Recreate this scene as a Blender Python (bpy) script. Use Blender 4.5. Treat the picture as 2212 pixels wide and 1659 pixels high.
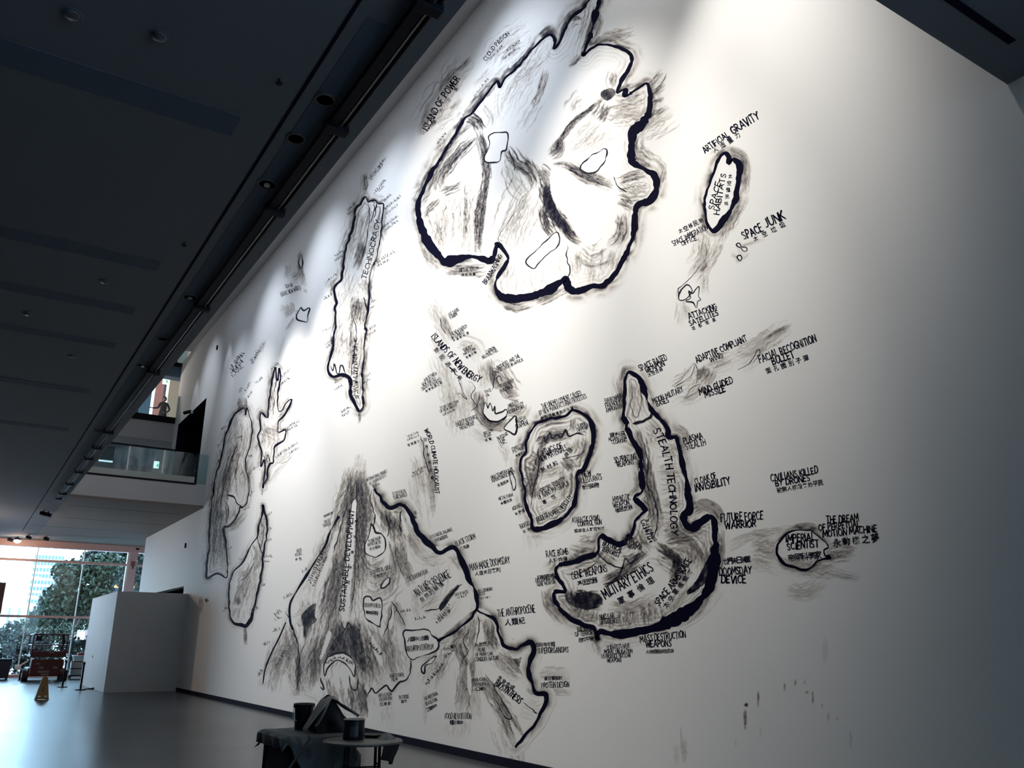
import bpy, bmesh, math, random
import numpy as np
from mathutils import Matrix, Vector

random.seed(7)
RNG = np.random.default_rng(7)
SC = bpy.context.scene
COL = SC.collection
for o in list(bpy.data.objects):
    bpy.data.objects.remove(o, do_unlink=True)

# ------------------------------------------------------------------ camera
W_PX, H_PX, F_PX = 2212.0, 1659.0, 1814.8
CAM_H = 1.6
# rows: camera right, camera down, camera forward, in world axes
# world: x runs along the mural wall, y into the wall, z up
B = np.array([[0.53694507, 0.84358458, 0.00741909],
              [-0.24570594, 0.16479386, -0.95523378],
              [-0.80704311, 0.51108515, 0.29575900]])
cam_data = bpy.data.cameras.new('camera')
cam_data.sensor_fit = 'HORIZONTAL'
cam_data.sensor_width = 36.0
cam_data.lens = 36.0 * F_PX / W_PX
cam_data.clip_start = 0.05
cam_data.clip_end = 600
cam = bpy.data.objects.new('camera', cam_data)
COL.objects.link(cam)
m = Matrix.Identity(4)
for i in range(3):
    m[i][0] = B[0, i]
    m[i][1] = -B[1, i]
    m[i][2] = -B[2, i]
m[2][3] = CAM_H
cam.matrix_world = m
SC.camera = cam

# ------------------------------------------------------------------ exposure
vs = SC.view_settings
vs.view_transform = 'Standard'
vs.look = 'None'
vs.gamma = 1.0
vs.exposure = 0.0
vs.use_curve_mapping = False

# ------------------------------------------------------------------ world (bright overcast sky)
world = bpy.data.worlds.new('overcast_sky')
SC.world = world
world.use_nodes = True
wn = world.node_tree
wn.nodes.clear()
w_out = wn.nodes.new('ShaderNodeOutputWorld')
w_bg = wn.nodes.new('ShaderNodeBackground')
w_bg.inputs['Color'].default_value = (0.46, 0.74, 1.0, 1)
w_bg.inputs['Strength'].default_value = 15.0
wn.links.new(w_bg.outputs[0], w_out.inputs[0])


# ------------------------------------------------------------------ the lamps of the room and added fill
def spot(name, loc, aim, power, angle, blend, col, radius=0.12):
    d = bpy.data.lights.new(name, 'SPOT')
    d.energy = power
    d.spot_size = math.radians(angle)
    d.spot_blend = blend
    d.color = col
    d.shadow_soft_size = radius
    o = bpy.data.objects.new(name, d)
    COL.objects.link(o)
    o.location = loc
    v = Vector(aim) - Vector(loc)
    o.rotation_euler = v.to_track_quat('-Z', 'Y').to_euler()
    return o


WARM = (1.0, 0.965, 0.91)
NEUT = (1.0, 0.985, 0.97)
COOL = (0.78, 0.87, 1.0)
# wall washers and added fill spots under the atrium roof, above the low ceiling
for (lx, ly, ax, az, pw, ang, bl, c) in [
        (-34.6, 5.8, -34.5, 9.4, 70, 40, 0.3, COOL),
        (-32.3, 3.0, -32.3, 11.0, 300, 60, 1.0, COOL),
        (-29.6, 5.8, -29.5, 9.4, 90, 40, 0.3, COOL),
        (-28.0, 3.0, -28.0, 9.0, 420, 62, 1.0, COOL),
        (-25.0, 3.0, -25.0, 6.2, 1700, 56, 1.0, NEUT),
        (-22.0, 3.0, -22.0, 5.6, 4300, 52, 1.0, NEUT),
        (-19.0, 3.0, -19.0, 5.9, 3100, 60, 1.0, NEUT),
        (-16.0, 3.0, -16.0, 5.8, 2500, 60, 1.0, WARM),
        (-13.0, 3.0, -13.0, 5.5, 2500, 62, 1.0, WARM),
        (-10.5, 3.0, -10.5, 4.7, 2000, 42, 1.0, WARM),
        (-8.5, 3.0, -8.5, 4.5, 1750, 38, 1.0, WARM),
        (-8.3, 3.0, -8.3, 6.2, 2800, 52, 1.0, WARM),
        (-5.4, 3.0, -5.4, 7.4, 2400, 36, 1.0, WARM),
        (-6.2, 3.0, -6.2, 5.0, 900, 26, 1.0, WARM),  # from here on: fill spots added where the wall stayed dim
        (-4.4, 3.0, -4.2, 7.0, 650, 32, 1.0, NEUT),
        (-24.5, 3.0, -24.5, 10.2, 620, 74, 1.0, COOL),
        (-20.0, 3.0, -20.0, 10.2, 700, 74, 1.0, COOL),
        (-16.0, 3.0, -16.0, 10.0, 800, 74, 1.0, COOL),
        (-13.2, 3.0, -13.2, 9.6, 850, 76, 1.0, NEUT),
        (-10.8, 3.0, -10.8, 10.2, 900, 74, 1.0, COOL),
        (-6.6, 3.0, -6.6, 10.6, 420, 60, 1.0, NEUT)]:
    spot('wall_washer_and_fill', (lx, ly, 13.1), (ax, 6.67, az), pw, ang, bl, c)
# unseen cool fill added under the atrium roof: dull bluish light from above
rd = bpy.data.lights.new('roof_fill', 'AREA')
rd.shape = 'RECTANGLE'
rd.size = 24
rd.size_y = 1.6
rd.energy = 130
rd.color = (0.72, 0.84, 1.0)
ro = bpy.data.objects.new('roof_fill', rd)
COL.objects.link(ro)
ro.location = (-18, 4.6, 13.55)


def point(name, loc, power, col, radius=0.15):
    d = bpy.data.lights.new(name, 'POINT')
    d.energy = power
    d.color = col
    d.shadow_soft_size = radius
    o = bpy.data.objects.new(name, d)
    COL.objects.link(o)
    o.location = loc
    return o


# lamps on the upper floors
point('gallery_lamp', (-40.4, 4.2, 12.6), 200, (1.0, 0.93, 0.85))
point('gallery_lamp', (-42.5, 3.5, 9.4), 22, (0.85, 0.95, 1.0))
point('side_hall_lamp', (-37.0, -1.5, 4.6), 420, (1.0, 0.74, 0.52), 0.2)
# the one lit spotlight by the window
point('window_spot_lamp', (-44.4, 1.72, 5.6), 50, (1.0, 0.72, 0.5), 0.1)
# ------------------------------------------------------------------ helpers
WY = 6.67          # plane of the mural wall
CEIL = 6.1         # low ceiling


def ray(x, y):
    return B.T @ np.array([x - W_PX / 2, y - H_PX / 2, F_PX])


def on_z(x, y, z):
    r = ray(x, y)
    t = (z - CAM_H) / r[2]
    return Vector((r[0] * t, r[1] * t, z))


def on_x(x, y, X):
    r = ray(x, y)
    t = X / r[0]
    return Vector((X, r[1] * t, CAM_H + r[2] * t))


def to_wall(px):
    """photo pixels (N,2) -> points on the mural wall (N,2): x along, z up"""
    px = np.asarray(px, float)
    c = np.concatenate([px - [W_PX / 2, H_PX / 2], np.full((len(px), 1), F_PX)], 1)
    r = c @ B
    t = WY / r[:, 1]
    return np.stack([r[:, 0] * t, CAM_H + r[:, 2] * t], 1)


def tag(o, label=None, cat=None, group=None, kind=None):
    if label:
        o['label'] = label
    if cat:
        o['category'] = cat
    if group:
        o['group'] = group
    if kind:
        o['kind'] = kind
    return o


def empty(name, loc, label, cat, group=None, rz=0.0):
    o = bpy.data.objects.new(name, None)
    COL.objects.link(o)
    o.location = loc
    o.rotation_euler = (0, 0, rz)
    o.empty_display_size = 0.1
    return tag(o, label, cat, group)


def copy_tree(o, parent=None):
    c = o.copy()
    COL.objects.link(c)
    c.parent = parent
    for ch in list(o.children):
        copy_tree(ch, c)
    return c


class MB:
    """collects simple shapes into one mesh"""

    def __init__(s):
        s.v = []
        s.f = []

    def add(s, vs_, fs_):
        n = len(s.v)
        s.v += [tuple(v) for v in vs_]
        s.f += [tuple(i + n for i in f) for f in fs_]
        return s

    def box(s, x0, x1, y0, y1, z0, z1, rot=None, piv=None):
        vs_ = [Vector((x, y, z)) for z in (z0, z1) for y in (y0, y1) for x in (x0, x1)]
        if rot is not None:
            p = Vector(piv) if piv else Vector(((x0 + x1) / 2, (y0 + y1) / 2, (z0 + z1) / 2))
            vs_ = [p + rot @ (v - p) for v in vs_]
        return s.add(vs_, [(0, 2, 3, 1), (4, 5, 7, 6), (0, 1, 5, 4), (2, 6, 7, 3), (0, 4, 6, 2), (1, 3, 7, 5)])

    def tube(s, pts, r, n=8, cap=True):
        pts = [Vector(p) for p in pts]
        rs = r if isinstance(r, (list, tuple)) else [r] * len(pts)
        base = len(s.v)
        up = Vector((0, 0, 1))
        for i, p in enumerate(pts):
            d = (pts[min(i + 1, len(pts) - 1)] - pts[max(i - 1, 0)]).normalized()
            a = d.cross(up)
            if a.length < 1e-3:
                a = d.cross(Vector((1, 0, 0)))
            a.normalize()
            b = d.cross(a).normalized()
            for k in range(n):
                t = 2 * math.pi * k / n
                s.v.append(tuple(p + (a * math.cos(t) + b * math.sin(t)) * rs[i]))
        for i in range(len(pts) - 1):
            for k in range(n):
                k2 = (k + 1) % n
                s.f.append((base + i * n + k, base + i * n + k2, base + (i + 1) * n + k2, base + (i + 1) * n + k))
        if cap:
            s.f.append(tuple(base + k for k in reversed(range(n))))
            s.f.append(tuple(base + (len(pts) - 1) * n + k for k in range(n)))
        return s

    def lathe(s, prof, n=24, c=(0, 0, 0)):
        base = len(s.v)
        for (r, z) in prof:
            for k in range(n):
                t = 2 * math.pi * k / n
                s.v.append((c[0] + r * math.cos(t), c[1] + r * math.sin(t), c[2] + z))
        for i in range(len(prof) - 1):
            for k in range(n):
                k2 = (k + 1) % n
                s.f.append((base + i * n + k, base + i * n + k2, base + (i + 1) * n + k2, base + (i + 1) * n + k))
        s.f.append(tuple(base + k for k in reversed(range(n))))
        s.f.append(tuple(base + (len(prof) - 1) * n + k for k in range(n)))
        return s

    def prism(s, poly, axis, a, b):
        """poly of 2d points extruded along an axis from a to b"""
        def p3(u, w, t):
            return {'x': (t, u, w), 'y': (u, t, w), 'z': (u, w, t)}[axis]
        n = len(poly)
        vs_ = [p3(u, w, a) for u, w in poly] + [p3(u, w, b) for u, w in poly]
        fs_ = [tuple(range(n)), tuple(reversed(range(n, 2 * n)))]
        fs_ += [(i, i + n, (i + 1) % n + n, (i + 1) % n) for i in range(n)]
        return s.add(vs_, fs_)

    def build(s, name, mat, parent=None, smooth=False, bevel=0.0):
        me = bpy.data.meshes.new(name)
        me.from_pydata(s.v, [], s.f)
        bm = bmesh.new()
        bm.from_mesh(me)
        bmesh.ops.recalc_face_normals(bm, faces=bm.faces)
        bm.to_mesh(me)
        bm.free()
        if mat:
            me.materials.append(mat)
        if smooth:
            me.polygons.foreach_set('use_smooth', [True] * len(me.polygons))
            try:
                me.set_sharp_from_angle(angle=math.radians(40))
            except Exception:
                pass
        o = bpy.data.objects.new(name, me)
        COL.objects.link(o)
        if parent:
            o.parent = parent
        if bevel:
            bv = o.modifiers.new('bevel', 'BEVEL')
            bv.width = bevel
            bv.segments = 2
            bv.limit_method = 'ANGLE'
        return o


def struct(name, mb, mat, **k):
    o = mb.build(name, mat, **k)
    o['kind'] = 'structure'
    return o


# ------------------------------------------------------------------ materials
def mat(name, col, rough=0.6, metal=0.0, var=0.0, scale=4.0, bump=0.0, spec=0.5, emit=None, estr=0.0, stretch=None,
        detail=4.0, rvar=0.0):
    m_ = bpy.data.materials.new(name)
    m_.use_nodes = True
    nt = m_.node_tree
    p = nt.nodes['Principled BSDF']
    p.inputs['Base Color'].default_value = (*col, 1)
    p.inputs['Roughness'].default_value = rough
    p.inputs['Metallic'].default_value = metal
    p.inputs['Specular IOR Level'].default_value = spec
    if emit:
        p.inputs['Emission Color'].default_value = (*emit, 1)
        p.inputs['Emission Strength'].default_value = estr
    if var or bump or rvar:
        tc = nt.nodes.new('ShaderNodeTexCoord')
        mp = nt.nodes.new('ShaderNodeMapping')
        if stretch:
            mp.inputs['Scale'].default_value = stretch
        nz = nt.nodes.new('ShaderNodeTexNoise')
        nz.inputs['Scale'].default_value = scale
        nz.inputs['Detail'].default_value = detail
        nt.links.new(tc.outputs['Object'], mp.inputs[0])
        nt.links.new(mp.outputs[0], nz.inputs['Vector'])
        if var:
            mx = nt.nodes.new('ShaderNodeMix')
            mx.data_type = 'RGBA'
            mx.inputs['A'].default_value = (*[max(0, c * (1 - var)) for c in col], 1)
            mx.inputs['B'].default_value = (*[min(1, c * (1 + var)) for c in col], 1)
            nt.links.new(nz.outputs['Fac'], mx.inputs['Factor'])
            nt.links.new(mx.outputs['Result'], p.inputs['Base Color'])
        if bump:
            bp = nt.nodes.new('ShaderNodeBump')
            bp.inputs['Strength'].default_value = bump
            bp.inputs['Distance'].default_value = 0.02
            nt.links.new(nz.outputs['Fac'], bp.inputs['Height'])
            nt.links.new(bp.outputs[0], p.inputs['Normal'])
        if rvar:
            mr = nt.nodes.new('ShaderNodeMapRange')
            mr.inputs['To Min'].default_value = max(0.02, rough - rvar)
            mr.inputs['To Max'].default_value = min(1, rough + rvar)
            nt.links.new(nz.outputs['Fac'], mr.inputs['Value'])
            nt.links.new(mr.outputs[0], p.inputs['Roughness'])
    return m_


WALL_COL = (0.80, 0.79, 0.77)
M = {}
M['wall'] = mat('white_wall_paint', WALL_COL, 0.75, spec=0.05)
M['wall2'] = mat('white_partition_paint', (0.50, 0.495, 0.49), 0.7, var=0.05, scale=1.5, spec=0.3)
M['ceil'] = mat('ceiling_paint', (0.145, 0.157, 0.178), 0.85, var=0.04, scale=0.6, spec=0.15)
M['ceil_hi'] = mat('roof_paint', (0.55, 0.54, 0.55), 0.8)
M['band'] = mat('ceiling_panel_paint', (0.085, 0.11, 0.145), 0.85, var=0.05, scale=1, spec=0.15)  # also colours the painted shadow band beside the track
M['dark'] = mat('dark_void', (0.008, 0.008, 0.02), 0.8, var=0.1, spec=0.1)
M['groove'] = mat('groove_shadow', (0.006, 0.006, 0.02), 0.9, var=0.1, spec=0.05)
M['floor'] = mat('polished_concrete', (0.036, 0.038, 0.042), 0.25, var=0.16, scale=0.5, detail=2, rvar=0.03, spec=0.36)
M['base'] = mat('baseboard_black', (0.010, 0.010, 0.020), 0.85, var=0.2, scale=3, spec=0.05)
M['black'] = mat('black_metal', (0.008, 0.008, 0.014), 0.6, var=0.2, scale=12, spec=0.15)
M['steel'] = mat('brushed_steel', (0.45, 0.44, 0.42), 0.35, metal=0.9, var=0.1, scale=20)
M['pink'] = mat('salmon_painted_steel', (0.66, 0.43, 0.40), 0.5, var=0.05, scale=2)
M['whitefr'] = mat('white_frame', (0.8, 0.82, 0.85), 0.4, var=0.04)
M['atrium'] = mat('atrium_wall_grey', (0.22, 0.22, 0.23), 0.8, var=0.04)
M['matte'] = mat('matte_black', (0.007, 0.007, 0.012), 0.9, var=0.2, scale=8, spec=0.03)
M['ceil_far'] = mat('ceiling_warm_glow', (0.23, 0.195, 0.165), 0.85, var=0.04, scale=0.6, spec=0.15)  # warm lamp glow over the far ceiling is mixed into this colour
M['slab'] = mat('balcony_plaster', (0.55, 0.53, 0.53), 0.8, var=0.04, scale=1)


def glass(name, tint=(0.965, 0.985, 0.99), refl=0.12):
    m_ = bpy.data.materials.new(name)
    m_.use_nodes = True
    nt = m_.node_tree
    nt.nodes.clear()
    out = nt.nodes.new('ShaderNodeOutputMaterial')
    mix = nt.nodes.new('ShaderNodeMixShader')
    tr = nt.nodes.new('ShaderNodeBsdfTransparent')
    tr.inputs[0].default_value = (*tint, 1)
    gl = nt.nodes.new('ShaderNodeBsdfGlossy')
    gl.inputs['Roughness'].default_value = 0.03
    gl.inputs['Color'].default_value = (0.9, 0.95, 1, 1)
    fr = nt.nodes.new('ShaderNodeFresnel')
    fr.inputs['IOR'].default_value = 1.45
    nt.links.new(fr.outputs[0], mix.inputs[0])
    nt.links.new(tr.outputs[0], mix.inputs[1])
    nt.links.new(gl.outputs[0], mix.inputs[2])
    nt.links.new(mix.outputs[0], out.inputs[0])
    return m_


M['glass'] = glass('window_glass')
M['railglass'] = glass('guard_glass', (0.72, 0.86, 0.88))

# ================================================================== the setting
XW = -46.0      # far window wall
# floor
struct('floor', MB().box(-47, 8, -16, 9, -0.3, 0.0), M['floor'])
# mural wall with two dark openings (ground floor behind the partition, second floor by the balcony)
wm = MB()
xs = [-41.6, -38.3, -37.4, -32.4, 4.0]
holes = [(-37.4, -32.4, 0.0, 3.5), (-37.4, -32.4, 6.95, 10.54)]
zs = [0.0, 3.5, 6.95, 10.54, 13.6]
for i in range(len(xs) - 1):
    for j in range(len(zs) - 1):
        x0, x1, z0, z1 = xs[i], xs[i + 1], zs[j], zs[j + 1]
        if any(x0 >= h[0] - 1e-6 and x1 <= h[1] + 1e-6 and z0 >= h[2] - 1e-6 and z1 <= h[3] + 1e-6 for h in holes):
            continue
        if x1 <= -38.3 and z0 >= 6.9:
            continue
        wm.box(x0, x1, WY, WY + 0.3, z0, z1)
struct('wall_right', wm, M['wall'])
# dark rooms behind the openings
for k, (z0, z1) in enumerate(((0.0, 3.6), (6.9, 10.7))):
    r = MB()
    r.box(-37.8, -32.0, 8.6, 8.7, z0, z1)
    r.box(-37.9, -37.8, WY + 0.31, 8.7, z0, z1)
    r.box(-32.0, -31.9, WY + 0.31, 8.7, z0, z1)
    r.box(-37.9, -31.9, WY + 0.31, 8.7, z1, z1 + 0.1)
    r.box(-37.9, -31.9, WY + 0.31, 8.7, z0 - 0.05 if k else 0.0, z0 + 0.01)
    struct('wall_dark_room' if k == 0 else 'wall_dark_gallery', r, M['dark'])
struct('trim_opening_shade', MB().box(-37.405, -37.385, WY + 0.001, WY + 0.32, 6.95, 10.54).box(-37.4, -32.4, WY + 0.001, WY + 0.32, 10.53, 10.545), M['dark'])  # added dark lining stands in for shade on the jamb and head reveals
struct('baseboard_right', MB().box(-32.0, 4.0, WY - 0.03, WY, 0.0, 0.11), M['base'])

# low ceiling around the atrium opening (x -30.8 .. -2.83, y 2.4 .. wall)
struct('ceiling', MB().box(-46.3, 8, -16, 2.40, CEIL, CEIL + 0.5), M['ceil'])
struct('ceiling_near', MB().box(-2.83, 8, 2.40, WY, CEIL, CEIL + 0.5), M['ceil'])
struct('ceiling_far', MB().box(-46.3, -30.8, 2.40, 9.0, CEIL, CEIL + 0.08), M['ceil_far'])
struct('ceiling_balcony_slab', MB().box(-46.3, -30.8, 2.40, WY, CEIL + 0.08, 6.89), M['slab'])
# upper walls round the atrium
struct('wall_atrium_left', MB().box(-30.8, -2.83, 2.2, 2.40, CEIL + 0.5, 13.6), M['atrium'])
struct('wall_atrium_near', MB().box(-2.93, -2.83, 2.4, WY, CEIL + 0.5, 13.6), M['atrium'])
struct('ceiling_roof', MB().box(-36.4, -2.83, 2.2, WY, 13.6, 13.9), M['ceil_hi'])
struct('wall_roof_upstand', MB().box(-36.5, -36.4, 2.0, 9.0, 13.6, 17.0), M['ceil_hi'])
struct('wall_upper_left', MB().box(-46.3, -30.8, 2.0, 2.2, 6.89, 17.0), M['slab'])
struct('ceiling_top', MB().box(-46.3, -36.4, 2.0, 9.0, 17.0, 17.2), M['ceil_hi'])
# third floor set back at x=-38.3
struct('ceiling_third_slab', MB().box(-46.3, -38.3, 2.2, 9.0, 9.95, 10.76), M['slab'])
struct('trim_third_edge', MB().box(-38.36, -38.24, 2.2, WY + 0.3, 10.76, 11.03), M['black'])
struct('floor_third', MB().box(-46.3, -38.36, 2.2, 9.0, 10.76, 11.0), M['slab'])
struct('ceiling_fourth_slab', MB().box(-39.1, -38.5, 2.2, 9.0, 12.95, 13.5), mat('fourth_edge_blue_lit', (0.10, 0.16, 0.24), 0.6, var=0.1))  # bluish light on this slab edge is put into its colour
struct('trim_fourth_edge', MB().box(-38.6, -38.44, 2.2, WY + 0.1, 13.45, 13.62), M['black'])
# walls closing the building out of view
struct('wall_daylight_block', MB().box(-46.4, -46.2, -16, -5.3, 0, 5.8), M['wall2'])  # unseen stretch made solid to keep window daylight off the mural wall
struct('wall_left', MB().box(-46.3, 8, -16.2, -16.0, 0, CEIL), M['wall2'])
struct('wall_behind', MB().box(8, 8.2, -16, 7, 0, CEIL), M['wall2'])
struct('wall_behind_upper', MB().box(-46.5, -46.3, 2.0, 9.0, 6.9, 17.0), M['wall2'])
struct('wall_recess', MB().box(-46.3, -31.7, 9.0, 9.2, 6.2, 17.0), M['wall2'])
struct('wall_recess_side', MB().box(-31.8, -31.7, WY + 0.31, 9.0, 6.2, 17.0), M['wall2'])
# the return of the wall beyond its end
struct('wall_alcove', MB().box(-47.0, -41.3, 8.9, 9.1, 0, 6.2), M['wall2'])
struct('wall_end_return', MB().box(-41.6, -41.3, WY + 0.3, 9.0, 0, 6.2), M['wall'])

# L-shaped partition standing in front of the ground floor opening
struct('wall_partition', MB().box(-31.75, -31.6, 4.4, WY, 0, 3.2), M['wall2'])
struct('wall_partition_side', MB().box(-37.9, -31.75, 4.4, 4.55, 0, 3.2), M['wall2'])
g = MB()
for y in (5.15, 5.9):
    g.box(-31.602, -31.597, y - 0.003, y + 0.003, 0, 3.2)
struct('trim_partition_seam', g, mat('partition_seam', (0.42, 0.41, 0.40), 0.8, var=0.1))

# ------------------------------------------------------------------ ceiling details
# long groove beside the track
struct('trim_ceiling_groove', MB().box(-42.0, -1.5, 1.725, 1.755, CEIL - 0.004, CEIL + 0.01), M['groove'])
struct('trim_near_groove', MB().box(-2.56, -2.50, 2.5, 6.18, CEIL - 0.004, CEIL + 0.01), M['groove'])
g = MB()
for x, y0, y1 in ((-32.9, 2.66, 6.3), (-36.4, 2.66, 6.5), (-39.6, 1.9, 6.5), (-42.6, -6, 6.6)):
    g.box(x - 0.03, x + 0.03, y0, y1, CEIL - 0.004, CEIL + 0.01)
struct('trim_far_grooves', g, mat('ceiling_joint', (0.07, 0.06, 0.06), 0.8, var=0.1))
# recessed darker panels running across the ceiling
for x0, x1 in ((-4.35, -3.95), (-7.15, -6.78), (-10.7, -10.38), (-12.46, -12.16), (-14.2, -13.93), (-17.3, -17.0), (-20.9, -20.6)):
    p_ = MB().box(x0, x1, -9.0, 1.41, CEIL - 0.006, CEIL + 0.01).build('ceiling_panel', M['band'])
    tag(p_, kind='structure')
    p_.name = 'trim_ceiling_panel'
# shadow band between groove and track, laid on as a darker strip
struct('trim_track_shadow', MB().box(-30.2, -5.0, 1.86, 2.02, CEIL - 0.003, CEIL + 0.01), M['band'])

# track with conduit and clamps
tr = empty('lighting_track', (0, 0, 0), 'long black lighting track with a pale conduit under the low ceiling edge', 'light track')
MB().box(-31.0, -2.9, 2.075, 2.15, CEIL - 0.07, CEIL - 0.005).build('rail', M['black'], tr)
MB().tube([(-31.0, 2.185, CEIL - 0.045), (-2.9, 2.185, CEIL - 0.045)], 0.011, 8).build('conduit', mat('dull_conduit', (0.20, 0.19, 0.17), 0.5, metal=0.5, var=0.1), tr)
MB().tube([(-31.0, 2.235, CEIL - 0.03), (-2.9, 2.235, CEIL - 0.03)], 0.020, 8).build('cable_pipe', M['black'], tr)
for x in (-4.6, -6.42, -8.22, -11.5, -15.0, -20.2, -22.1, -23.6, -25.7, -27.9, -29.9):
    MB().box(x - 0.05, x + 0.05, 2.05, 2.27, CEIL - 0.10, CEIL - 0.002).build('clamp', M['black'], tr, bevel=0.008)
MB().box(-31.15, -31.0, 2.06, 2.24, CEIL - 0.10, CEIL - 0.01).build('end_box', M['black'], tr, bevel=0.01)

# recessed downlights between groove and track
M['lens'] = mat('downlight_reflector', (0.55, 0.55, 0.55), 0.15, metal=0.9, var=0.1)
M['ring'] = mat('downlight_ring', (0.07, 0.07, 0.075), 0.5, var=0.1)


def downlight(x, y, r, label, lens=True, grp='recessed downlights in the low ceiling'):
    e = empty('downlight', (x, y, CEIL), label, 'downlight', grp)
    MB().lathe([(r * 1.2, -0.012), (r * 1.25, -0.002), (r, 0.0), (r * 0.96, -0.012)], 20).build('trim_ring', M['ring'], e, smooth=True)
    MB().lathe([(r * 0.98, -0.006), (r * 0.5, -0.003)], 20).build('reflector', M['lens'] if lens else M['groove'], e)
    if lens:
        MB().lathe([(r * 0.35, -0.03), (r * 0.42, -0.004)], 12).build('lamp', M['steel'], e)


ORD = ('first', 'second', 'third', 'fourth', 'fifth', 'sixth', 'seventh')
for k, (x, y, lens) in enumerate(((-20.4, 1.96, 0), (-14.88, 1.96, 1), (-13.28, 1.98, 0), (-11.33, 1.96, 1), (-7.81, 1.95, 1), (-6.85, 1.93, 0), (-6.14, 1.95, 0))):
    downlight(x, y, 0.085 if lens else 0.075, '%s recessed downlight along the track counted from the balcony, %s' % (ORD[k], 'with bright reflector' if lens else 'dark'), bool(lens))
for k, (x, y) in enumerate(((-15.0, 0.9), (-13.25, 0.13), (-11.4, 0.9), (-6.08, 0.58), (-6.19, -0.02))):
    e = empty('smoke_detector', (x, y, CEIL), '%s small disc detector on the open low ceiling counted from the window wall' % ORD[k], 'detector', 'ceiling detectors')
    MB().lathe([(0.03, -0.035), (0.055, -0.02), (0.06, 0)], 16).build('body', M['ring'], e, smooth=True)
    MB().lathe([(0.07, -0.006), (0.075, 0)], 16).build('base', M['band'], e)
for x, y, l_ in ((-6.09, 1.53, 'tiny sprinkler head beside the ceiling groove, farther from the balcony'), (-9.67, 1.53, 'tiny sprinkler head beside the ceiling groove, nearer the balcony')):
    e = empty('sprinkler', (x, y, CEIL), l_, 'sprinkler', 'ceiling sprinklers')
    MB().tube([(0, 0, 0), (0, 0, -0.04)], 0.010, 8).build('stem', M['black'], e)
    MB().lathe([(0.03, -0.043), (0.03, -0.038)], 12).build('deflector', M['black'], e)
# little spotlights near the window, one of them on
for k, (x, y, lit) in enumerate(((-44.5, 1.72, 1), (-44.9, 1.45, 0), (-43.4, 2.09, 0), (-43.5, 2.8, 0), (-34.7, 2.0, 0), (-34.9, 2.17, 0))):
    e = empty('ceiling_spotlight', (x, y, CEIL),
              'lit little spotlight under the ceiling by the window' if lit else 'small dark spotlight head near the lit spotlight by the window' if x < -40 else 'small dark spotlight head beyond the end of the lighting track',
              'spotlight', None if lit else 'dark heads by the window' if x < -40 else 'pair of dark heads beyond the track')
    MB().tube([(0, 0, 0), (0, 0, -0.10)], 0.02, 8).build('stem', M['black'], e)
    MB().tube([(-0.02, -0.10, -0.10), (0.05, 0.10, -0.16)], 0.07, 12).build('can', M['black'], e)
    if lit:
        MB().lathe([(0.02, -0.30), (0.13, -0.25), (0.15, -0.19), (0.10, -0.15), (0.03, -0.13)], 16).build('lamp_globe', mat('lit_lamp', (1, 0.95, 0.85), 0.4, emit=(1, 0.93, 0.8), estr=9.0), e, smooth=True)

# ------------------------------------------------------------------ balcony guard rail (second floor)
gr = empty('glass_guard_rail', (-30.8, 4.5, 6.89), 'second floor glass balcony guard with slim black handrail', 'railing')


def loc_build(mb, name, m_, parent, **k):
    o = mb.build(name, m_, parent, **k)
    o.matrix_parent_inverse = parent.matrix_world.inverted()
    return o


bpy.context.view_layer.update()
X0 = -30.8
ys = [2.42, 4.03, 5.16, 6.26]
for a, b in zip(ys[:-1], ys[1:]):
    loc_build(MB().box(X0 - 0.03, X0 - 0.015, a + 0.02, b - 0.02, 6.93, 8.0), 'glass_panel', M['railglass'], gr)
loc_build(MB().box(X0 - 0.03, X0 - 0.015, 6.30, 6.66, 6.93, 8.0), 'glass_panel', M['railglass'], gr)
loc_build(MB().box(X0 - 0.05, X0 + 0.005, 2.42, 5.55, 8.0, 8.06), 'handrail', M['black'], gr)
loc_build(MB().box(X0 - 0.05, X0 + 0.01, 2.42, 6.28, 6.88, 6.95), 'base_channel', M['black'], gr)
for y in (4.03, 5.16):
    loc_build(MB().box(X0 - 0.035, X0 - 0.01, y - 0.02, y + 0.02, 6.93, 8.0), 'post', M['steel'], gr)
loc_build(MB().box(X0 - 0.035, X0 - 0.01, 6.25, 6.29, 6.9, 8.0), 'post', M['black'], gr)
loc_build(MB().box(X0 - 0.012, X0 - 0.008, 2.42, 6.26, 6.95, 7.16), 'frosted_band', mat('frosted_band', (0.45, 0.47, 0.43), 0.6, var=0.05), gr)

# things seen on the second floor, behind the guard
struct('wall_second_back', MB().box(-45.0, -44.8, 2.2, 9, 6.89, 9.95), mat('second_floor_wall', (0.46, 0.40, 0.42), 0.8, var=0.08, scale=0.7))
struct('wall_second_glowing_slot', MB().box(-44.79, -44.7, 7.25, 7.55, 7.0, 9.3), mat('lit_slot', (0.8, 0.9, 0.95), 0.5, emit=(0.75, 0.92, 1.0), estr=0.9))


def exit_sign(loc, w, h, label, drop):
    e = empty('exit_sign', loc, label, 'exit sign')
    MB().box(-0.03, 0.03, -w / 2, w / 2, -h / 2, h / 2).build('sign_box', mat('exit_sign_face', (0.8, 1.0, 0.9), 0.4, emit=(0.85, 1.0, 0.93), estr=1.3), e)
    MB().box(0.031, 0.036, w * 0.05, w * 0.42, -h * 0.32, h * 0.12).build('green_panel', mat('exit_green', (0.2, 0.8, 0.5), 0.4, emit=(0.3, 0.9, 0.6), estr=0.6), e)
    MB().tube([(0, 0, h / 2), (0, 0, h / 2 + drop)], 0.012, 6).build('hanger', M['black'], e)
    return e


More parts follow.
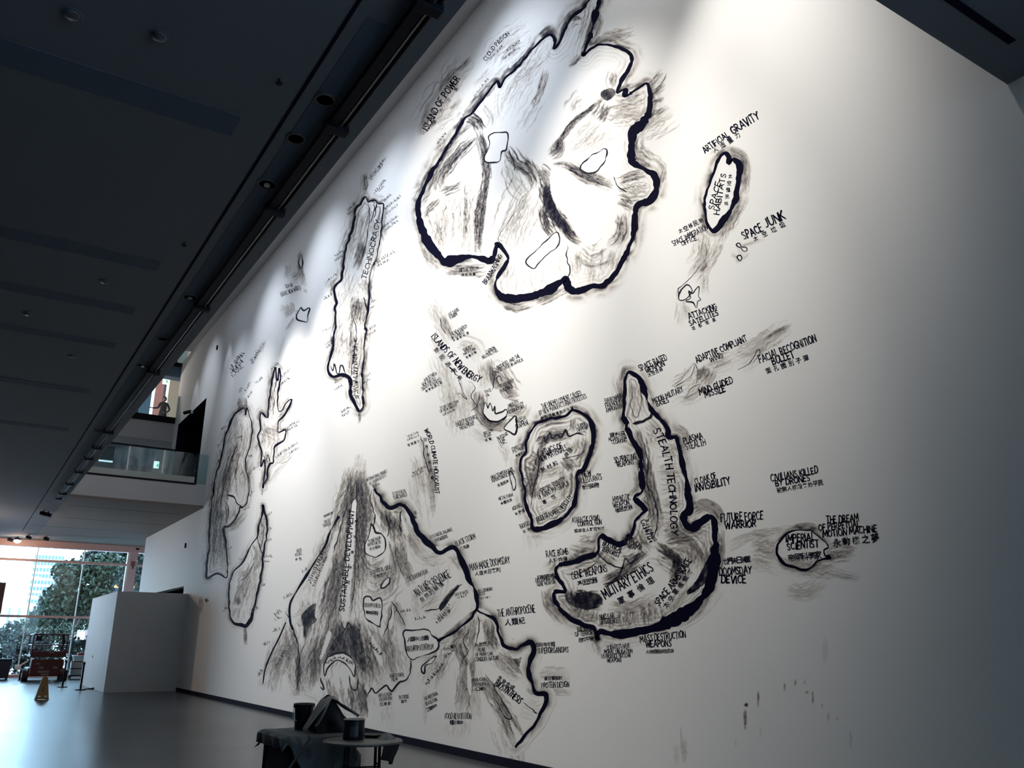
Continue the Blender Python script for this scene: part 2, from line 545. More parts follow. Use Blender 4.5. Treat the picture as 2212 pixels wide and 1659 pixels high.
exit_sign((-41.0, 6.58, 9.38), 0.22, 0.32, 'lit white exit sign hanging behind the second floor glass guard', 0.41)
exit_sign((-39.6, 6.27, 13.02), 0.24, 0.32, 'lit white exit sign hanging above the person on the third floor', 1.82)
# second-floor strip light and camera
e = empty('strip_light', (-41.0, 4.45, 9.3), 'short lit strip light on the second floor ceiling', 'light')
MB().box(-0.05, 0.05, -0.28, 0.28, -0.03, 0.03).build('tube', mat('strip_lamp', (0.9, 0.95, 1), 0.4, emit=(0.8, 0.92, 1), estr=1.2), e)
MB().box(-0.06, 0.06, -0.30, 0.30, 0.03, 0.65).build('housing', M['slab'], e)
# third floor back: coloured panels between light slots
for nm, y0, y1, c, em in (('wall_third_blue', 2.2, 6.40, (0.10, 0.22, 0.34), 0), ('wall_third_slot', 6.40, 6.54, (0.7, 0.9, 1.0), 1.2),
                          ('wall_third_pink', 6.54, 6.94, (0.75, 0.42, 0.40), 0), ('wall_third_grey', 6.94, 7.05, (0.16, 0.20, 0.26), 0),
                          ('wall_third_bright', 7.05, 7.17, (0.9, 0.95, 1.0), 1.1), ('wall_third_cream', 7.17, 9.0, (0.72, 0.68, 0.56), 0)):
    struct(nm, MB().box(-44.2, -44.0, y0, y1, 11.0, 15.0), mat(nm + '_paint', c, 0.7, var=0.03, emit=c if em else None, estr=em))
struct('ceiling_third', MB().box(-46.3, -39.1, 2.2, 9.0, 15.0, 15.2), M['slab'])
g3 = empty('third_floor_guard', (-38.5, 4.5, 11.0), 'clear frameless glass guard along the third floor edge', 'railing')
bpy.context.view_layer.update()
loc_build(MB().box(-38.31, -38.30, 2.4, 6.64, 11.03, 12.05), 'glass_panel', M['glass'], g3)
loc_build(MB().box(-38.33, -38.29, 5.08, 5.12, 11.03, 11.16), 'clip', M['black'], g3)
g4 = empty('fourth_floor_guard', (-38.5, 4.5, 13.6), 'blue tinted glass guard above the dark top floor edge', 'railing')
bpy.context.view_layer.update()
loc_build(MB().box(-38.52, -38.5, 2.4, 6.45, 13.62, 14.7), 'glass_panel', M['railglass'], g4)
loc_build(MB().box(-38.52, -38.5, 6.48, WY + 0.2, 13.62, 14.7), 'glass_panel', M['railglass'], g4)
loc_build(MB().box(-38.54, -38.49, 6.45, 6.48, 13.62, 14.7), 'post', M['black'], g4)
# security camera and fixings on the wall
e = empty('security_camera', (-34.6, WY, 10.45), 'small dark security camera above the black gallery opening', 'camera')
MB().box(-0.05, 0.05, -0.10, -0.005, -0.05, 0.05).build('bracket', M['whitefr'], e)
MB().tube([(0.02, -0.10, 0.02), (-0.22, -0.30, -0.02)], 0.07, 10).build('body', M['black'], e)
for x, z in ((-31.5, 12.3), (-32.9, 4.98)):
    e = empty('wall_fixing', (x, WY, z), 'small dark fixing on the white wall' + (' near the balcony' if z > 10 else ' above the partition'), 'fixing')
    MB().box(-0.04, 0.04, -0.05, -0.002, -0.09, 0.09).build('body', M['black'], e, bevel=0.01)

# ------------------------------------------------------------------ window wall
struct('trim_window_head', MB().box(XW - 0.2, XW + 0.25, -16, 9.0, 5.80, CEIL), M['pink'])
struct('trim_window_sill', MB().box(XW - 0.15, XW + 0.15, -16, 9.0, 0, 0.12), M['pink'])
struct('trim_column', MB().box(XW - 0.1, XW + 0.25, 6.72, 7.06, 0, 5.8), M['pink'])
struct('trim_column_edge', MB().box(XW - 0.1, XW + 0.12, 6.62, 6.72, 0, 5.8), M['whitefr'])
struct('trim_transom_high', MB().box(XW - 0.05, XW + 0.08, -5.3, 9.0, 5.14, 5.25), M['pink'])
struct('trim_transom_low', MB().box(XW - 0.05, XW + 0.08, -5.3, 9.0, 2.61, 2.71), M['pink'])
mull = [-15.3 + 2.0 * k for k in range(11)][5:] + [8.9]
for k in range(len(mull)):
    struct('trim_mullion', MB().box(XW - 0.04, XW + 0.04, mull[k] - 0.025, mull[k] + 0.025, 0.1, 5.8), M['whitefr'])
n_w = 0
for a, b in zip(mull[:-1], mull[1:]):
    for z0, z1 in ((0.12, 2.61), (2.71, 5.14), (5.25, 5.8)):
        n_w += 1
        struct('window_%d' % n_w, MB().box(XW - 0.01, XW + 0.01, a + 0.025, b - 0.025, z0, z1), M['glass'])
e = empty('junction_box', (XW + 0.25, 6.88, 5.25), 'small brown box fixed to the salmon column', 'box')
MB().box(0, 0.12, -0.09, 0.09, -0.12, 0.12).build('box', mat('brown_box', (0.25, 0.08, 0.06), 0.6, var=0.1), e, bevel=0.01)
MB().box(0, 0.08, -0.03, 0.05, -0.24, -0.12).build('bracket', M['ring'], e)
e = empty('ceiling_sensor', (XW + 0.26, 7.0, 5.98), 'little dark sensor on the salmon window beam', 'sensor')
MB().lathe([(0.03, -0.05), (0.08, -0.02), (0.09, 0.03)], 12).build('dome', M['black'], e, smooth=True)

# ================================================================== the mural: ink drawn on the wall
CELL = 1.6     # size of one ink cell, in photo pixels, laid on the wall


def ink_material():
    m_ = bpy.data.materials.new('ink_wash')
    m_.use_nodes = True
    nt = m_.node_tree
    p = nt.nodes['Principled BSDF']
    p.inputs['Roughness'].default_value = 0.75
    p.inputs['Specular IOR Level'].default_value = 0.05
    at = nt.nodes.new('ShaderNodeAttribute')
    at.attribute_name = 'ink'
    geo = nt.nodes.new('ShaderNodeNewGeometry')
    nz = nt.nodes.new('ShaderNodeTexNoise')
    nz.inputs['Scale'].default_value = 9.0
    nz.inputs['Detail'].default_value = 6.0
    nz.inputs['Roughness'].default_value = 0.65
    nt.links.new(geo.outputs['Position'], nz.inputs['Vector'])
    mr = nt.nodes.new('ShaderNodeMapRange')
    mr.inputs['From Min'].default_value = 0.25
    mr.inputs['From Max'].default_value = 0.75
    mr.inputs['To Min'].default_value = 0.7
    mr.inputs['To Max'].default_value = 1.25
    nt.links.new(nz.outputs['Fac'], mr.inputs['Value'])
    mu = nt.nodes.new('ShaderNodeMath')
    mu.operation = 'MULTIPLY'
    nt.links.new(at.outputs['Fac'], mu.inputs[0])
    nt.links.new(mr.outputs[0], mu.inputs[1])
    cr = nt.nodes.new('ShaderNodeValToRGB')
    el = cr.color_ramp.elements
    el[0].position, el[0].color = 0.0, (*WALL_COL, 1)
    el[1].position, el[1].color = 1.0, (0.003, 0.003, 0.014, 1)
    for pos, c in ((0.22, (0.52, 0.49, 0.455)), (0.5, (0.20, 0.185, 0.175)), (0.78, (0.045, 0.042, 0.05))):
        x = el.new(pos)
        x.color = (*c, 1)
    nt.links.new(mu.outputs[0], cr.inputs['Fac'])
    nt.links.new(cr.outputs['Color'], p.inputs['Base Color'])
    return m_


M['wash'] = ink_material()
M['ink'] = mat('black_ink', (0.0022, 0.0022, 0.013), 0.8, var=0.3, scale=20, spec=0.03)
M['ink_soft'] = mat('soft_black_ink', (0.016, 0.015, 0.024), 0.8, var=0.5, scale=25, spec=0.05)
M['ink_grey'] = mat('grey_ink', (0.10, 0.095, 0.10), 0.8, var=0.5, scale=20, spec=0.05)


def smooth_line(pts, step, closed=False):
    """Catmull-Rom through pts, resampled"""
    p = np.asarray(pts, float)
    n = len(p)
    if n == 2 and not closed:
        k = max(2, int(np.hypot(*(p[1] - p[0])) / step) + 1)
        t = np.linspace(0, 1, k)[:, None]
        return p[0] * (1 - t) + p[1] * t
    if closed:
        q = np.concatenate([p[-1:], p, p[:2]])
    else:
        q = np.concatenate([2 * p[:1] - p[1:2], p, 2 * p[-1:] - p[-2:-1]])
    out = []
    for i in range(1, len(q) - 2):
        a, b, c, d = q[i - 1], q[i], q[i + 1], q[i + 2]
        k = max(1, int(np.hypot(*(c - b)) / step))
        t = np.linspace(0, 1, k, endpoint=False)[:, None]
        out.append(0.5 * (2 * b + (c - a) * t + (2 * a - 5 * b + 4 * c - d) * t ** 2 + (3 * b - a - 3 * c + d) * t ** 3))
    out = np.concatenate(out)
    return out if closed else np.concatenate([out, p[-1:]])


def wobble(n, scale, amp, rng, closed=False):
    k = max(2, int(n / scale) + 2)
    r = rng.normal(0, amp, k)
    if closed:
        r[-1] = r[0]
    return np.interp(np.linspace(0, k - 1, n), np.arange(k), r)


def normals(p, closed=False):
    if closed:
        d = np.roll(p, -1, 0) - np.roll(p, 1, 0)
    else:
        d = np.gradient(p, axis=0)
    l = np.hypot(d[:, 0], d[:, 1])[:, None]
    d = d / np.maximum(l, 1e-6)
    return np.stack([d[:, 1], -d[:, 0]], 1)     # "up" side of a line read left to right


def in_poly(px, py, poly):
    r = np.zeros(px.shape, bool)
    n = len(poly)
    for i in range(n):
        x0, y0 = poly[i]
        x1, y1 = poly[(i + 1) % n]
        if y0 == y1:
            continue
        c = ((y0 > py) != (y1 > py)) & (px < (x1 - x0) * (py - y0) / (y1 - y0) + x0)
        r ^= c
    return r


def vnoise(shape, cells, rng):
    """smooth value noise on a grid"""
    h, w = shape
    gh, gw = max(2, int(h / cells) + 2), max(2, int(w / cells) + 2)
    g = rng.random((gh, gw))
    yy = np.linspace(0, gh - 1.001, h)
    xx = np.linspace(0, gw - 1.001, w)
    y0 = yy.astype(int)
    x0 = xx.astype(int)
    fy = (yy - y0)[:, None]
    fx = (xx - x0)[None]
    fy = fy * fy * (3 - 2 * fy)
    fx = fx * fx * (3 - 2 * fx)
    a = g[y0][:, x0]
    b = g[y0][:, x0 + 1]
    c = g[y0 + 1][:, x0]
    d = g[y0 + 1][:, x0 + 1]
    return a * (1 - fy) * (1 - fx) + b * (1 - fy) * fx + c * fy * (1 - fx) + d * fy * fx


class Canvas:
    def __init__(s, x0, y0, x1, y1, rng):
        s.x0, s.y0 = x0, y0
        s.nx = int((x1 - x0) / CELL) + 2
        s.ny = int((y1 - y0) / CELL) + 2
        s.D = np.zeros((s.ny, s.nx))
        s.X, s.Y = np.meshgrid(x0 + np.arange(s.nx) * CELL, y0 + np.arange(s.ny) * CELL)
        s.rng = rng

    def stamp(s, P, Wd, A):
        """P (N,2) px, Wd half widths px, A strengths: soft round dabs, joined by maximum"""
        L = np.zeros(s.nx * s.ny)
        R = int(math.ceil((Wd.max() + 1.5) / CELL))
        gx = (P[:, 0] - s.x0) / CELL
        gy = (P[:, 1] - s.y0) / CELL
        ix = np.rint(gx).astype(int)
        iy = np.rint(gy).astype(int)
        for oy in range(-R, R + 1):
            for ox in range(-R, R + 1):
                jx = ix + ox
                jy = iy + oy
                d = np.hypot((jx - gx) * CELL, (jy - gy) * CELL)
                v = A * np.clip((Wd + 1.2 - d) / 1.8, 0, 1)
                k = (v > 0.003) & (jx >= 0) & (jx < s.nx) & (jy >= 0) & (jy < s.ny)
                if k.any():
                    np.maximum.at(L, jy[k] * s.nx + jx[k], v[k])
        s.D = 1 - (1 - s.D) * (1 - L.reshape(s.ny, s.nx))

    def bundle(s, pts, n, spread, w, a, taper=True):
        """n dry-brush strands following a guide line (all in px)"""
        g = smooth_line(pts, 1.3)
        N = normals(g)
        m_ = len(g)
        r = s.rng
        PP, WW, AA = [], [], []
        for _ in range(n):
            t0, t1 = sorted(r.uniform(0, 1, 2))
            t0, t1 = t0 * 0.45, 1 - (1 - t1) * 0.45
            i0, i1 = int(t0 * (m_ - 1)), int(t1 * (m_ - 1)) + 1
            if i1 - i0 < 3:
                continue
            q = g[i0:i1] + N[i0:i1] * (r.normal(0, spread * 0.5) + wobble(i1 - i0, 9, min(spread * 0.12, 2.2), r))[:, None]
            k = len(q)
            t = np.linspace(0, 1, k)
            tp = np.minimum(1, np.minimum(t * 6, (1 - t) * 3) + 0.15) if taper else np.ones(k)
            ww = w * 0.5 * r.uniform(0.4, 1.3) * tp * (0.8 + 0.2 * wobble(k, 6, 1, r))
            PP.append(q)
            WW.append(np.maximum(ww, 0.2))
            AA.append(np.clip(a * r.uniform(0.35, 1.25) * (0.75 + 0.25 * tp) * (1 + wobble(k, 5, 0.25, r)), 0, 1))
        if PP:
            s.stamp(np.concatenate(PP), np.concatenate(WW), np.concatenate(AA))

    def fill(s, poly, a, soft=True):
        k = in_poly(s.X, s.Y, poly)
        nz = 0.6 + 0.8 * vnoise(s.D.shape, 6, s.rng) if soft else 1
        s.D = np.where(k, 1 - (1 - s.D) * (1 - np.clip(a * nz, 0, 1)), s.D)

    def clear(s, poly):
        s.D[in_poly(s.X, s.Y, poly)] = 0

    def dist(s, line, reach):
        """distance to a densely sampled line, limited to reach"""
        d = np.full(s.D.shape, reach * 1.0)
        for i in range(0, len(line), 6):
            seg = line[i:i + 6]
            lo = seg.min(0) - reach
            hi = seg.max(0) + reach
            a0 = max(0, int((lo[0] - s.x0) / CELL))
            a1 = min(s.nx, int((hi[0] - s.x0) / CELL) + 2)
            b0 = max(0, int((lo[1] - s.y0) / CELL))
            b1 = min(s.ny, int((hi[1] - s.y0) / CELL) + 2)
            if a1 <= a0 or b1 <= b0:
                continue
            X, Y = s.X[b0:b1, a0:a1], s.Y[b0:b1, a0:a1]
            sub = d[b0:b1, a0:a1]
            for q in seg[::2]:
                np.minimum(sub, np.hypot(X - q[0], Y - q[1]), out=sub)
        return d

    def mesh(s, name, parent, off, matl=None):
        D = s.D
        keep = np.maximum.reduce([D[:-1, :-1], D[1:, :-1], D[:-1, 1:], D[1:, 1:]]) > 0.02
        if not keep.any():
            return None
        idx = np.full(D.shape, -1)
        used = np.zeros(D.shape, bool)
        for a, b in ((0, 0), (1, 0), (0, 1), (1, 1)):
            used[a:a + keep.shape[0], b:b + keep.shape[1]] |= keep
        idx[used] = np.arange(used.sum())
        wv = to_wall(np.stack([s.X[used], s.Y[used]], 1))
        # stay on the mural wall
        V = np.stack([wv[:, 0], np.full(len(wv), WY - off), np.clip(wv[:, 1], 0.115, 13.59)], 1)
        jy, jx = np.nonzero(keep)
        Q = np.stack([idx[jy, jx], idx[jy, jx + 1], idx[jy + 1, jx + 1], idx[jy + 1, jx]], 1)
        me = bpy.data.meshes.new(name)
        me.vertices.add(len(V))
        me.vertices.foreach_set('co', V.ravel())
        me.loops.add(Q.size)
        me.loops.foreach_set('vertex_index', Q[:, ::-1].ravel())
        me.polygons.add(len(Q))
        me.polygons.foreach_set('loop_start', np.arange(len(Q)) * 4)
        me.polygons.foreach_set('loop_total', np.full(len(Q), 4))
        at = me.attributes.new('ink', 'FLOAT', 'POINT')
        at.data.foreach_set('value', D[used].astype(np.float32))
        me.update()
        me.validate()
        me.materials.append(matl or M['wash'])
        o = bpy.data.objects.new(name, me)
        COL.objects.link(o)
        if parent:
            o.parent = parent
            o.matrix_parent_inverse = parent.matrix_world.inverted()
        return o


class Flat:
    """px-space faces laid flat on the wall, joined to one mesh"""

    def __init__(s):
        s.v = []
        s.f = []
        s.n = 0

    def ribbon(s, p, hw, closed=False, shift=0.0):
        N = normals(p, closed)
        hw = np.broadcast_to(np.asarray(hw, float), (len(p),))[:, None]
        a = p + N * (hw + shift)
        b = p - N * (hw - shift)
        k = len(p)
        s.v.append(np.concatenate([a, b]))
        for i in range(k if closed else k - 1):
            j = (i + 1) % k
            s.f.append((s.n + i, s.n + j, s.n + k + j, s.n + k + i))
        s.n += 2 * k

    def raw(s, v, f):
        s.v.append(np.asarray(v, float))
        for q in f:
            s.f.append(tuple(i + s.n for i in q))
        s.n += len(v)

    def build(s, name, parent, off, matl):
        if not s.v:
            return None
        wv = to_wall(np.concatenate(s.v))
        V = np.stack([wv[:, 0], np.full(len(wv), WY - off), np.clip(wv[:, 1], 0.115, 13.59)], 1)
        me = bpy.data.meshes.new(name)
        me.from_pydata(V.tolist(), [], s.f)
        me.materials.append(matl)
        o = bpy.data.objects.new(name, me)
        COL.objects.link(o)
        if parent:
            o.parent = parent
            o.matrix_parent_inverse = parent.matrix_world.inverted()
        return o


# ------------------------------------------------------------------ hand lettering (stroke alphabet, unit box, y up)
LET = {
    'A': (0.8, ['0,0 .4,1', '.4,1 .8,0', '.14,.35 .66,.33']), 'B': (0.62, ['0,0 0,1', '0,1 .4,.98 .52,.8 .4,.58 0,.52', '.05,.53 .5,.45 .6,.22 .45,.02 0,0']),
    'C': (0.66, ['.62,.88 .35,1 .08,.78 0,.45 .1,.12 .35,0 .62,.14']), 'D': (0.68, ['0,0 .02,1', '0,1 .4,.95 .66,.6 .6,.2 .35,.02 0,0']),
    'E': (0.55, ['0,0 0,1', '0,1 .53,1', '0,.52 .44,.53', '0,0 .55,.02']), 'F': (0.52, ['0,0 0,1', '0,1 .52,1', '0,.52 .42,.53']),
    'G': (0.7, ['.62,.88 .36,1 .08,.78 0,.42 .14,.08 .42,0 .66,.18 .66,.45', '.38,.45 .7,.45']), 'H': (0.66, ['0,0 0,1', '.64,0 .66,1', '0,.5 .65,.52']),
    'I': (0.12, ['.06,0 .06,1']), 'J': (0.45, ['.42,1 .42,.22 .26,0 .05,.1']), 'K': (0.62, ['0,0 0,1', '.58,1 .04,.45', '.16,.56 .62,0']),
    'L': (0.5, ['0,1 0,0', '0,0 .5,.03']), 'M': (0.88, ['0,0 .08,1', '.08,1 .44,.3', '.44,.3 .8,1', '.8,1 .88,0']),
    'N': (0.68, ['0,0 .02,1', '.02,1 .64,0', '.64,0 .68,1']), 'O': (0.74, ['.37,1 .1,.85 0,.5 .1,.14 .37,0 .64,.14 .74,.5 .64,.86 .37,1']),
    'P': (0.58, ['0,0 0,1', '0,1 .42,.97 .56,.76 .42,.52 0,.46']), 'R': (0.62, ['0,0 0,1', '0,1 .42,.97 .55,.76 .4,.54 0,.48', '.2,.5 .62,0']),
    'S': (0.56, ['.52,.88 .3,1 .06,.86 .1,.62 .44,.42 .54,.2 .34,0 .02,.12']), 'T': (0.64, ['.32,0 .32,1', '0,1 .64,1']),
    'U': (0.66, ['0,1 .02,.25 .2,.02 .46,.02 .64,.25 .66,1']), 'V': (0.7, ['0,1 .34,0', '.34,0 .7,1']), 'W': (0.98, ['0,1 .22,0', '.22,0 .5,.8', '.5,.8 .74,0', '.74,0 .98,1']),
    'X': (0.64, ['0,0 .62,1', '.02,1 .64,0']), 'Y': (0.66, ['0,1 .32,.5', '.66,1 .32,.5 .28,0']), 'Z': (0.6, ['.02,1 .58,1', '.58,1 0,0', '0,0 .6,.02']),
    'Q': (0.74, ['.37,1 .1,.85 0,.5 .1,.14 .37,0 .64,.14 .74,.5 .64,.86 .37,1', '.45,.25 .8,-.1']),
    '3': (0.5, ['.02,.9 .3,1 .46,.78 .2,.54', '.2,.54 .5,.42 .46,.12 .2,0 0,.1']), '-': (0.4, ['.04,.48 .36,.5']), "'": (0.1, ['.06,1 .03,.78']),
}
LET = {k: (w, [np.array([[float(c) for c in q.split(',')] for q in st.split()]) for st in ss]) for k, (w, ss) in LET.items()}

_glyphs = {}
_tc = bpy.data.curves.new('glyph_source', 'FONT')
_to = bpy.data.objects.new('glyph_source', _tc)
COL.objects.link(_to)
_tc.dimensions = '2D'
_tc.fill_mode = 'FRONT'
_tc.resolution_u = 2
_tc.offset = 0.012


def glyph(ch):
    """outline faces of one Chinese character in a unit box"""
    if ch not in _glyphs:
        _tc.body = ch
        dg = bpy.context.evaluated_depsgraph_get()
        dg.update()
        ev = _to.evaluated_get(dg)
        me = ev.to_mesh()
        v = np.array([(q.co.x, q.co.y) for q in me.vertices]) if len(me.vertices) else np.zeros((0, 2))
        f = [tuple(p.vertices) for p in me.polygons]
        ev.to_mesh_clear()
        if len(v):
            v = (v - (v.min(0) + v.max(0)) / 2) / max(0.01, (v.max(0) - v.min(0)).max())
        _glyphs[ch] = (v, f)
    return _glyphs[ch]


def write(flat, text, path, h, rng, weight=0.175):
    """hand letters along a px path; text fills the path"""
    g = smooth_line(path, 1.0)
    d = np.concatenate([[0], np.cumsum(np.hypot(*np.diff(g, axis=0).T))])
    L = d[-1]
    adv = []
    for ch in text:
        adv.append(0.42 if ch == ' ' else LET[ch][0] + 0.20 if ch in LET else 0.5)
    tot = sum(adv) - 0.20
    sx = L / tot
    NN = normals(g)
    u = 0.0
    for ch, a in zip(text, adv):
        if ch in LET:
            sc = rng.uniform(0.92, 1.08)
            sl = rng.uniform(-0.10, 0.10)
            dy = rng.normal(0, 0.03)
            for st in LET[ch][1]:
                q = st.copy()
                if len(q) > 2:
                    q = smooth_line(q, 0.16)
                q = q + rng.normal(0, 0.012, q.shape)
                uu = (u + q[:, 0] + sl * q[:, 1]) * sx
                vv = (q[:, 1] * sc + dy) * h
                uc = np.clip(uu, 0, L)
                bx = np.interp(uc, d, g[:, 0])
                by = np.interp(uc, d, g[:, 1])
                # one up-direction for each letter keeps its strokes straight
                um = min(max((u + a / 2) * sx, 0), L)
                i = min(int(np.searchsorted(d, um)), len(g) - 1)
                n = NN[i]
                t = np.array([-n[1], n[0]])
                P = np.stack([bx, by], 1) + n * vv[:, None] + t * (uu - uc)[:, None]
                k = len(P)
                hw = weight * 0.5 * min(h, sx * 1.3) * rng.uniform(0.85, 1.2) * np.linspace(1.12, 0.8, k)
                # extend the ends a touch
                P[0] -= (P[1] - P[0]) / max(1e-6, np.hypot(*(P[1] - P[0]))) * hw[0] * 0.6
                P[-1] += (P[-1] - P[-2]) / max(1e-6, np.hypot(*(P[-1] - P[-2]))) * hw[-1] * 0.6
                flat.ribbon(P, hw)
        u += a


def hanzi(flat, text, p0, p1, size, rng, rot=None):
    """Chinese characters centred between p0 and p1"""
    n = len(text)
    p0, p1 = np.array(p0, float), np.array(p1, float)
    d = p1 - p0
    l = np.hypot(*d)
    if rot is None:
        ang = math.atan2(d[1], d[0]) if l > 1 and abs(d[0]) > abs(d[1]) * 0.6 else 0.0
    else:
        ang = rot
    for i, ch in enumerate(text):
        c = p0 + d * (i / max(1, n - 1))
        v, f = glyph(ch)
        if not len(v):
            continue
        a = ang + rng.normal(0, 0.06)
        sz = size * rng.uniform(0.88, 1.12)
        ca, sa = math.cos(a), math.sin(a)
        x = v[:, 0] * sz * 0.92
        y = -v[:, 1] * sz
        flat.raw(np.stack([c[0] + x * ca - y * sa, c[1] + x * sa + y * ca], 1), f)


def scribble(flat, p0, p1, h, rng, n=None):
    """a line of writing too far away to read: short upright brush ticks"""
    p0, p1 = np.array(p0, float), np.array(p1, float)
    d = p1 - p0
    l = np.hypot(*d)
    t = d / max(l, 1e-6)
    u = np.array([t[1], -t[0]])
    n = n or max(3, int(l / (h * 0.55)))
    for i in range(n):
        c = p0 + d * ((i + 0.5) / n)
        w = l / n
        for k in range(rng.integers(2, 4)):
            a = c + t * rng.uniform(-0.4, 0.4) * w + u * rng.uniform(0, 0.35) * h
            if rng.random() < 0.35:
                b = a + t * w * rng.uniform(0.3, 0.7) + u * rng.uniform(-0.1, 0.1) * h
            else:
                b = a + u * h * rng.uniform(0.5, 0.95) + t * w * rng.uniform(-0.2, 0.2)
            flat.ribbon(np.array([a, b]), h * 0.075)


class Z:
    """coordinates read off an enlarged crop of the photograph"""

    def __init__(s, ox, oy, sc):
        s.o = np.array([ox, oy], float)
        s.s = sc

    def __call__(s, pts):
        return s.o + np.asarray(pts, float) / s.s


N_ISLAND = [0]
WASH = 0.72    # overall strength of the dry-brush strands


def island(name, label, z, outline=None, ow=5, bias=(1, 1, 0.5), halo=None, ripple=None, bundles=(), fills=(), clears=(), lines=(),
           islets=(), hatch=(), captions=(), closed=True, pad=26, heavy=(), seed=None, wobble_amp=1.3, cat='ink island', soft=False, wash=1.0):
    """one ink-drawn island of the mural. Coordinates in crop px (see Z); widths in photo px."""
    N_ISLAND[0] += 1
    k = N_ISLAND[0]
    rng = np.random.default_rng(1000 + (seed if seed is not None else k))
    off = 0.0004 + 0.00003 * k
    allp = []
    for q in ([outline] if outline else []) + [b[0] for b in bundles] + [f[0] for f in fills] + [l[0] for l in lines] + list(clears) + list(islets):
        allp.append(z(q))
    P = np.concatenate(allp)
    lo, hi = P.min(0) - pad, P.max(0) + pad
    c = to_wall([(P.min(0) + P.max(0)) / 2])[0]
    root = empty(name, (c[0], WY, c[1]), label, cat, 'islands of the ink wall drawing')
    bpy.context.view_layer.update()
    cv = Canvas(lo[0], lo[1], hi[0], hi[1], rng)
    ol = None
    if outline:
        ol = smooth_line(z(outline), 2.0, closed)
        N = normals(ol, closed)
        ol = ol + N * wobble(len(ol), 5, wobble_amp * 0.6, rng, closed)[:, None]
        inside = in_poly(cv.X, cv.Y, ol)
        if halo:
            sig, al = halo
            d = cv.dist(ol, sig * 3)
            nz = vnoise(cv.D.shape, 14, rng)
            n2 = vnoise(cv.D.shape, 4, rng)
            rings = 0.62 + 0.38 * np.cos(d / sig * 5.2 + nz * 7)
            hv = al * np.exp(-(d / sig) ** 2 * 0.9) * (0.25 + 1.2 * nz) * rings * (0.75 + 0.5 * n2)
            cv.D = np.where(inside, 0, np.clip(hv, 0, 1))
        if ripple:
            sig, al, wl = ripple
            d = cv.dist(ol, sig * 2.5)
            nz = vnoise(cv.D.shape, 12, rng)
            rv = al * np.exp(-(d / sig) ** 2) * (0.3 + 1.1 * nz) * np.clip(0.5 + 0.8 * np.cos(d / wl * 6.28 + nz * 6), 0, 1)
            cv.D = np.where(inside, np.clip(rv, 0, 1), cv.D)
    for q in fills:
        cv.fill(smooth_line(z(q[0]), 2.0, True), q[1])
    for q in bundles:
        cv.bundle(z(q[0]), int(q[1]), q[2] / z.s, q[3] * 0.8, q[4] * WASH * wash)
    for (s0, s1, ln, al, n, inward) in hatch:
        # strands across the outline, between two fractions of its length
        m_ = len(ol)
        N = normals(ol, closed)
        mid = ol.mean(0)
        for _ in range(n):
            i = int(rng.uniform(s0, s1) * m_) % m_
            dv = N[i] * (1 if np.dot(N[i], mid - ol[i]) > 0 else -1)
            if not inward:
                dv = -dv
            t = np.array([-dv[1], dv[0]])
            L = ln * rng.uniform(0.35, 1.1)
            b = ol[i] + dv * L + t * L * rng.normal(0, 0.12)
            cv.bundle([ol[i], (ol[i] + b) / 2 + t * L * rng.normal(0, 0.06), b], 1, 0.3, rng.uniform(1.0, 2.6), al)
    for q in clears:
        cv.clear(smooth_line(z(q), 2.0, True))
    for q in islets:
        p = smooth_line(z(q), 2.0, True)
        cv.clear(p)
    cv.mesh('ink_wash', root, off)
    fl = Flat()
    if outline and ow:
        N = normals(ol, closed)
        m_ = len(ol)
        mid = ol.mean(0)
        outw = N * np.where(((ol - mid) * N).sum(1) > 0, 1, -1)[:, None]
        b = np.array(bias[:2], float)
        b /= max(1e-6, np.hypot(*b))
        dirv = (outw @ b)
        hw = 0.5 * ow * (1 + bias[2] * dirv) * (1 + wobble(m_, 12, 0.22, rng, closed)) * (1 + wobble(m_, 3, 0.10, rng, closed))
        for (s0, s1, fac) in heavy:
            i0, i1 = int(s0 * m_), int(s1 * m_)
            t = np.linspace(0, math.pi, max(2, i1 - i0))
            hw[i0:i1] *= 1 + (fac - 1) * np.sin(t)[:i1 - i0]
        hw = np.maximum(hw, 0.45)
        if not closed:
            t = np.linspace(0, 1, m_)
            hw *= np.minimum(1, np.minimum(t, 1 - t) * 12 + 0.2)
        fl.ribbon(ol, hw, closed)
        fl.build('outline', root, off + 0.0003, M['ink_soft'] if soft else M['ink'])
    fi = Flat()
    for q in lines:
        p = smooth_line(z(q[0]), 2.0)
        p = p + normals(p) * wobble(len(p), 4, 0.9, rng)[:, None]
        t = np.linspace(0, 1, len(p))
        fi.ribbon(p, q[1] * 0.5 * np.minimum(1, np.minimum(t, 1 - t) * 8 + 0.25) * (1 + wobble(len(p), 6, 0.3, rng)))
    for q in islets:
        p = smooth_line(z(q), 2.0, True)
        p = p + normals(p, True) * wobble(len(p), 4, 0.8, rng, True)[:, None]
        fi.ribbon(p, np.abs(1.1 * (1 + wobble(len(p), 6, 0.4, rng, True))) + 0.25, True)
    fb = fi.build('contour_lines', root, off + 0.0002, M['ink_soft'])
    if fb:
        fb['kind'] = 'stuff'
    for cp in captions:
        caption(cp, root, 0.0020, rng)
    return root


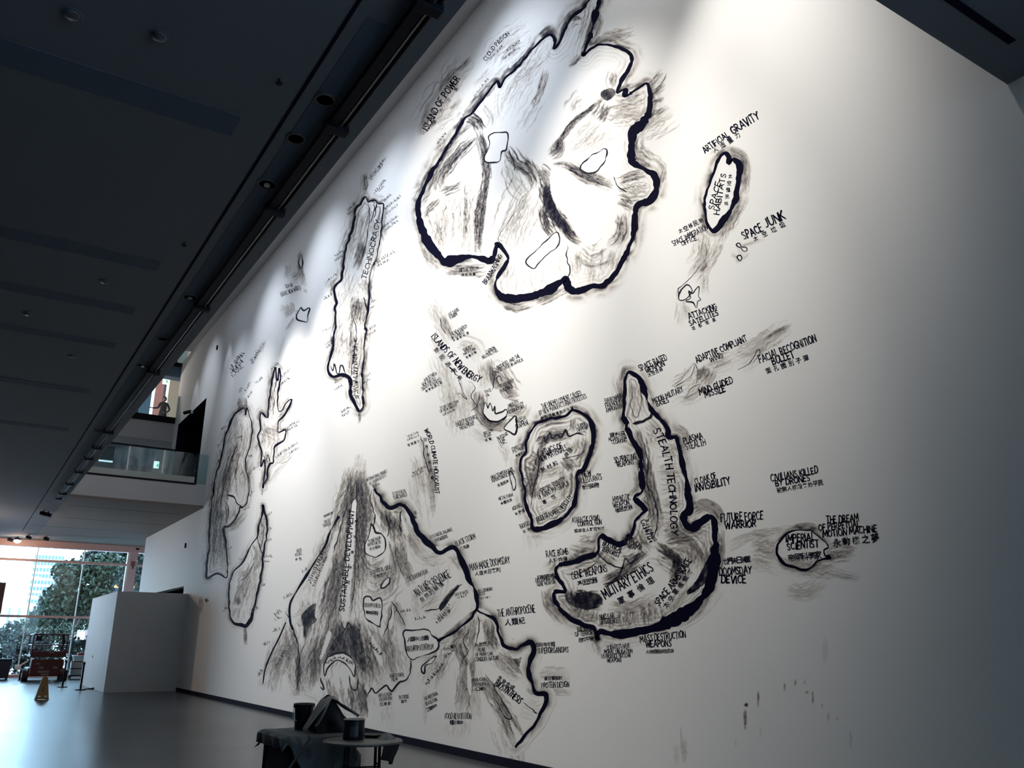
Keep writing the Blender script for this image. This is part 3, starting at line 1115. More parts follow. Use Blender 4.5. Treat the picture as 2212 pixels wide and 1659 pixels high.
def caption(cp, root, off, rng, matl=None):
    """cp = (z, [items]); items: (text, path, h) | ('@'+hanzi, p0, p1, size) | ('~', p0, p1, h)"""
    z, items = cp[0], cp[1]
    tone = cp[2] if len(cp) > 2 else 'ink'
    fl = Flat()
    for it in items:
        if it[0] == '~':
            scribble(fl, z(it[1]), z(it[2]), it[3] / z.s, rng)
        elif it[0][0] == '@':
            hanzi(fl, it[0][1:], z(it[1]), z(it[2]), it[3] / z.s, rng)
        else:
            write(fl, it[0], z(it[1]), it[2] / z.s, rng)
    lo_ = fl.build('lettering', root, off, M[tone])
    lo_['kind'] = 'stuff'
    return lo_

ZA = Z(850, 0, 2.44)
ZB = Z(1420, 220, 3.192)
ZC = Z(880, 620, 2.962)
ZE = Z(1080, 780, 2.44)
ZG = Z(1380, 680, 2.676)
ZH = Z(560, 320, 2.766)
ZK = Z(420, 720, 2.37)
ZM = Z(540, 980, 2.443)

# ---- the great leaf-shaped island at the top
island('ink_island', 'largest ink island, black rimmed with a stem reaching to the top of the wall', ZA,
       outline=[(1075, -60), (1030, 0), (1000, 45), (940, 90), (905, 150), (880, 210), (848, 255), (850, 205), (820, 185), (780, 212), (740, 250), (690, 310),
                (640, 370), (590, 410), (560, 465), (545, 430), (500, 480), (420, 590), (375, 625), (330, 700), (280, 780), (240, 850), (190, 930), (145, 1030),
                (128, 1090), (138, 1160), (155, 1220), (190, 1290), (240, 1350), (270, 1378), (330, 1370), (410, 1352), (500, 1375), (525, 1360), (550, 1290),
                (600, 1350), (590, 1400), (548, 1460), (535, 1510), (565, 1560), (640, 1578), (740, 1558), (830, 1520), (905, 1470), (918, 1510), (960, 1538), (1040, 1510),
                (1110, 1500), (1170, 1440), (1230, 1330), (1265, 1230), (1282, 1090), (1350, 1060), (1385, 1000), (1380, 930), (1340, 900), (1282, 870), (1257, 840),
                (1257, 740), (1265, 690), (1312, 650), (1348, 590), (1352, 500), (1335, 440), (1290, 468), (1220, 508), (1225, 470), (1180, 490), (1195, 440), (1240, 360),
                (1258, 300), (1200, 255), (1110, 235), (1050, 252), (1000, 292), (1040, 180), (1065, 80), (1085, 0), (1110, -60)],
       ow=7.5, wash=1.3, bias=(0.6, 1, 0.35), halo=(15, 0.7), ripple=(26, 0.16, 9), wobble_amp=1.2,
       heavy=((0.23, 0.43, 2.0), (0.43, 0.62, 1.7), (0.63, 0.8, 2.0), (0.88, 0.96, 1.4)),
       bundles=[([(1040, 0), (1010, 120), (960, 260)], 10, 30, 2.5, .45), ([(1065, 20), (1040, 140), (985, 300)], 14, 18, 3, .75), ([(960, 100), (930, 160), (870, 290)], 10, 40, 2, .2),
                ([(940, 95), (990, 95)], 14, 26, 3, .7), ([(990, 290), (950, 330), (920, 350)], 16, 14, 3, .8),
                ([(810, 220), (720, 360), (640, 480), (560, 640)], 16, 60, 3, .28), ([(800, 360), (770, 480), (730, 560)], 14, 20, 3, .65), ([(770, 480), (700, 600), (640, 700)], 10, 60, 2.5, .22),
                ([(640, 400), (700, 380), (780, 280)], 10, 40, 2, .25), ([(470, 540), (520, 620), (510, 680)], 8, 22, 3, .4), ([(550, 470), (540, 560), (560, 640)], 8, 30, 2, .2),
                ([(400, 610), (440, 640), (470, 690)], 26, 26, 3.5, .85), ([(440, 690), (470, 780), (490, 900), (480, 1000)], 22, 22, 3.5, .8),
                ([(430, 720), (330, 820), (250, 930), (230, 1010)], 26, 24, 3, .75), ([(430, 640), (330, 720), (250, 850), (150, 1080)], 20, 22, 3, .55),
                ([(380, 700), (300, 800), (240, 880)], 14, 40, 3, .3), ([(300, 1010), (290, 1180), (270, 1350)], 26, 66, 3, .42), ([(380, 960), (380, 1150), (360, 1340)], 22, 36, 3, .5),
                ([(470, 950), (440, 1150), (440, 1340)], 22, 28, 3, .85), ([(500, 880), (470, 1100), (450, 1330)], 14, 16, 2.5, .7), ([(190, 1100), (220, 1200), (260, 1340)], 14, 40, 3, .35),
                ([(240, 1020), (300, 1000), (380, 965)], 14, 18, 3.5, .6), ([(150, 1130), (200, 1080), (240, 1040)], 12, 22, 3, .55),
                ([(600, 780), (650, 860), (720, 920), (740, 1000)], 26, 34, 3, .8), ([(690, 820), (740, 900), (770, 980)], 18, 22, 2.5, .65),
                ([(740, 960), (680, 1080), (620, 1220), (590, 1340)], 30, 90, 2, .4), ([(700, 1000), (640, 1120), (560, 1280)], 16, 60, 2, .35), ([(600, 820), (640, 960), (700, 1040)], 14, 40, 2, .4),
                ([(800, 960), (820, 1060), (860, 1140), (930, 1220)], 60, 36, 4, 1.0), ([(780, 1080), (800, 1180), (850, 1250)], 26, 30, 4, .8), ([(870, 1150), (930, 1240), (990, 1280)], 30, 26, 4, 1.0),
                ([(760, 900), (800, 930), (830, 1000)], 20, 30, 4, .7), ([(840, 870), (900, 860), (960, 890)], 12, 16, 3, .5),
                ([(1120, 500), (1040, 570), (950, 640), (880, 730), (810, 810)], 26, 16, 3, .75), ([(880, 730), (870, 790), (820, 830)], 26, 28, 3, .75),
                ([(1120, 545), (1100, 600), (1080, 640)], 22, 36, 4, .7), ([(1150, 520), (1230, 530), (1330, 480)], 26, 70, 4, .36), ([(1120, 620), (1220, 600), (1320, 580)], 26, 60, 4, .36),
                ([(1100, 640), (1000, 740), (930, 810)], 22, 60, 3, .35), ([(1180, 700), (1100, 740), (1000, 820)], 14, 50, 4, .16), ([(1160, 380), (1150, 430), (1160, 460)], 12, 26, 3, .5),
                ([(1000, 500), (960, 540), (930, 600)], 8, 40, 4, .25), ([(900, 860), (980, 905), (1060, 945), (1160, 985)], 40, 28, 4, .75), ([(1170, 960), (1250, 930), (1330, 915)], 20, 34, 3, .55),
                ([(1180, 1000), (1260, 1010), (1360, 1000)], 24, 46, 3, .5), ([(1185, 1060), (1240, 1090), (1270, 1100)], 18, 30, 3, .7), ([(980, 1300), (1050, 1350), (1130, 1310)], 18, 60, 4, .4),
                ([(960, 1310), (960, 1480)], 16, 36, 3, .3), ([(1040, 1340), (1050, 1500)], 18, 60, 3, .28), ([(1210, 1120), (1200, 1240), (1140, 1310)], 22, 46, 4, .5), ([(1150, 1320), (1120, 1420)], 14, 50, 4, .3),
                ([(640, 1380), (660, 1550)], 12, 80, 3, .2), ([(600, 1400), (580, 1480)], 12, 40, 3, .3), ([(760, 1400), (740, 1550)], 10, 70, 3, .16), ([(870, 1290), (860, 1400), (850, 1490)], 10, 50, 3, .2),
                ([(1060, 225), (1150, 200), (1270, 165)], 22, 34, 4, .4), ([(1090, 60), (1070, 160), (1050, 200)], 14, 26, 4, .35), ([(1340, 460), (1380, 420), (1420, 370)], 14, 26, 3, .55), ([(1355, 500), (1400, 470), (1440, 440)], 12, 16, 3, .6),
                ([(1355, 545), (1400, 530), (1430, 520)], 10, 14, 3, .55), ([(1350, 600), (1400, 590), (1450, 560)], 10, 14, 3, .5), ([(1290, 690), (1380, 640), (1480, 570)], 22, 60, 3, .35),
                ([(1275, 720), (1290, 800), (1380, 860)], 20, 46, 4, .45), ([(1380, 830), (1420, 900), (1400, 990)], 14, 26, 3, .4), ([(150, 1230), (190, 1350), (260, 1420)], 24, 36, 3, .4), ([(120, 1200), (150, 1330), (220, 1440)], 12, 26, 2, .2),
                ([(270, 1420), (400, 1425), (510, 1420)], 18, 26, 4, .45), ([(560, 1590), (640, 1630), (740, 1610)], 18, 22, 4, .5), ([(740, 1600), (840, 1560), (910, 1520)], 14, 18, 3, .4), ([(240, 850), (170, 960), (110, 1090)], 10, 18, 3, .35),
                ([(580, 380), (660, 330), (740, 240)], 14, 18, 4, .5), ([(560, 420), (480, 500), (380, 610)], 16, 20, 4, .5), ([(780, 200), (830, 160), (860, 190)], 16, 18, 5, .6), ([(880, 180), (920, 110), (990, 40)], 14, 14, 4, .5)],
       fills=[([(1100, 480), (1150, 465), (1170, 495), (1130, 530), (1095, 510)], .75), ([(800, 980), (830, 1010), (870, 1120), (930, 1200), (960, 1240), (900, 1230), (830, 1150), (790, 1060)], .55)],
       clears=[[(830, 895), (870, 880), (930, 912), (950, 950), (1000, 970), (1050, 975), (1100, 995), (1150, 1020), (1180, 1090), (1170, 1160), (1110, 1220), (1055, 1255), (1020, 1240), (990, 1220), (950, 1185), (930, 1170),
                (900, 1130), (880, 1110), (840, 1050), (825, 980)]],
       islets=[[(500, 720), (545, 700), (600, 705), (595, 780), (570, 800), (555, 850), (490, 855), (480, 820), (510, 760)], [(985, 890), (1020, 840), (1110, 785), (1125, 820), (1085, 890), (1040, 915)],
               [(705, 1370), (760, 1310), (860, 1225), (870, 1290), (790, 1360), (745, 1410), (710, 1400)]],
       lines=[([(920, 1290), (915, 1360), (930, 1420), (915, 1475)], 2.5), ([(560, 1290), (560, 1240), (640, 1120)], 1.3), ([(610, 790), (640, 880), (630, 900)], 2), ([(1160, 930), (1180, 980), (1230, 1010)], 2.2), ([(880, 730), (930, 650), (1060, 560)], 2.2)],
       captions=[(ZA, [('VIRTUAL REALITY', [(348, 1432), (450, 1426)], 18), ('@虛擬現實', (365, 1448), (425, 1445), 16)]),
                 (ZA, [('BRAINWASHING', [(490, 1500), (575, 1350)], 22), ('~', (512, 1478), (560, 1392), 14)]),
                 (ZA, [('~', (228, 800), (280, 735), 15), ('~', (235, 765), (280, 705), 14)], 'ink_soft'),
                 (ZA, [('~', (425, 520), (505, 415), 14)], 'ink_soft')], pad=40)

island('ink_cloud', 'soft grey ink cloud with slanting lettering close to the sloping ceiling edge', ZA,
       bundles=[([(150, 690), (250, 520), (400, 310)], 46, 60, 3, .38), ([(140, 720), (180, 600), (200, 540)], 18, 24, 4, .4), ([(330, 370), (370, 345), (410, 300)], 14, 10, 2, .75), ([(200, 680), (280, 620), (350, 560)], 16, 40, 2, .3),
                ([(300, 580), (340, 540), (355, 500)], 12, 16, 3, .4), ([(240, 480), (300, 400), (350, 350)], 14, 20, 3, .45)],
       captions=[(ZA, [('ISLAND OF POWER', [(180, 690), (260, 545), (350, 415)], 34), ('@權力之島', (215, 640), (330, 470), 20), ('~', (158, 712), (225, 650), 16)])], cat='ink cloud')
island('ink_cloud', 'thin grey ink cloud with slanting lettering above the rim of the largest island', ZA,
       bundles=[([(480, 340), (560, 230), (720, 120)], 30, 50, 3, .3), ([(560, 330), (640, 270), (690, 200)], 22, 40, 3, .35), ([(430, 470), (500, 400), (540, 350)], 14, 26, 3, .25)],
       captions=[(ZA, [('CLOUD PRISON', [(488, 322), (550, 240), (612, 180)], 20), ('~', (510, 320), (580, 245), 13)]), (ZA, [('~', (585, 315), (665, 255), 14), ('~', (600, 275), (670, 220), 14)], 'ink_soft')], cat='ink cloud')

# ---- the space islands on the right
island('ink_island', 'oval ink island with a long smoky tail ending in a small star', ZB,
       outline=[(470, 355), (440, 370), (410, 420), (385, 490), (360, 570), (335, 640), (325, 710), (335, 790), (345, 850), (385, 890), (430, 855), (460, 800), (490, 775), (530, 700), (548, 620), (560, 540), (572, 470), (560, 420), (520, 400), (500, 420), (495, 380)],
       ow=9.5, bias=(1, 0.2, 0.45), halo=(14, 0.7), ripple=(6, 0.15, 5), wobble_amp=1.6,
       bundles=[([(470, 330), (540, 340), (600, 400), (610, 520), (590, 640)], 26, 26, 4, .5), ([(590, 640), (540, 760), (480, 860), (430, 980)], 30, 40, 3.5, .5), ([(340, 900), (330, 980), (310, 1080), (220, 1210)], 30, 40, 2.5, .5),
                ([(440, 960), (380, 1080), (320, 1180), (270, 1250)], 22, 40, 3, .4), ([(300, 740), (290, 900), (210, 1120)], 12, 30, 2, .2), ([(340, 1110), (290, 1180)], 14, 16, 4, .5), ([(320, 1190), (320, 1330)], 12, 26, 3, .35),
                ([(160, 1370), (170, 1440), (160, 1550)], 16, 34, 3, .28), ([(200, 1400), (210, 1500)], 12, 30, 3, .3), ([(140, 1300), (150, 1380)], 10, 14, 2, .3)],
       islets=[[(210, 1260), (240, 1300), (225, 1330), (185, 1365), (150, 1365), (145, 1330), (180, 1280)],
               [(245, 1320), (285, 1272), (280, 1335), (298, 1365), (275, 1375), (272, 1420), (245, 1385), (200, 1375), (232, 1350), (218, 1305)]],
       lines=[([(150, 1365), (150, 1290), (230, 1210), (300, 1130)], 1.2)],
       captions=[(ZB, [('ARTIFICIAL', [(330, 355), (498, 238)], 42), ('GRAVITY', [(525, 222), (708, 112)], 52), ('@人造重力', (400, 330), (552, 232), 38)]),
                 (ZB, [('SPACE', [(388, 742), (436, 560)], 36), ('HABITATS', [(424, 778), (474, 498)], 36), ('@太空殖民地', (503, 512), (475, 700), 32)]),
                 (ZB, [('@太空移民局', (160, 888), (300, 820), 36), ('SPACE IMMIGRATION', [(115, 995), (350, 878)], 36), ('OFFICE', [(172, 992), (274, 950)], 30)]),
                 (ZB, [('ATTACKING', [(222, 1500), (414, 1425)], 40), ('SATELLITES', [(228, 1545), (422, 1468)], 36), ('@攻擊衛星', (250, 1560), (390, 1502), 28)])])
island('ink_islets', 'two tiny grey islets under the words about space junk', ZB,
       bundles=[([(540, 1000), (620, 980), (740, 945)], 14, 16, 3, .35), ([(520, 1030), (570, 1060), (620, 1020)], 16, 40, 4, .2), ([(540, 1100), (580, 1110)], 10, 20, 4, .25)],
       islets=[[(545, 985), (565, 975), (580, 1000), (610, 1000), (620, 1025), (600, 1035), (580, 1010), (560, 1000)], [(550, 1070), (570, 1062), (582, 1080), (568, 1098)]],
       captions=[(ZB, [('SPACE', [(600, 950), (732, 888)], 54), ('JUNK', [(752, 870), (885, 803)], 58), ('@太空垃圾', (678, 942), (862, 848), 40)])], cat='ink islet')
island('ink_cloud', 'pale grey ink streaks rising beside the words about missiles and bullets', ZG,
       bundles=[([(190, 500), (330, 420), (430, 300), (620, 200)], 26, 60, 3, .22), ([(560, 240), (680, 190), (890, 50)], 30, 50, 4, .3), ([(570, 320), (680, 240), (740, 110)], 20, 40, 2.5, .3), ([(720, 150), (800, 100), (890, 60)], 14, 16, 5, .45),
                ([(350, 380), (380, 340), (400, 300)], 26, 40, 6, .5), ([(190, 400), (270, 360), (330, 280)], 18, 34, 2, .35), ([(400, 300), (470, 280), (540, 250)], 12, 30, 4, .3), ([(220, 500), (320, 470), (380, 380)], 14, 40, 3, .25)],
       lines=[([(190, 410), (240, 380), (320, 285), (300, 350), (220, 415), (190, 410)], 1.1), ([(260, 485), (300, 430), (350, 405), (330, 450), (262, 487)], 1.1), ([(570, 320), (640, 280), (690, 200), (700, 230), (650, 290)], 1.2), ([(330, 290), (345, 340), (330, 400)], 1.3)],
       captions=[(ZG, [('ADAPTIVE COMPLIANT', [(337, 278), (628, 152)], 36), ('WING', [(416, 274), (490, 246)], 26)]),
                 (ZG, [('FACIAL RECOGNITION', [(702, 278), (1028, 152)], 42), ('BULLET', [(777, 288), (902, 246)], 40), ('@面孔識別子彈', (750, 322), (966, 250), 36)]),
                 (ZG, [('MIND GUIDED', [(354, 462), (545, 392)], 36), ('MISSILE', [(386, 478), (502, 442)], 36)])], cat='ink cloud')
island('ink_islet', 'small oval ink islet with grey streaks, alone at the dim right end of the wall', ZG,
       outline=[(820, 1300), (860, 1262), (920, 1245), (1000, 1250), (1050, 1290), (1095, 1340), (1070, 1360), (1075, 1395), (1110, 1405), (1040, 1420), (1010, 1450), (960, 1478), (900, 1460), (840, 1440), (805, 1395), (798, 1350)],
       ow=4.0, bias=(-0.6, 0.8, 0.4), halo=(9, 0.6), ripple=(6, .2, 6),
       bundles=[([(640, 1340), (720, 1330), (800, 1330)], 22, 60, 4, .42), ([(520, 1340), (620, 1290), (760, 1250), (900, 1230)], 20, 22, 3, .28), ([(640, 1360), (720, 1370), (800, 1400)], 20, 70, 3, .4), ([(600, 1440), (700, 1440), (820, 1470)], 16, 40, 4, .25),
                ([(1090, 1360), (1170, 1340), (1260, 1370)], 18, 24, 3, .5), ([(1090, 1400), (1160, 1390), (1250, 1380)], 20, 30, 5, .45), ([(960, 1480), (1060, 1480), (1150, 1470)], 20, 40, 5, .35), ([(1080, 1480), (1180, 1510), (1280, 1530)], 14, 26, 3, .35),
                ([(850, 1590), (960, 1600), (1080, 1540)], 20, 40, 5, .25), ([(880, 1240), (980, 1225), (1070, 1260)], 16, 16, 4, .5), ([(820, 1400), (940, 1440), (1050, 1410)], 20, 40, 5, .4)],
       captions=[(ZG, [('IMPERIAL', [(852, 1312), (1016, 1302)], 42), ('SCIENTIST', [(860, 1358), (1040, 1342)], 40), ('@帝國科學家', (882, 1405), (1035, 1388), 44)]),
                 (ZG, [('THE DREAM', [(1086, 1206), (1270, 1192)], 40), ('OF PERPETUAL', [(1042, 1248), (1277, 1224)], 36), ('MOTION MACHINE', [(1066, 1286), (1376, 1252)], 38), ('@永動機之夢', (1145, 1318), (1366, 1288), 50)])], cat='ink islet')

# ---- islands of new energy, climate
island('ink_cloud', 'brownish grey ink smoke of energy islets, under the largest island', ZC,
       bundles=[([(140, 60), (180, 180), (230, 280), (280, 360)], 36, 40, 3, .3), ([(230, 180), (250, 260), (290, 340)], 22, 24, 3, .45), ([(320, 380), (400, 380), (470, 460)], 28, 60, 3, .3), ([(520, 460), (530, 540), (560, 640)], 26, 30, 4, .5),
                ([(540, 540), (600, 560), (660, 660), (700, 700)], 36, 50, 4, .55), ([(600, 640), (640, 680), (720, 690)], 22, 40, 4, .45), ([(460, 660), (480, 780), (540, 850), (640, 840)], 50, 40, 4, .7), ([(640, 800), (720, 800), (740, 740)], 26, 50, 4, .5),
                ([(440, 820), (520, 890), (620, 890), (700, 840)], 26, 30, 4, .45), ([(200, 420), (250, 560), (280, 700), (300, 900)], 30, 70, 2.5, .32), ([(300, 640), (320, 760), (330, 960)], 26, 70, 2.5, .3), ([(380, 620), (400, 720), (410, 800)], 20, 40, 2, .4),
                ([(480, 480), (490, 560), (500, 660)], 16, 30, 3, .3), ([(400, 900), (480, 960), (560, 1000)], 16, 40, 3, .25), ([(600, 1000), (640, 1060), (660, 1150)], 16, 40, 2.5, .3), ([(660, 1160), (680, 1240), (690, 1340)], 18, 26, 2.5, .5),
                ([(150, 300), (190, 380), (250, 470)], 14, 30, 2, .3)],
       fills=[([(530, 510), (560, 540), (580, 600), (600, 640), (560, 650), (530, 590)], .35)],
       islets=[[(485, 800), (500, 735), (515, 780), (530, 740), (545, 790), (560, 760), (565, 810), (630, 785), (635, 820), (580, 860), (520, 850)], [(620, 900), (690, 830), (700, 870), (690, 940), (660, 930)],
               [(650, 1180), (680, 1200), (695, 1270), (680, 1300), (665, 1240)]],
       lines=[([(265, 510), (300, 540), (340, 590)], 4), ([(330, 600), (350, 660), (380, 720), (340, 680), (315, 690)], 1.8), ([(390, 600), (430, 640), (410, 700), (440, 760), (405, 800)], 1.5), ([(540, 545), (555, 580), (545, 660)], 1.6), ([(565, 590), (590, 570), (605, 610)], 1.8),
              ([(490, 810), (530, 858), (600, 862), (638, 815)], 3.0), ([(690, 830), (702, 890), (688, 945), (650, 932)], 2.5), ([(210, 190), (215, 240), (245, 300)], 1.8)],
       captions=[(ZC, [('ISLANDS OF NEW ENERGY', [(150, 320), (220, 400), (290, 475), (360, 555), (455, 615)], 42), ('@新能源群島', (188, 405), (335, 582), 36)]),
                 (ZC, [('OFF SHORE', [(270, 188), (334, 150)], 20), ('FARM', [(280, 205), (322, 180)], 22)]),
                 (ZC, [('THE NEW ENERGY', [(280, 315), (386, 258)], 22), ('IN SEAWEED', [(290, 336), (366, 292)], 20), ('@海藻新能源', (300, 342), (385, 296), 18)]),
                 (ZC, [('ENERGY', [(366, 412), (421, 384)], 18), ('HARVESTING', [(362, 438), (441, 398)], 18), ('@能量收集', (382, 448), (434, 418), 18)]),
                 (ZC, [('CARBON', [(510, 428), (566, 395)], 20), ('NEUTRAL FUEL', [(485, 460), (582, 410)], 20)]), (ZC, [('BIODIESEL AND THE', [(580, 525), (722, 448)], 22), ('FOOD CRISIS IN AFRICA', [(570, 552), (743, 472)], 20)]),
                 (ZC, [('ZERO ENERGY', [(600, 645), (686, 605)], 22), ('BUILDINGS', [(600, 676), (676, 640)], 22)]), (ZC, [('WAR BETWEEN', [(112, 605), (190, 558)], 20), ('NEW AND OLD', [(100, 635), (186, 590)], 20), ('ENERGY RESOURCES', [(97, 662), (218, 598)], 20), ('@新舊能源之戰', (125, 665), (215, 612), 20)]),
                 (ZC, [('SPACE', [(498, 680), (538, 664)], 16), ('OIL', [(505, 702), (528, 692)], 16)]), (ZC, [('WIRELESS', [(650, 768), (712, 738)], 18), ('ELECTRICITY', [(650, 790), (745, 752)], 18), ('GENERATORS', [(648, 812), (750, 772)], 18)]),
                 (ZC, [('@石墨烯', (710, 860), (752, 840), 24), ('GRAPHENE', [(700, 908), (780, 875)], 28)]), (ZC, [('FUTURE COMPETITION', [(214, 782), (328, 738)], 16), ('OF NEW ENERGY', [(214, 805), (322, 762)], 18), ('~', (228, 828), (310, 790), 18)]),
                 (ZC, [('ENERGY RESOURCE', [(315, 892), (452, 836)], 25), ('HEGEMONY', [(340, 912), (432, 882)], 28)]), (ZC, [('NUCLEAR', [(494, 945), (550, 920)], 18), ('PLANT', [(500, 966), (541, 948)], 18), ('@核電', (505, 980), (530, 972), 18)]),
                 (ZC, [('NUCLEAR', [(580, 978), (646, 946)], 20), ('LEAK', [(590, 1000), (628, 980)], 20), ('~', (595, 1018), (640, 998), 16)]), (ZC, [('CONDUCTIVE', [(672, 1045), (750, 1012)], 18), ('POLYMERS', [(680, 1064), (750, 1034)], 18), ('@導電聚合', (700, 1078), (748, 1058), 17)]),
                 (ZC, [('HIGH TEMPERATURE', [(538, 1228), (680, 1172)], 20), ('SUPERCONDUCTIVITY', [(543, 1250), (692, 1192)], 20), ('@高溫超導', (585, 1268), (640, 1242), 20)]),
                 (ZC, [('METAL FOAM', [(588, 1366), (677, 1336)], 20), ('@金屬泡沫', (606, 1384), (660, 1362), 20)])], cat='ink cloud')
island('ink_cloud', 'narrow grey ink drip with vertical climate lettering right of the great peak', ZC,
       bundles=[([(85, 960), (120, 1080), (150, 1240), (165, 1480)], 36, 26, 3, .5), ([(60, 1080), (90, 1200), (110, 1330)], 22, 40, 3, .35), ([(30, 1200), (60, 1340), (90, 1500), (110, 1560)], 18, 40, 2, .28), ([(120, 1080), (160, 1200), (175, 1330)], 16, 16, 3, .45)],
       lines=[([(80, 955), (100, 1000), (110, 1080), (140, 1200)], 2)],
       captions=[(ZC, [('WORLD CLIMATE HOLOCAUST', [(108, 915), (140, 985), (158, 1060), (168, 1150), (174, 1240), (178, 1322)], 26), ('@世界氣候災難', (115, 975), (160, 1220), 22)]),
                 (ZC, [('~', (0, 962), (74, 935), 16), ('~', (0, 985), (76, 955), 16), ('@氣候變化', (10, 1010), (70, 985), 18)]), (ZC, [('~', (35, 1200), (120, 1155), 16), ('~', (35, 1222), (110, 1180), 16)], 'ink_soft'),
                 (ZC, [('ACID', [(30, 1466), (64, 1450)], 20), ('RAIN', [(32, 1492), (62, 1478)], 20)])], cat='ink cloud')
island('ink_island', 'oval ink island with black rim and jagged dark cliffs, about new materials', ZE,
       outline=[(385, 262), (345, 290), (300, 300), (240, 310), (190, 335), (160, 380), (140, 430), (135, 480), (112, 510), (104, 555), (118, 620), (135, 680), (132, 730), (145, 780), (165, 830), (180, 885), (230, 880), (300, 850), (360, 800), (395, 740), (405, 670), (410, 590), (440, 570), (470, 500), (490, 420), (485, 340), (455, 290)],
       ow=6.5, bias=(0.4, 0.7, 0.25), halo=(13, 0.75), ripple=(24, 0.5, 9), heavy=((0.02, 0.2, 1.2), (0.45, 0.62, 1.5), (0.7, 0.98, 1.4)),
       bundles=[([(220, 420), (260, 400), (330, 390), (380, 380)], 40, 30, 4, .85), ([(200, 440), (230, 420), (260, 390)], 22, 20, 4, .9), ([(390, 300), (385, 350), (380, 380)], 14, 16, 3, .7), ([(230, 420), (210, 520), (180, 640), (150, 720)], 40, 20, 3.5, .8),
                ([(140, 520), (170, 540), (200, 560)], 26, 50, 4, .6), ([(130, 600), (160, 620), (190, 600)], 20, 50, 4, .6), ([(145, 720), (170, 680), (190, 640)], 22, 40, 4, .7), ([(330, 510), (360, 540), (380, 580)], 26, 26, 4, .75),
                ([(400, 400), (400, 460), (350, 510)], 22, 60, 4, .45), ([(440, 420), (450, 480), (410, 540)], 16, 34, 4, .35), ([(330, 530), (325, 640), (320, 740)], 14, 16, 3, .5), ([(210, 600), (280, 590), (340, 560)], 16, 30, 5, .4), ([(210, 680), (300, 640), (370, 600)], 12, 30, 5, .3),
                ([(190, 780), (260, 740), (340, 700)], 14, 40, 5, .28), ([(350, 600), (380, 640), (340, 740)], 20, 40, 4, .4), ([(200, 340), (280, 325), (350, 310)], 20, 24, 4, .4), ([(180, 900), (190, 950), (200, 990)], 12, 60, 3, .18)],
       lines=[([(215, 430), (235, 395), (240, 425), (265, 380), (275, 410), (300, 385), (320, 400), (345, 365), (365, 395), (395, 385), (450, 390)], 3.2), ([(330, 515), (400, 500), (450, 470)], 1.8), ([(200, 460), (205, 560), (175, 680), (160, 780)], 2.2)],
       captions=[(ZE, [('ETHICS OF', [(230, 500), (332, 458)], 32), ('NEW MATERIALS', [(215, 532), (356, 466)], 30), ('@新材料', (228, 572), (292, 540), 28), ('@倫理', (350, 490), (368, 470), 26)]), (ZE, [('SPECIAL TOXICITY', [(220, 698), (346, 630)], 24), ('OF NANO MATERIALS', [(206, 730), (364, 652)], 24), ('@毒性', (235, 742), (282, 715), 24)]),
                 (ZE, [('BIODEGRADABLE DIFFICULTY', [(198, 850), (262, 822), (325, 788), (385, 720)], 26)]), (ZE, [('SUPER', [(412, 350), (452, 338)], 16), ('DIAMOND', [(408, 370), (466, 355)], 18), ('~', (412, 388), (455, 378), 16)]),
                 (ZE, [('THE UNEMPLOYMENT CAUSED', [(225, 252), (432, 178)], 25), ('BY NEW MANUFACTURING PROCESSES', [(212, 286), (459, 194)], 25), ('@新製造業導致的失業', (225, 300), (380, 248), 20)]), (ZE, [('NEW', [(438, 612), (482, 600)], 28), ('POLLUTANTS', [(422, 648), (538, 622)], 30), ('@新污染物', (446, 664), (510, 652), 28)]),
                 (ZC, [('AEROGEL', [(676, 1430), (736, 1402)], 22), ('@氣凝膠', (698, 1450), (742, 1432), 22)]), (ZC, [('BIOFUEL', [(728, 1545), (792, 1516)], 26), ('@生物', (748, 1562), (780, 1550), 22)])])

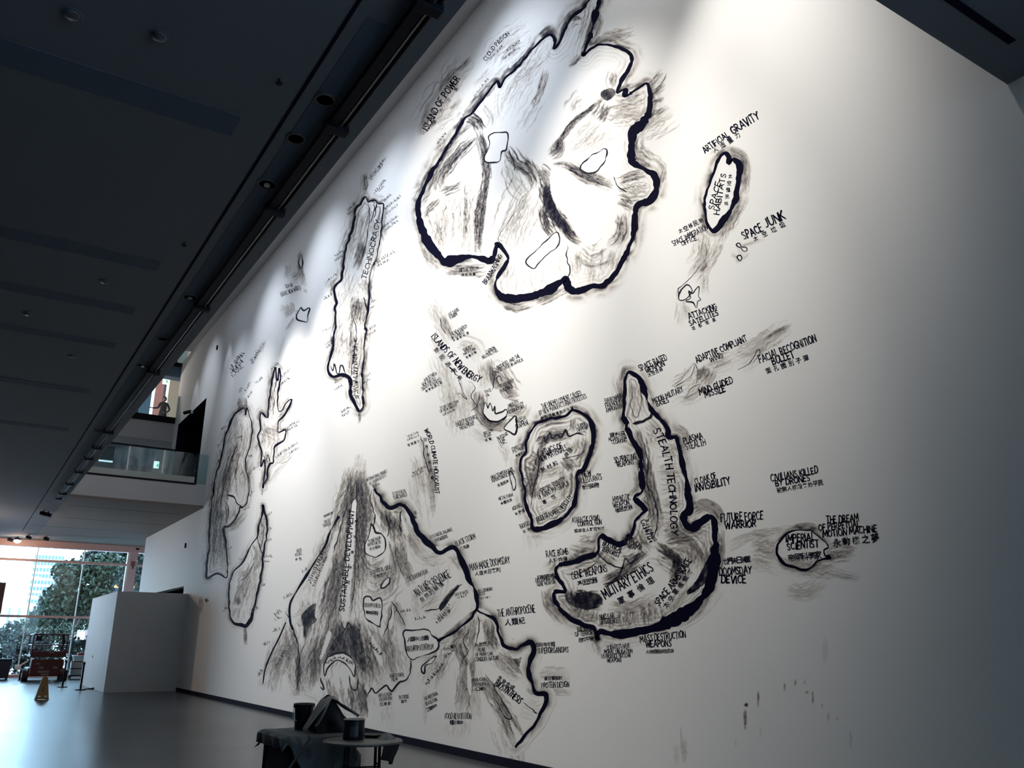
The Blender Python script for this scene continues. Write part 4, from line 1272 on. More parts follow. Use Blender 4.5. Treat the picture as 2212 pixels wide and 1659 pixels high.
# ---- the anchor-shaped island of the right half
island('ink_island', 'hook shaped black rimmed ink island, the darkest on the right half of the wall', ZE,
       outline=[(680, 60), (660, 110), (655, 200), (650, 280), (665, 330), (690, 400), (715, 440), (740, 500), (742, 560), (750, 640), (748, 690), (712, 720), (760, 780), (745, 810), (715, 850), (700, 900), (670, 940), (630, 965), (590, 950), (545, 925), (520, 940), (515, 1005),
                (440, 1040), (380, 1060), (305, 1080), (300, 1130), (330, 1180), (345, 1215), (290, 1215), (285, 1250), (320, 1310), (380, 1360), (440, 1390), (495, 1410), (515, 1460), (530, 1425), (600, 1440), (700, 1430), (800, 1410), (900, 1370), (1000, 1310), (1080, 1230), (1115, 1150), (1130, 1050), (1135, 940), (1130, 850), (1105, 825), (1060, 850), (1020, 880), (980, 860), (970, 810), (1000, 780),
                (995, 700), (975, 590), (945, 470), (930, 405), (890, 400), (880, 350), (830, 290), (795, 250), (770, 180), (740, 100)],
       ow=9.5, bias=(1, 0.6, 0.35), halo=(16, 0.62), ripple=(24, 0.4, 8), heavy=((0.0, 0.06, 1.2), (0.5, 0.72, 1.9), (0.72, 0.82, 1.3), (0.92, 1.0, 1.2)),
       bundles=[([(720, 120), (715, 200), (725, 310)], 22, 40, 3, .35), ([(780, 320), (830, 380), (860, 460)], 20, 60, 4, .3), ([(900, 440), (960, 500)], 10, 30, 4, .3), ([(740, 440), (760, 560), (790, 680), (820, 800), (820, 930)], 60, 30, 3.5, .75), ([(720, 360), (740, 420), (760, 500)], 22, 24, 3, .6),
                ([(830, 540), (960, 530)], 12, 40, 4, .3), ([(830, 600), (970, 590)], 14, 30, 4, .35), ([(840, 680), (985, 680)], 14, 50, 4, .35), ([(850, 760), (980, 760)], 14, 40, 4, .4), ([(840, 840), (960, 830)], 12, 40, 4, .35), ([(850, 480), (940, 470)], 12, 30, 4, .35),
                ([(860, 920), (960, 900), (1040, 900), (1100, 920)], 36, 40, 5, .5), ([(880, 970), (960, 960), (1020, 1000), (1040, 1080)], 40, 60, 5, .5), ([(820, 960), (880, 1000), (940, 1060), (900, 1180)], 46, 24, 4.5, .9), ([(830, 990), (900, 1040), (960, 1100), (920, 1200)], 30, 50, 4, .6),
                ([(1060, 940), (1080, 1040), (1050, 1120)], 24, 60, 5, .4), ([(1000, 1180), (920, 1280), (860, 1330)], 20, 50, 4, .35), ([(570, 1290), (700, 1290), (830, 1230)], 30, 34, 4, .4), ([(590, 1260), (660, 1300), (780, 1260)], 14, 20, 3, .4),
                ([(620, 1320), (625, 1420)], 18, 60, 4, .5), ([(700, 1310), (710, 1410)], 26, 80, 4, .55), ([(800, 1270), (830, 1380)], 30, 90, 4, .6), ([(560, 1330), (540, 1410)], 14, 60, 4, .4), ([(470, 1290), (440, 1380)], 20, 90, 4, .45), ([(380, 1300), (440, 1330), (540, 1340)], 24, 60, 4, .5),
                ([(390, 1220), (450, 1250), (540, 1240)], 60, 50, 5, .95), ([(360, 1200), (380, 1260), (480, 1300)], 30, 34, 5, .9), ([(540, 1170), (640, 1120), (740, 1060)], 40, 24, 4, .85), ([(500, 1010), (560, 1050), (620, 1090)], 26, 40, 4, .55), ([(640, 1060), (700, 1050), (780, 1000)], 30, 30, 4, .85), ([(720, 900), (760, 960), (800, 1000)], 26, 40, 3, .6),
                ([(320, 1100), (420, 1100), (520, 1060)], 16, 40, 4, .3), ([(310, 1240), (370, 1310), (460, 1350)], 20, 30, 4, .45), ([(660, 900), (700, 960), (690, 1000)], 14, 40, 4, .4), ([(410, 960), (470, 970), (510, 960)], 20, 60, 4, .5), ([(360, 1000), (440, 1020), (500, 1000)], 22, 50, 4, .5),
                ([(1010, 790), (1080, 760), (1140, 790), (1170, 880)], 40, 30, 5, .5), ([(1160, 880), (1165, 1000), (1140, 1140)], 30, 24, 4, .42), ([(930, 340), (980, 380), (990, 480)], 16, 24, 3, .45), ([(610, 100), (630, 200), (630, 330)], 14, 26, 3, .45), ([(660, 20), (655, 80), (640, 140)], 14, 14, 3, .45),
                ([(1110, 1200), (1060, 1300), (960, 1390)], 22, 26, 4, .45), ([(250, 1200), (270, 1290), (350, 1380)], 26, 26, 4, .55), ([(500, 1470), (520, 1520), (530, 1560)], 14, 18, 4, .4), ([(720, 580), (720, 660), (690, 720)], 12, 16, 3, .4)],
       fills=[([(985, 1215), (1040, 1150), (1085, 1060), (1105, 1040), (1115, 1110), (1080, 1170), (1010, 1225)], 1.0), ([(395, 1235), (440, 1215), (520, 1230), (540, 1280), (470, 1310), (400, 1290)], .8)],
       lines=[([(700, 330), (740, 320), (790, 300), (800, 270)], 6), ([(760, 430), (780, 540), (775, 640), (810, 720), (830, 820), (815, 940)], 2.4), ([(740, 450), (755, 520), (770, 600)], 2.2), ([(690, 100), (700, 180), (690, 240), (720, 300), (745, 220), (735, 120)], 1.5), ([(515, 1005), (540, 1040), (600, 1080), (660, 1090)], 3),
              ([(545, 1180), (600, 1160), (640, 1110), (660, 1040), (690, 1070), (730, 1010)], 3.5), ([(320, 1105), (370, 1125), (440, 1110), (530, 1050)], 1.6)],
       captions=[(ZE, [('STEALTH TECHNOLOGY', [(806, 368), (838, 430), (866, 520), (884, 620), (896, 740), (900, 830), (900, 915)], 36)]), (ZE, [('GENE WEAPONS', [(382, 1150), (566, 1108)], 38), ('@基因武器', (422, 1170), (500, 1154), 30)]), (ZE, [('BIOLOGICAL', [(540, 968), (640, 1008)], 28), ('TERRORIST', [(535, 998), (626, 1034)], 25)]),
                 (ZE, [('MILITARY ETHICS', [(556, 1252), (640, 1205), (730, 1155), (812, 1102)], 52), ('@軍事倫理', (640, 1262), (792, 1158), 42)]), (ZE, [('SPACE ARMS-RACE', [(838, 1292), (902, 1212), (962, 1135), (1010, 1050)], 34), ('@太空軍備競賽', (875, 1285), (1003, 1112), 30)]),
                 (ZE, [('NUCLEAR', [(527, 1362), (602, 1352)], 25), ('DETERRENCE', [(528, 1386), (622, 1380)], 25)]), (ZE, [('~', (735, 835), (785, 960), 26), ('~', (760, 835), (805, 950), 22)]), (ZE, [('NEO', [(675, 945), (705, 950)], 20), ('BIOLOGICAL', [(655, 962), (748, 978)], 20), ('WEAPON', [(672, 985), (745, 995)], 20)], 'ink_soft'),
                 (ZG, [('SPACE BASED', [(10, 326), (166, 258)], 36), ('WEAPON', [(45, 338), (151, 292)], 32), ('@太空武器', (62, 346), (128, 316), 24)]), (ZG, [('MOON MILITARY', [(86, 512), (259, 442)], 30), ('BASES', [(106, 530), (175, 504)], 28)]), (ZG, [('PLASMA', [(263, 746), (371, 712)], 35), ('STEALTH', [(276, 780), (388, 750)], 35)]),
                 (ZG, [('CLOAK OF', [(330, 980), (452, 942)], 35), ('INVISIBILITY', [(328, 1021), (532, 976)], 40)]), (ZG, [('FUTURE FORCE', [(476, 1196), (719, 1180)], 46), ('WARRIOR', [(500, 1234), (676, 1224)], 40)]), (ZG, [('@世界末日裝置', (505, 1425), (630, 1412), 40), ('DOOMSDAY', [(468, 1507), (652, 1492)], 42), ('DEVICE', [(478, 1550), (620, 1549)], 42)]),
                 (ZE, [('ENVIRONMENT', [(558, 222), (652, 190)], 22), ('FRIENDLY', [(560, 246), (637, 222)], 22), ('AMMUNITION', [(562, 270), (650, 246)], 22)]), (ZE, [('@超材料斗篷', (590, 388), (650, 378), 22), ('METAMATERIAL', [(575, 420), (672, 406)], 18), ('CLOAKING', [(590, 436), (670, 426)], 20)]),
                 (ZE, [('3D PRINTING', [(606, 536), (719, 514)], 28), ('WEAPONS', [(618, 558), (706, 542)], 26)]), (ZE, [('HYPNOTIC', [(598, 744), (689, 730)], 30), ('WEAPON', [(600, 773), (683, 756)], 26), ('@催眠武器', (618, 786), (688, 770), 24)]), (ZE, [('ATARACTIC CROWD', [(382, 852), (526, 834)], 25), ('CONTROL GUN', [(412, 870), (536, 860)], 25), ('@鎮靜型人群控制槍', (402, 894), (544, 880), 20)]),
                 (ZE, [('RACE BOMB', [(247, 1034), (361, 1016)], 32), ('@人種炸彈', (268, 1052), (345, 1042), 26)]), (ZE, [('@種族歧視性基因', (205, 1138), (290, 1126), 20), ('DISCRIMINATING', [(190, 1166), (302, 1148)], 20), ('GENE WEAPON', [(198, 1186), (292, 1172)], 18)]),
                 (ZE, [('BALANCE', [(410, 1426), (482, 1418)], 24), ('OF TERROR', [(398, 1450), (490, 1440)], 22), ('@恐怖平衡', (425, 1470), (484, 1462), 24)]), (ZE, [('MASS DESTRUCTION', [(740, 1480), (980, 1456)], 35), ('WEAPONS', [(770, 1508), (903, 1502)], 32), ('@大規模毀滅性武器', (778, 1532), (908, 1526), 22)]),
                 (ZE, [('SCIENTISTS HAVE', [(565, 1520), (686, 1508)], 22), ('MORAL OBLIGATION', [(550, 1543), (698, 1536)], 20), ('TO PRODUCE NUCLEAR', [(534, 1566), (690, 1558)], 20), ('WEAPONS', [(565, 1587), (641, 1584)], 20)])], pad=40)

# a caption that stands alone
c0 = to_wall([ZG([(900, 950)])[0]])[0]
e = empty('wall_caption', (c0[0], WY, c0[1]), 'hand lettered caption about drones, alone on bare grey wall', 'caption')
bpy.context.view_layer.update()
caption((ZG, [('CIVILIANS KILLED', [(766, 962), (1037, 914)], 38), ('BY DRONES', [(793, 990), (990, 958)], 35), ('@被無人機殺害的平民', (812, 1012), (1050, 970), 30)]), e, 0.0020, np.random.default_rng(5))

# ---- the tall narrow island and its faint neighbours
island('ink_island', 'tall narrow ink island like a torn plank, left of the largest island', ZH,
       outline=[(635, 290), (605, 330), (580, 370), (565, 450), (545, 510), (520, 590), (508, 660), (500, 730), (490, 790), (455, 820), (450, 870), (462, 920), (452, 960), (455, 1040), (445, 1120), (440, 1200), (418, 1280), (412, 1330), (440, 1365), (490, 1355), (525, 1365), (545, 1390), (550, 1470), (575, 1530), (598, 1570), (620, 1540), (618, 1450), (615, 1360), (625, 1250), (632, 1130), (640, 1090), (632, 1060), (650, 980), (655, 900), (655, 820), (672, 720), (690, 680), (712, 600), (730, 500), (738, 410), (745, 335), (715, 330), (690, 310), (665, 315), (650, 320)],
       ow=3.8, bias=(-0.8, 0.5, 0.35), halo=(9, 0.6), ripple=(12, 0.4, 6),
       heavy=((0.4, 0.52, 1.7), (0.68, 0.78, 1.5)),
       bundles=[([(635, 150), (632, 200), (635, 280)], 22, 16, 3, .55), ([(720, 300), (750, 300)], 8, 26, 3, .35), ([(690, 330), (640, 500), (560, 720)], 36, 80, 2.5, .42), ([(620, 360), (580, 500), (540, 680)], 26, 60, 2.5, .4), ([(620, 560), (600, 640), (560, 720)], 26, 24, 3, .8), ([(670, 340), (640, 500)], 14, 30, 2, .5), ([(740, 340), (700, 560), (660, 740)], 14, 40, 2, .28),
                ([(560, 740), (520, 860), (470, 960)], 28, 60, 2.5, .4), ([(600, 800), (640, 830), (650, 900)], 22, 40, 3, .45), ([(575, 880), (570, 980), (540, 1100)], 40, 24, 3, .85), ([(610, 900), (625, 1000), (620, 1080)], 30, 36, 3, .65), ([(560, 1080), (555, 1200), (540, 1350)], 36, 22, 3, .75), ([(500, 1000), (480, 1120), (450, 1290)], 30, 60, 2.5, .5), ([(620, 1080), (605, 1250), (600, 1500)], 26, 40, 2.5, .4),
                ([(500, 1130), (500, 1180)], 18, 60, 3, .5), ([(600, 1570), (602, 1610), (600, 1650)], 14, 8, 3, .6), ([(430, 780), (440, 830), (430, 880)], 16, 26, 3, .4), ([(630, 1380), (625, 1460)], 8, 26, 2, .3), ([(430, 1380), (470, 1390), (520, 1380)], 14, 14, 3, .45)],
       lines=[([(650, 320), (660, 420), (640, 560), (615, 640)], 1.6), ([(670, 320), (690, 330), (670, 440)], 1.8), ([(700, 330), (690, 420)], 2.2), ([(620, 890), (640, 950), (650, 990)], 4), ([(560, 1020), (580, 1100), (570, 1200), (545, 1370)], 2.2), ([(420, 1300), (440, 1330), (445, 1290), (470, 1345), (490, 1300), (520, 1350)], 2.2), ([(632, 160), (628, 220), (634, 250), (645, 215), (638, 160)], 1.3)],
       captions=[(ZH, [('TECHNOCRACY', [(640, 785), (668, 680), (695, 570), (725, 432)], 28)]), (ZH, [('~', (596, 1500), (585, 1140), 24), ('~', (575, 1480), (572, 1180), 18)]), (ZH, [('~', (660, 190), (762, 62), 16), ('~', (672, 195), (745, 100), 16)], 'ink_soft'), (ZH, [('~', (690, 275), (762, 190), 16), ('~', (720, 265), (748, 230), 14)], 'ink_soft'),
                 (ZH, [('~', (748, 325), (790, 282), 15), ('~', (752, 370), (850, 292), 16), ('~', (762, 400), (830, 340), 15)], 'ink_soft'), (ZH, [('~', (745, 480), (832, 410), 16), ('~', (745, 505), (835, 435), 16)], 'ink_soft'), (ZH, [('~', (692, 700), (808, 625), 20), ('~', (708, 712), (780, 672), 16)], 'ink'), (ZH, [('~', (530, 380), (580, 335), 16), ('~', (530, 405), (580, 360), 16)], 'ink_soft'),
                 (ZH, [('~', (455, 650), (505, 620), 16), ('~', (455, 680), (502, 650), 16)], 'ink_soft'), (ZH, [('~', (412, 800), (468, 755), 15), ('~', (392, 910), (440, 875), 15)], 'ink_soft'), (ZH, [('~', (655, 940), (700, 912), 15), ('~', (660, 970), (695, 945), 15)], 'ink_soft'), (ZH, [('~', (640, 1100), (700, 1065), 16), ('~', (642, 1125), (700, 1092), 16)], 'ink_soft'),
                 (ZH, [('~', (382, 1102), (440, 1068), 14), ('~', (398, 1180), (440, 1150), 14), ('~', (402, 1200), (440, 1170), 14)], 'ink_soft'), (ZH, [('~', (450, 1410), (505, 1370), 16), ('~', (450, 1450), (500, 1420), 16)], 'ink_soft'), (ZH, [('~', (622, 1385), (668, 1350), 16), ('~', (625, 1412), (662, 1385), 16)], 'ink_soft'), (ZH, [('~', (492, 1585), (548, 1550), 17), ('~', (500, 1608), (542, 1580), 17)], 'ink_soft')])
island('ink_islets', 'faint pencil-grey islets with lettering, close under the ceiling edge left of the plank island', ZH,
       bundles=[([(245, 610), (240, 700), (265, 830)], 30, 14, 3, .55), ([(170, 690), (180, 730), (165, 790)], 16, 20, 3, .35), ([(200, 780), (225, 760), (235, 740)], 14, 18, 3, .4), ([(170, 930), (180, 960), (140, 1000)], 26, 34, 3, .45), ([(220, 1000), (270, 980), (300, 990)], 26, 30, 3, .5), ([(215, 1010), (180, 1060), (150, 1090)], 12, 8, 2, .4), ([(150, 1100), (135, 1180), (120, 1280)], 8, 12, 2, .18), ([(0, 1220), (40, 1140)], 10, 20, 2, .25), ([(270, 840), (280, 870)], 8, 16, 3, .35)],
       islets=[[(240, 680), (250, 640), (258, 690), (250, 715)], [(225, 1020), (235, 975), (250, 950), (265, 970), (300, 960), (290, 1000), (290, 1040), (255, 1030)]],
       captions=[(ZH, [('SEA OF', [(158, 838), (202, 826)], 20), ('BRAVE NEW WORLD', [(134, 888), (252, 843)], 26)], 'ink_soft')], cat='ink islet')
island('ink_splash', 'small spiky ink splash island between the plank island and the far leaf island', ZK,
       outline=[(415, 175), (400, 230), (390, 290), (380, 350), (375, 430), (345, 405), (335, 440), (340, 490), (325, 530), (335, 570), (345, 610), (340, 680), (355, 650), (360, 700), (352, 790), (370, 740), (385, 670), (405, 660), (410, 590), (440, 560), (465, 535), (465, 495), (430, 505), (435, 450), (475, 400), (500, 340), (470, 360), (435, 400), (425, 330), (440, 240), (435, 180), (425, 240), (418, 200)],
       ow=3.2, bias=(-0.3, 0.6, 0.3), halo=(8, 0.6), ripple=(9, 0.4, 5),
       bundles=[([(410, 220), (400, 330), (390, 450)], 22, 26, 2.2, .5), ([(380, 460), (390, 530), (380, 600)], 26, 40, 2.2, .55), ([(370, 600), (370, 680), (358, 780)], 22, 18, 2, .6), ([(340, 480), (380, 500), (440, 530)], 20, 30, 2.2, .45), ([(480, 350), (450, 420), (420, 470)], 16, 14, 2, .5), ([(420, 640), (450, 640), (500, 590)], 16, 30, 2.5, .35), ([(380, 770), (420, 700), (480, 640)], 12, 20, 2, .3), ([(348, 790), (345, 840)], 6, 6, 2, .5)],
       lines=[([(395, 290), (410, 350), (400, 420)], 1.6), ([(420, 240), (410, 300)], 1.6), ([(350, 620), (365, 650), (375, 620), (390, 660)], 1.5)],
       captions=[(ZK, [('~', (445, 235), (495, 185), 14), ('~', (445, 270), (490, 230), 14)], 'ink_soft'), (ZK, [('~', (470, 490), (538, 455), 14), ('~', (470, 505), (530, 475), 14)], 'ink_soft'), (ZK, [('~', (420, 640), (530, 565), 14), ('~', (490, 620), (535, 590), 14)], 'ink_soft'), (ZK, [('~', (395, 190), (435, 155), 14)], 'ink_soft'), (ZK, [('~', (318, 260), (352, 230), 14)], 'ink_grey'),
                 (ZK, [('~', (310, 590), (340, 570), 14), ('~', (308, 700), (345, 665), 14)], 'ink_grey'), (ZK, [('~', (195, 195), (258, 105), 22), ('~', (198, 210), (255, 140), 20), ('~', (195, 225), (250, 175), 18)], 'ink_soft'), (ZK, [('~', (290, 150), (340, 90), 18), ('~', (300, 160), (368, 40), 12)], 'ink_grey')], cat='ink island')
island('ink_island', 'farthest ink island, tall and grey, beside the balcony and black opening', ZK,
       outline=[(255, 385), (225, 400), (200, 420), (180, 470), (160, 530), (145, 600), (135, 650), (110, 720), (98, 800), (88, 880), (80, 960), (75, 1050), (70, 1130), (62, 1200), (65, 1255), (115, 1230), (165, 1250), (170, 1180), (160, 1080), (150, 1000), (180, 985), (225, 930), (230, 890), (245, 890), (270, 860), (280, 780), (265, 700), (265, 640), (285, 570), (295, 500), (285, 440), (270, 380), (262, 420)],
       ow=3.0, bias=(-0.6, 0.2, 0.3), halo=(8, 0.45), ripple=(14, 0.35, 6),
       bundles=[([(240, 330), (240, 380), (230, 420)], 26, 26, 3, .75), ([(210, 430), (200, 550), (160, 640)], 26, 50, 2.5, .35), ([(260, 440), (250, 560), (240, 640)], 22, 40, 2.5, .3), ([(215, 560), (190, 680), (150, 820)], 40, 30, 2.5, .7), ([(170, 700), (140, 860), (120, 1000)], 36, 30, 2.5, .6), ([(240, 650), (220, 740), (230, 850)], 26, 50, 2.5, .45), ([(150, 880), (130, 1000), (110, 1200)], 40, 30, 2.5, .65), ([(180, 900), (180, 960)], 20, 50, 2.5, .45), ([(110, 780), (95, 960), (85, 1200)], 26, 26, 2.5, .5), ([(150, 1000), (150, 1120), (150, 1230)], 22, 22, 2.5, .4), ([(160, 1000), (210, 980), (270, 910)], 20, 24, 3, .4), ([(30, 1350), (35, 1440)], 14, 12, 3, .4)],
       lines=[([(165, 825), (200, 840), (215, 870), (245, 890)], 3.5), ([(225, 560), (185, 660), (150, 790), (130, 900)], 2), ([(215, 540), (245, 525), (240, 550)], 1.3), ([(150, 850), (175, 900), (165, 980)], 1.6)],
       captions=[(ZK, [('~', (225, 310), (250, 280), 15), ('~', (262, 300), (290, 255), 12), ('~', (275, 335), (300, 300), 12)], 'ink_soft'), (ZK, [('~', (140, 500), (165, 480), 14), ('~', (120, 590), (140, 570), 14), ('~', (110, 670), (135, 655), 14), ('~', (90, 790), (105, 770), 14), ('~', (70, 890), (90, 880), 14)], 'ink_grey'),
                 (ZK, [('~', (280, 640), (300, 630), 14), ('~', (285, 840), (302, 810), 14), ('~', (260, 910), (285, 890), 12), ('~', (172, 1110), (195, 1100), 14), ('~', (170, 1190), (188, 1180), 12), ('~', (60, 1380), (75, 1370), 20)], 'ink_grey')])
island('ink_island', 'slim teardrop ink island with a pointed tip, near the far end of the wall', ZK,
       outline=[(350, 880), (345, 930), (330, 980), (325, 1030), (300, 1070), (270, 1130), (240, 1180), (200, 1220), (180, 1280), (175, 1350), (180, 1420), (200, 1480), (240, 1492), (265, 1500), (290, 1460), (310, 1390), (330, 1300), (345, 1210), (355, 1120), (370, 1030), (372, 970), (360, 920)],
       ow=3.6, bias=(0.2, 1, 0.35), halo=(7, 0.5), ripple=(8, 0.3, 5), heavy=((0.45, 0.62, 1.6),),
       bundles=[([(355, 930), (350, 1010), (340, 1120)], 22, 20, 2.2, .55), ([(310, 1080), (320, 1140), (290, 1230)], 26, 26, 2.5, .6), ([(290, 1180), (260, 1280), (220, 1400)], 34, 40, 2.5, .5), ([(330, 1150), (310, 1300), (270, 1440)], 26, 40, 2.5, .35), ([(215, 1340), (225, 1370), (215, 1400)], 18, 16, 3, .6), ([(230, 1400), (220, 1470)], 14, 30, 2.5, .4), ([(255, 1500), (262, 1540), (265, 1595)], 18, 6, 3, .7), ([(240, 1210), (235, 1250)], 12, 20, 2.5, .3)],
       lines=[([(325, 1035), (335, 1090), (350, 1130)], 2), ([(300, 1180), (270, 1240), (235, 1265)], 1.6), ([(340, 960), (355, 1020), (345, 1100)], 1.3)],
       captions=[(ZK, [('~', (375, 940), (402, 918), 12), ('~', (370, 1010), (396, 1002), 12), ('~', (368, 1065), (396, 1058), 12), ('~', (358, 1150), (400, 1145), 13), ('~', (358, 1175), (385, 1170), 13)], 'ink_soft'), (ZK, [('~', (335, 1300), (365, 1292), 13), ('~', (300, 1430), (330, 1405), 20), ('~', (150, 1430), (175, 1410), 16), ('~', (235, 1165), (255, 1150), 14)], 'ink_grey')])

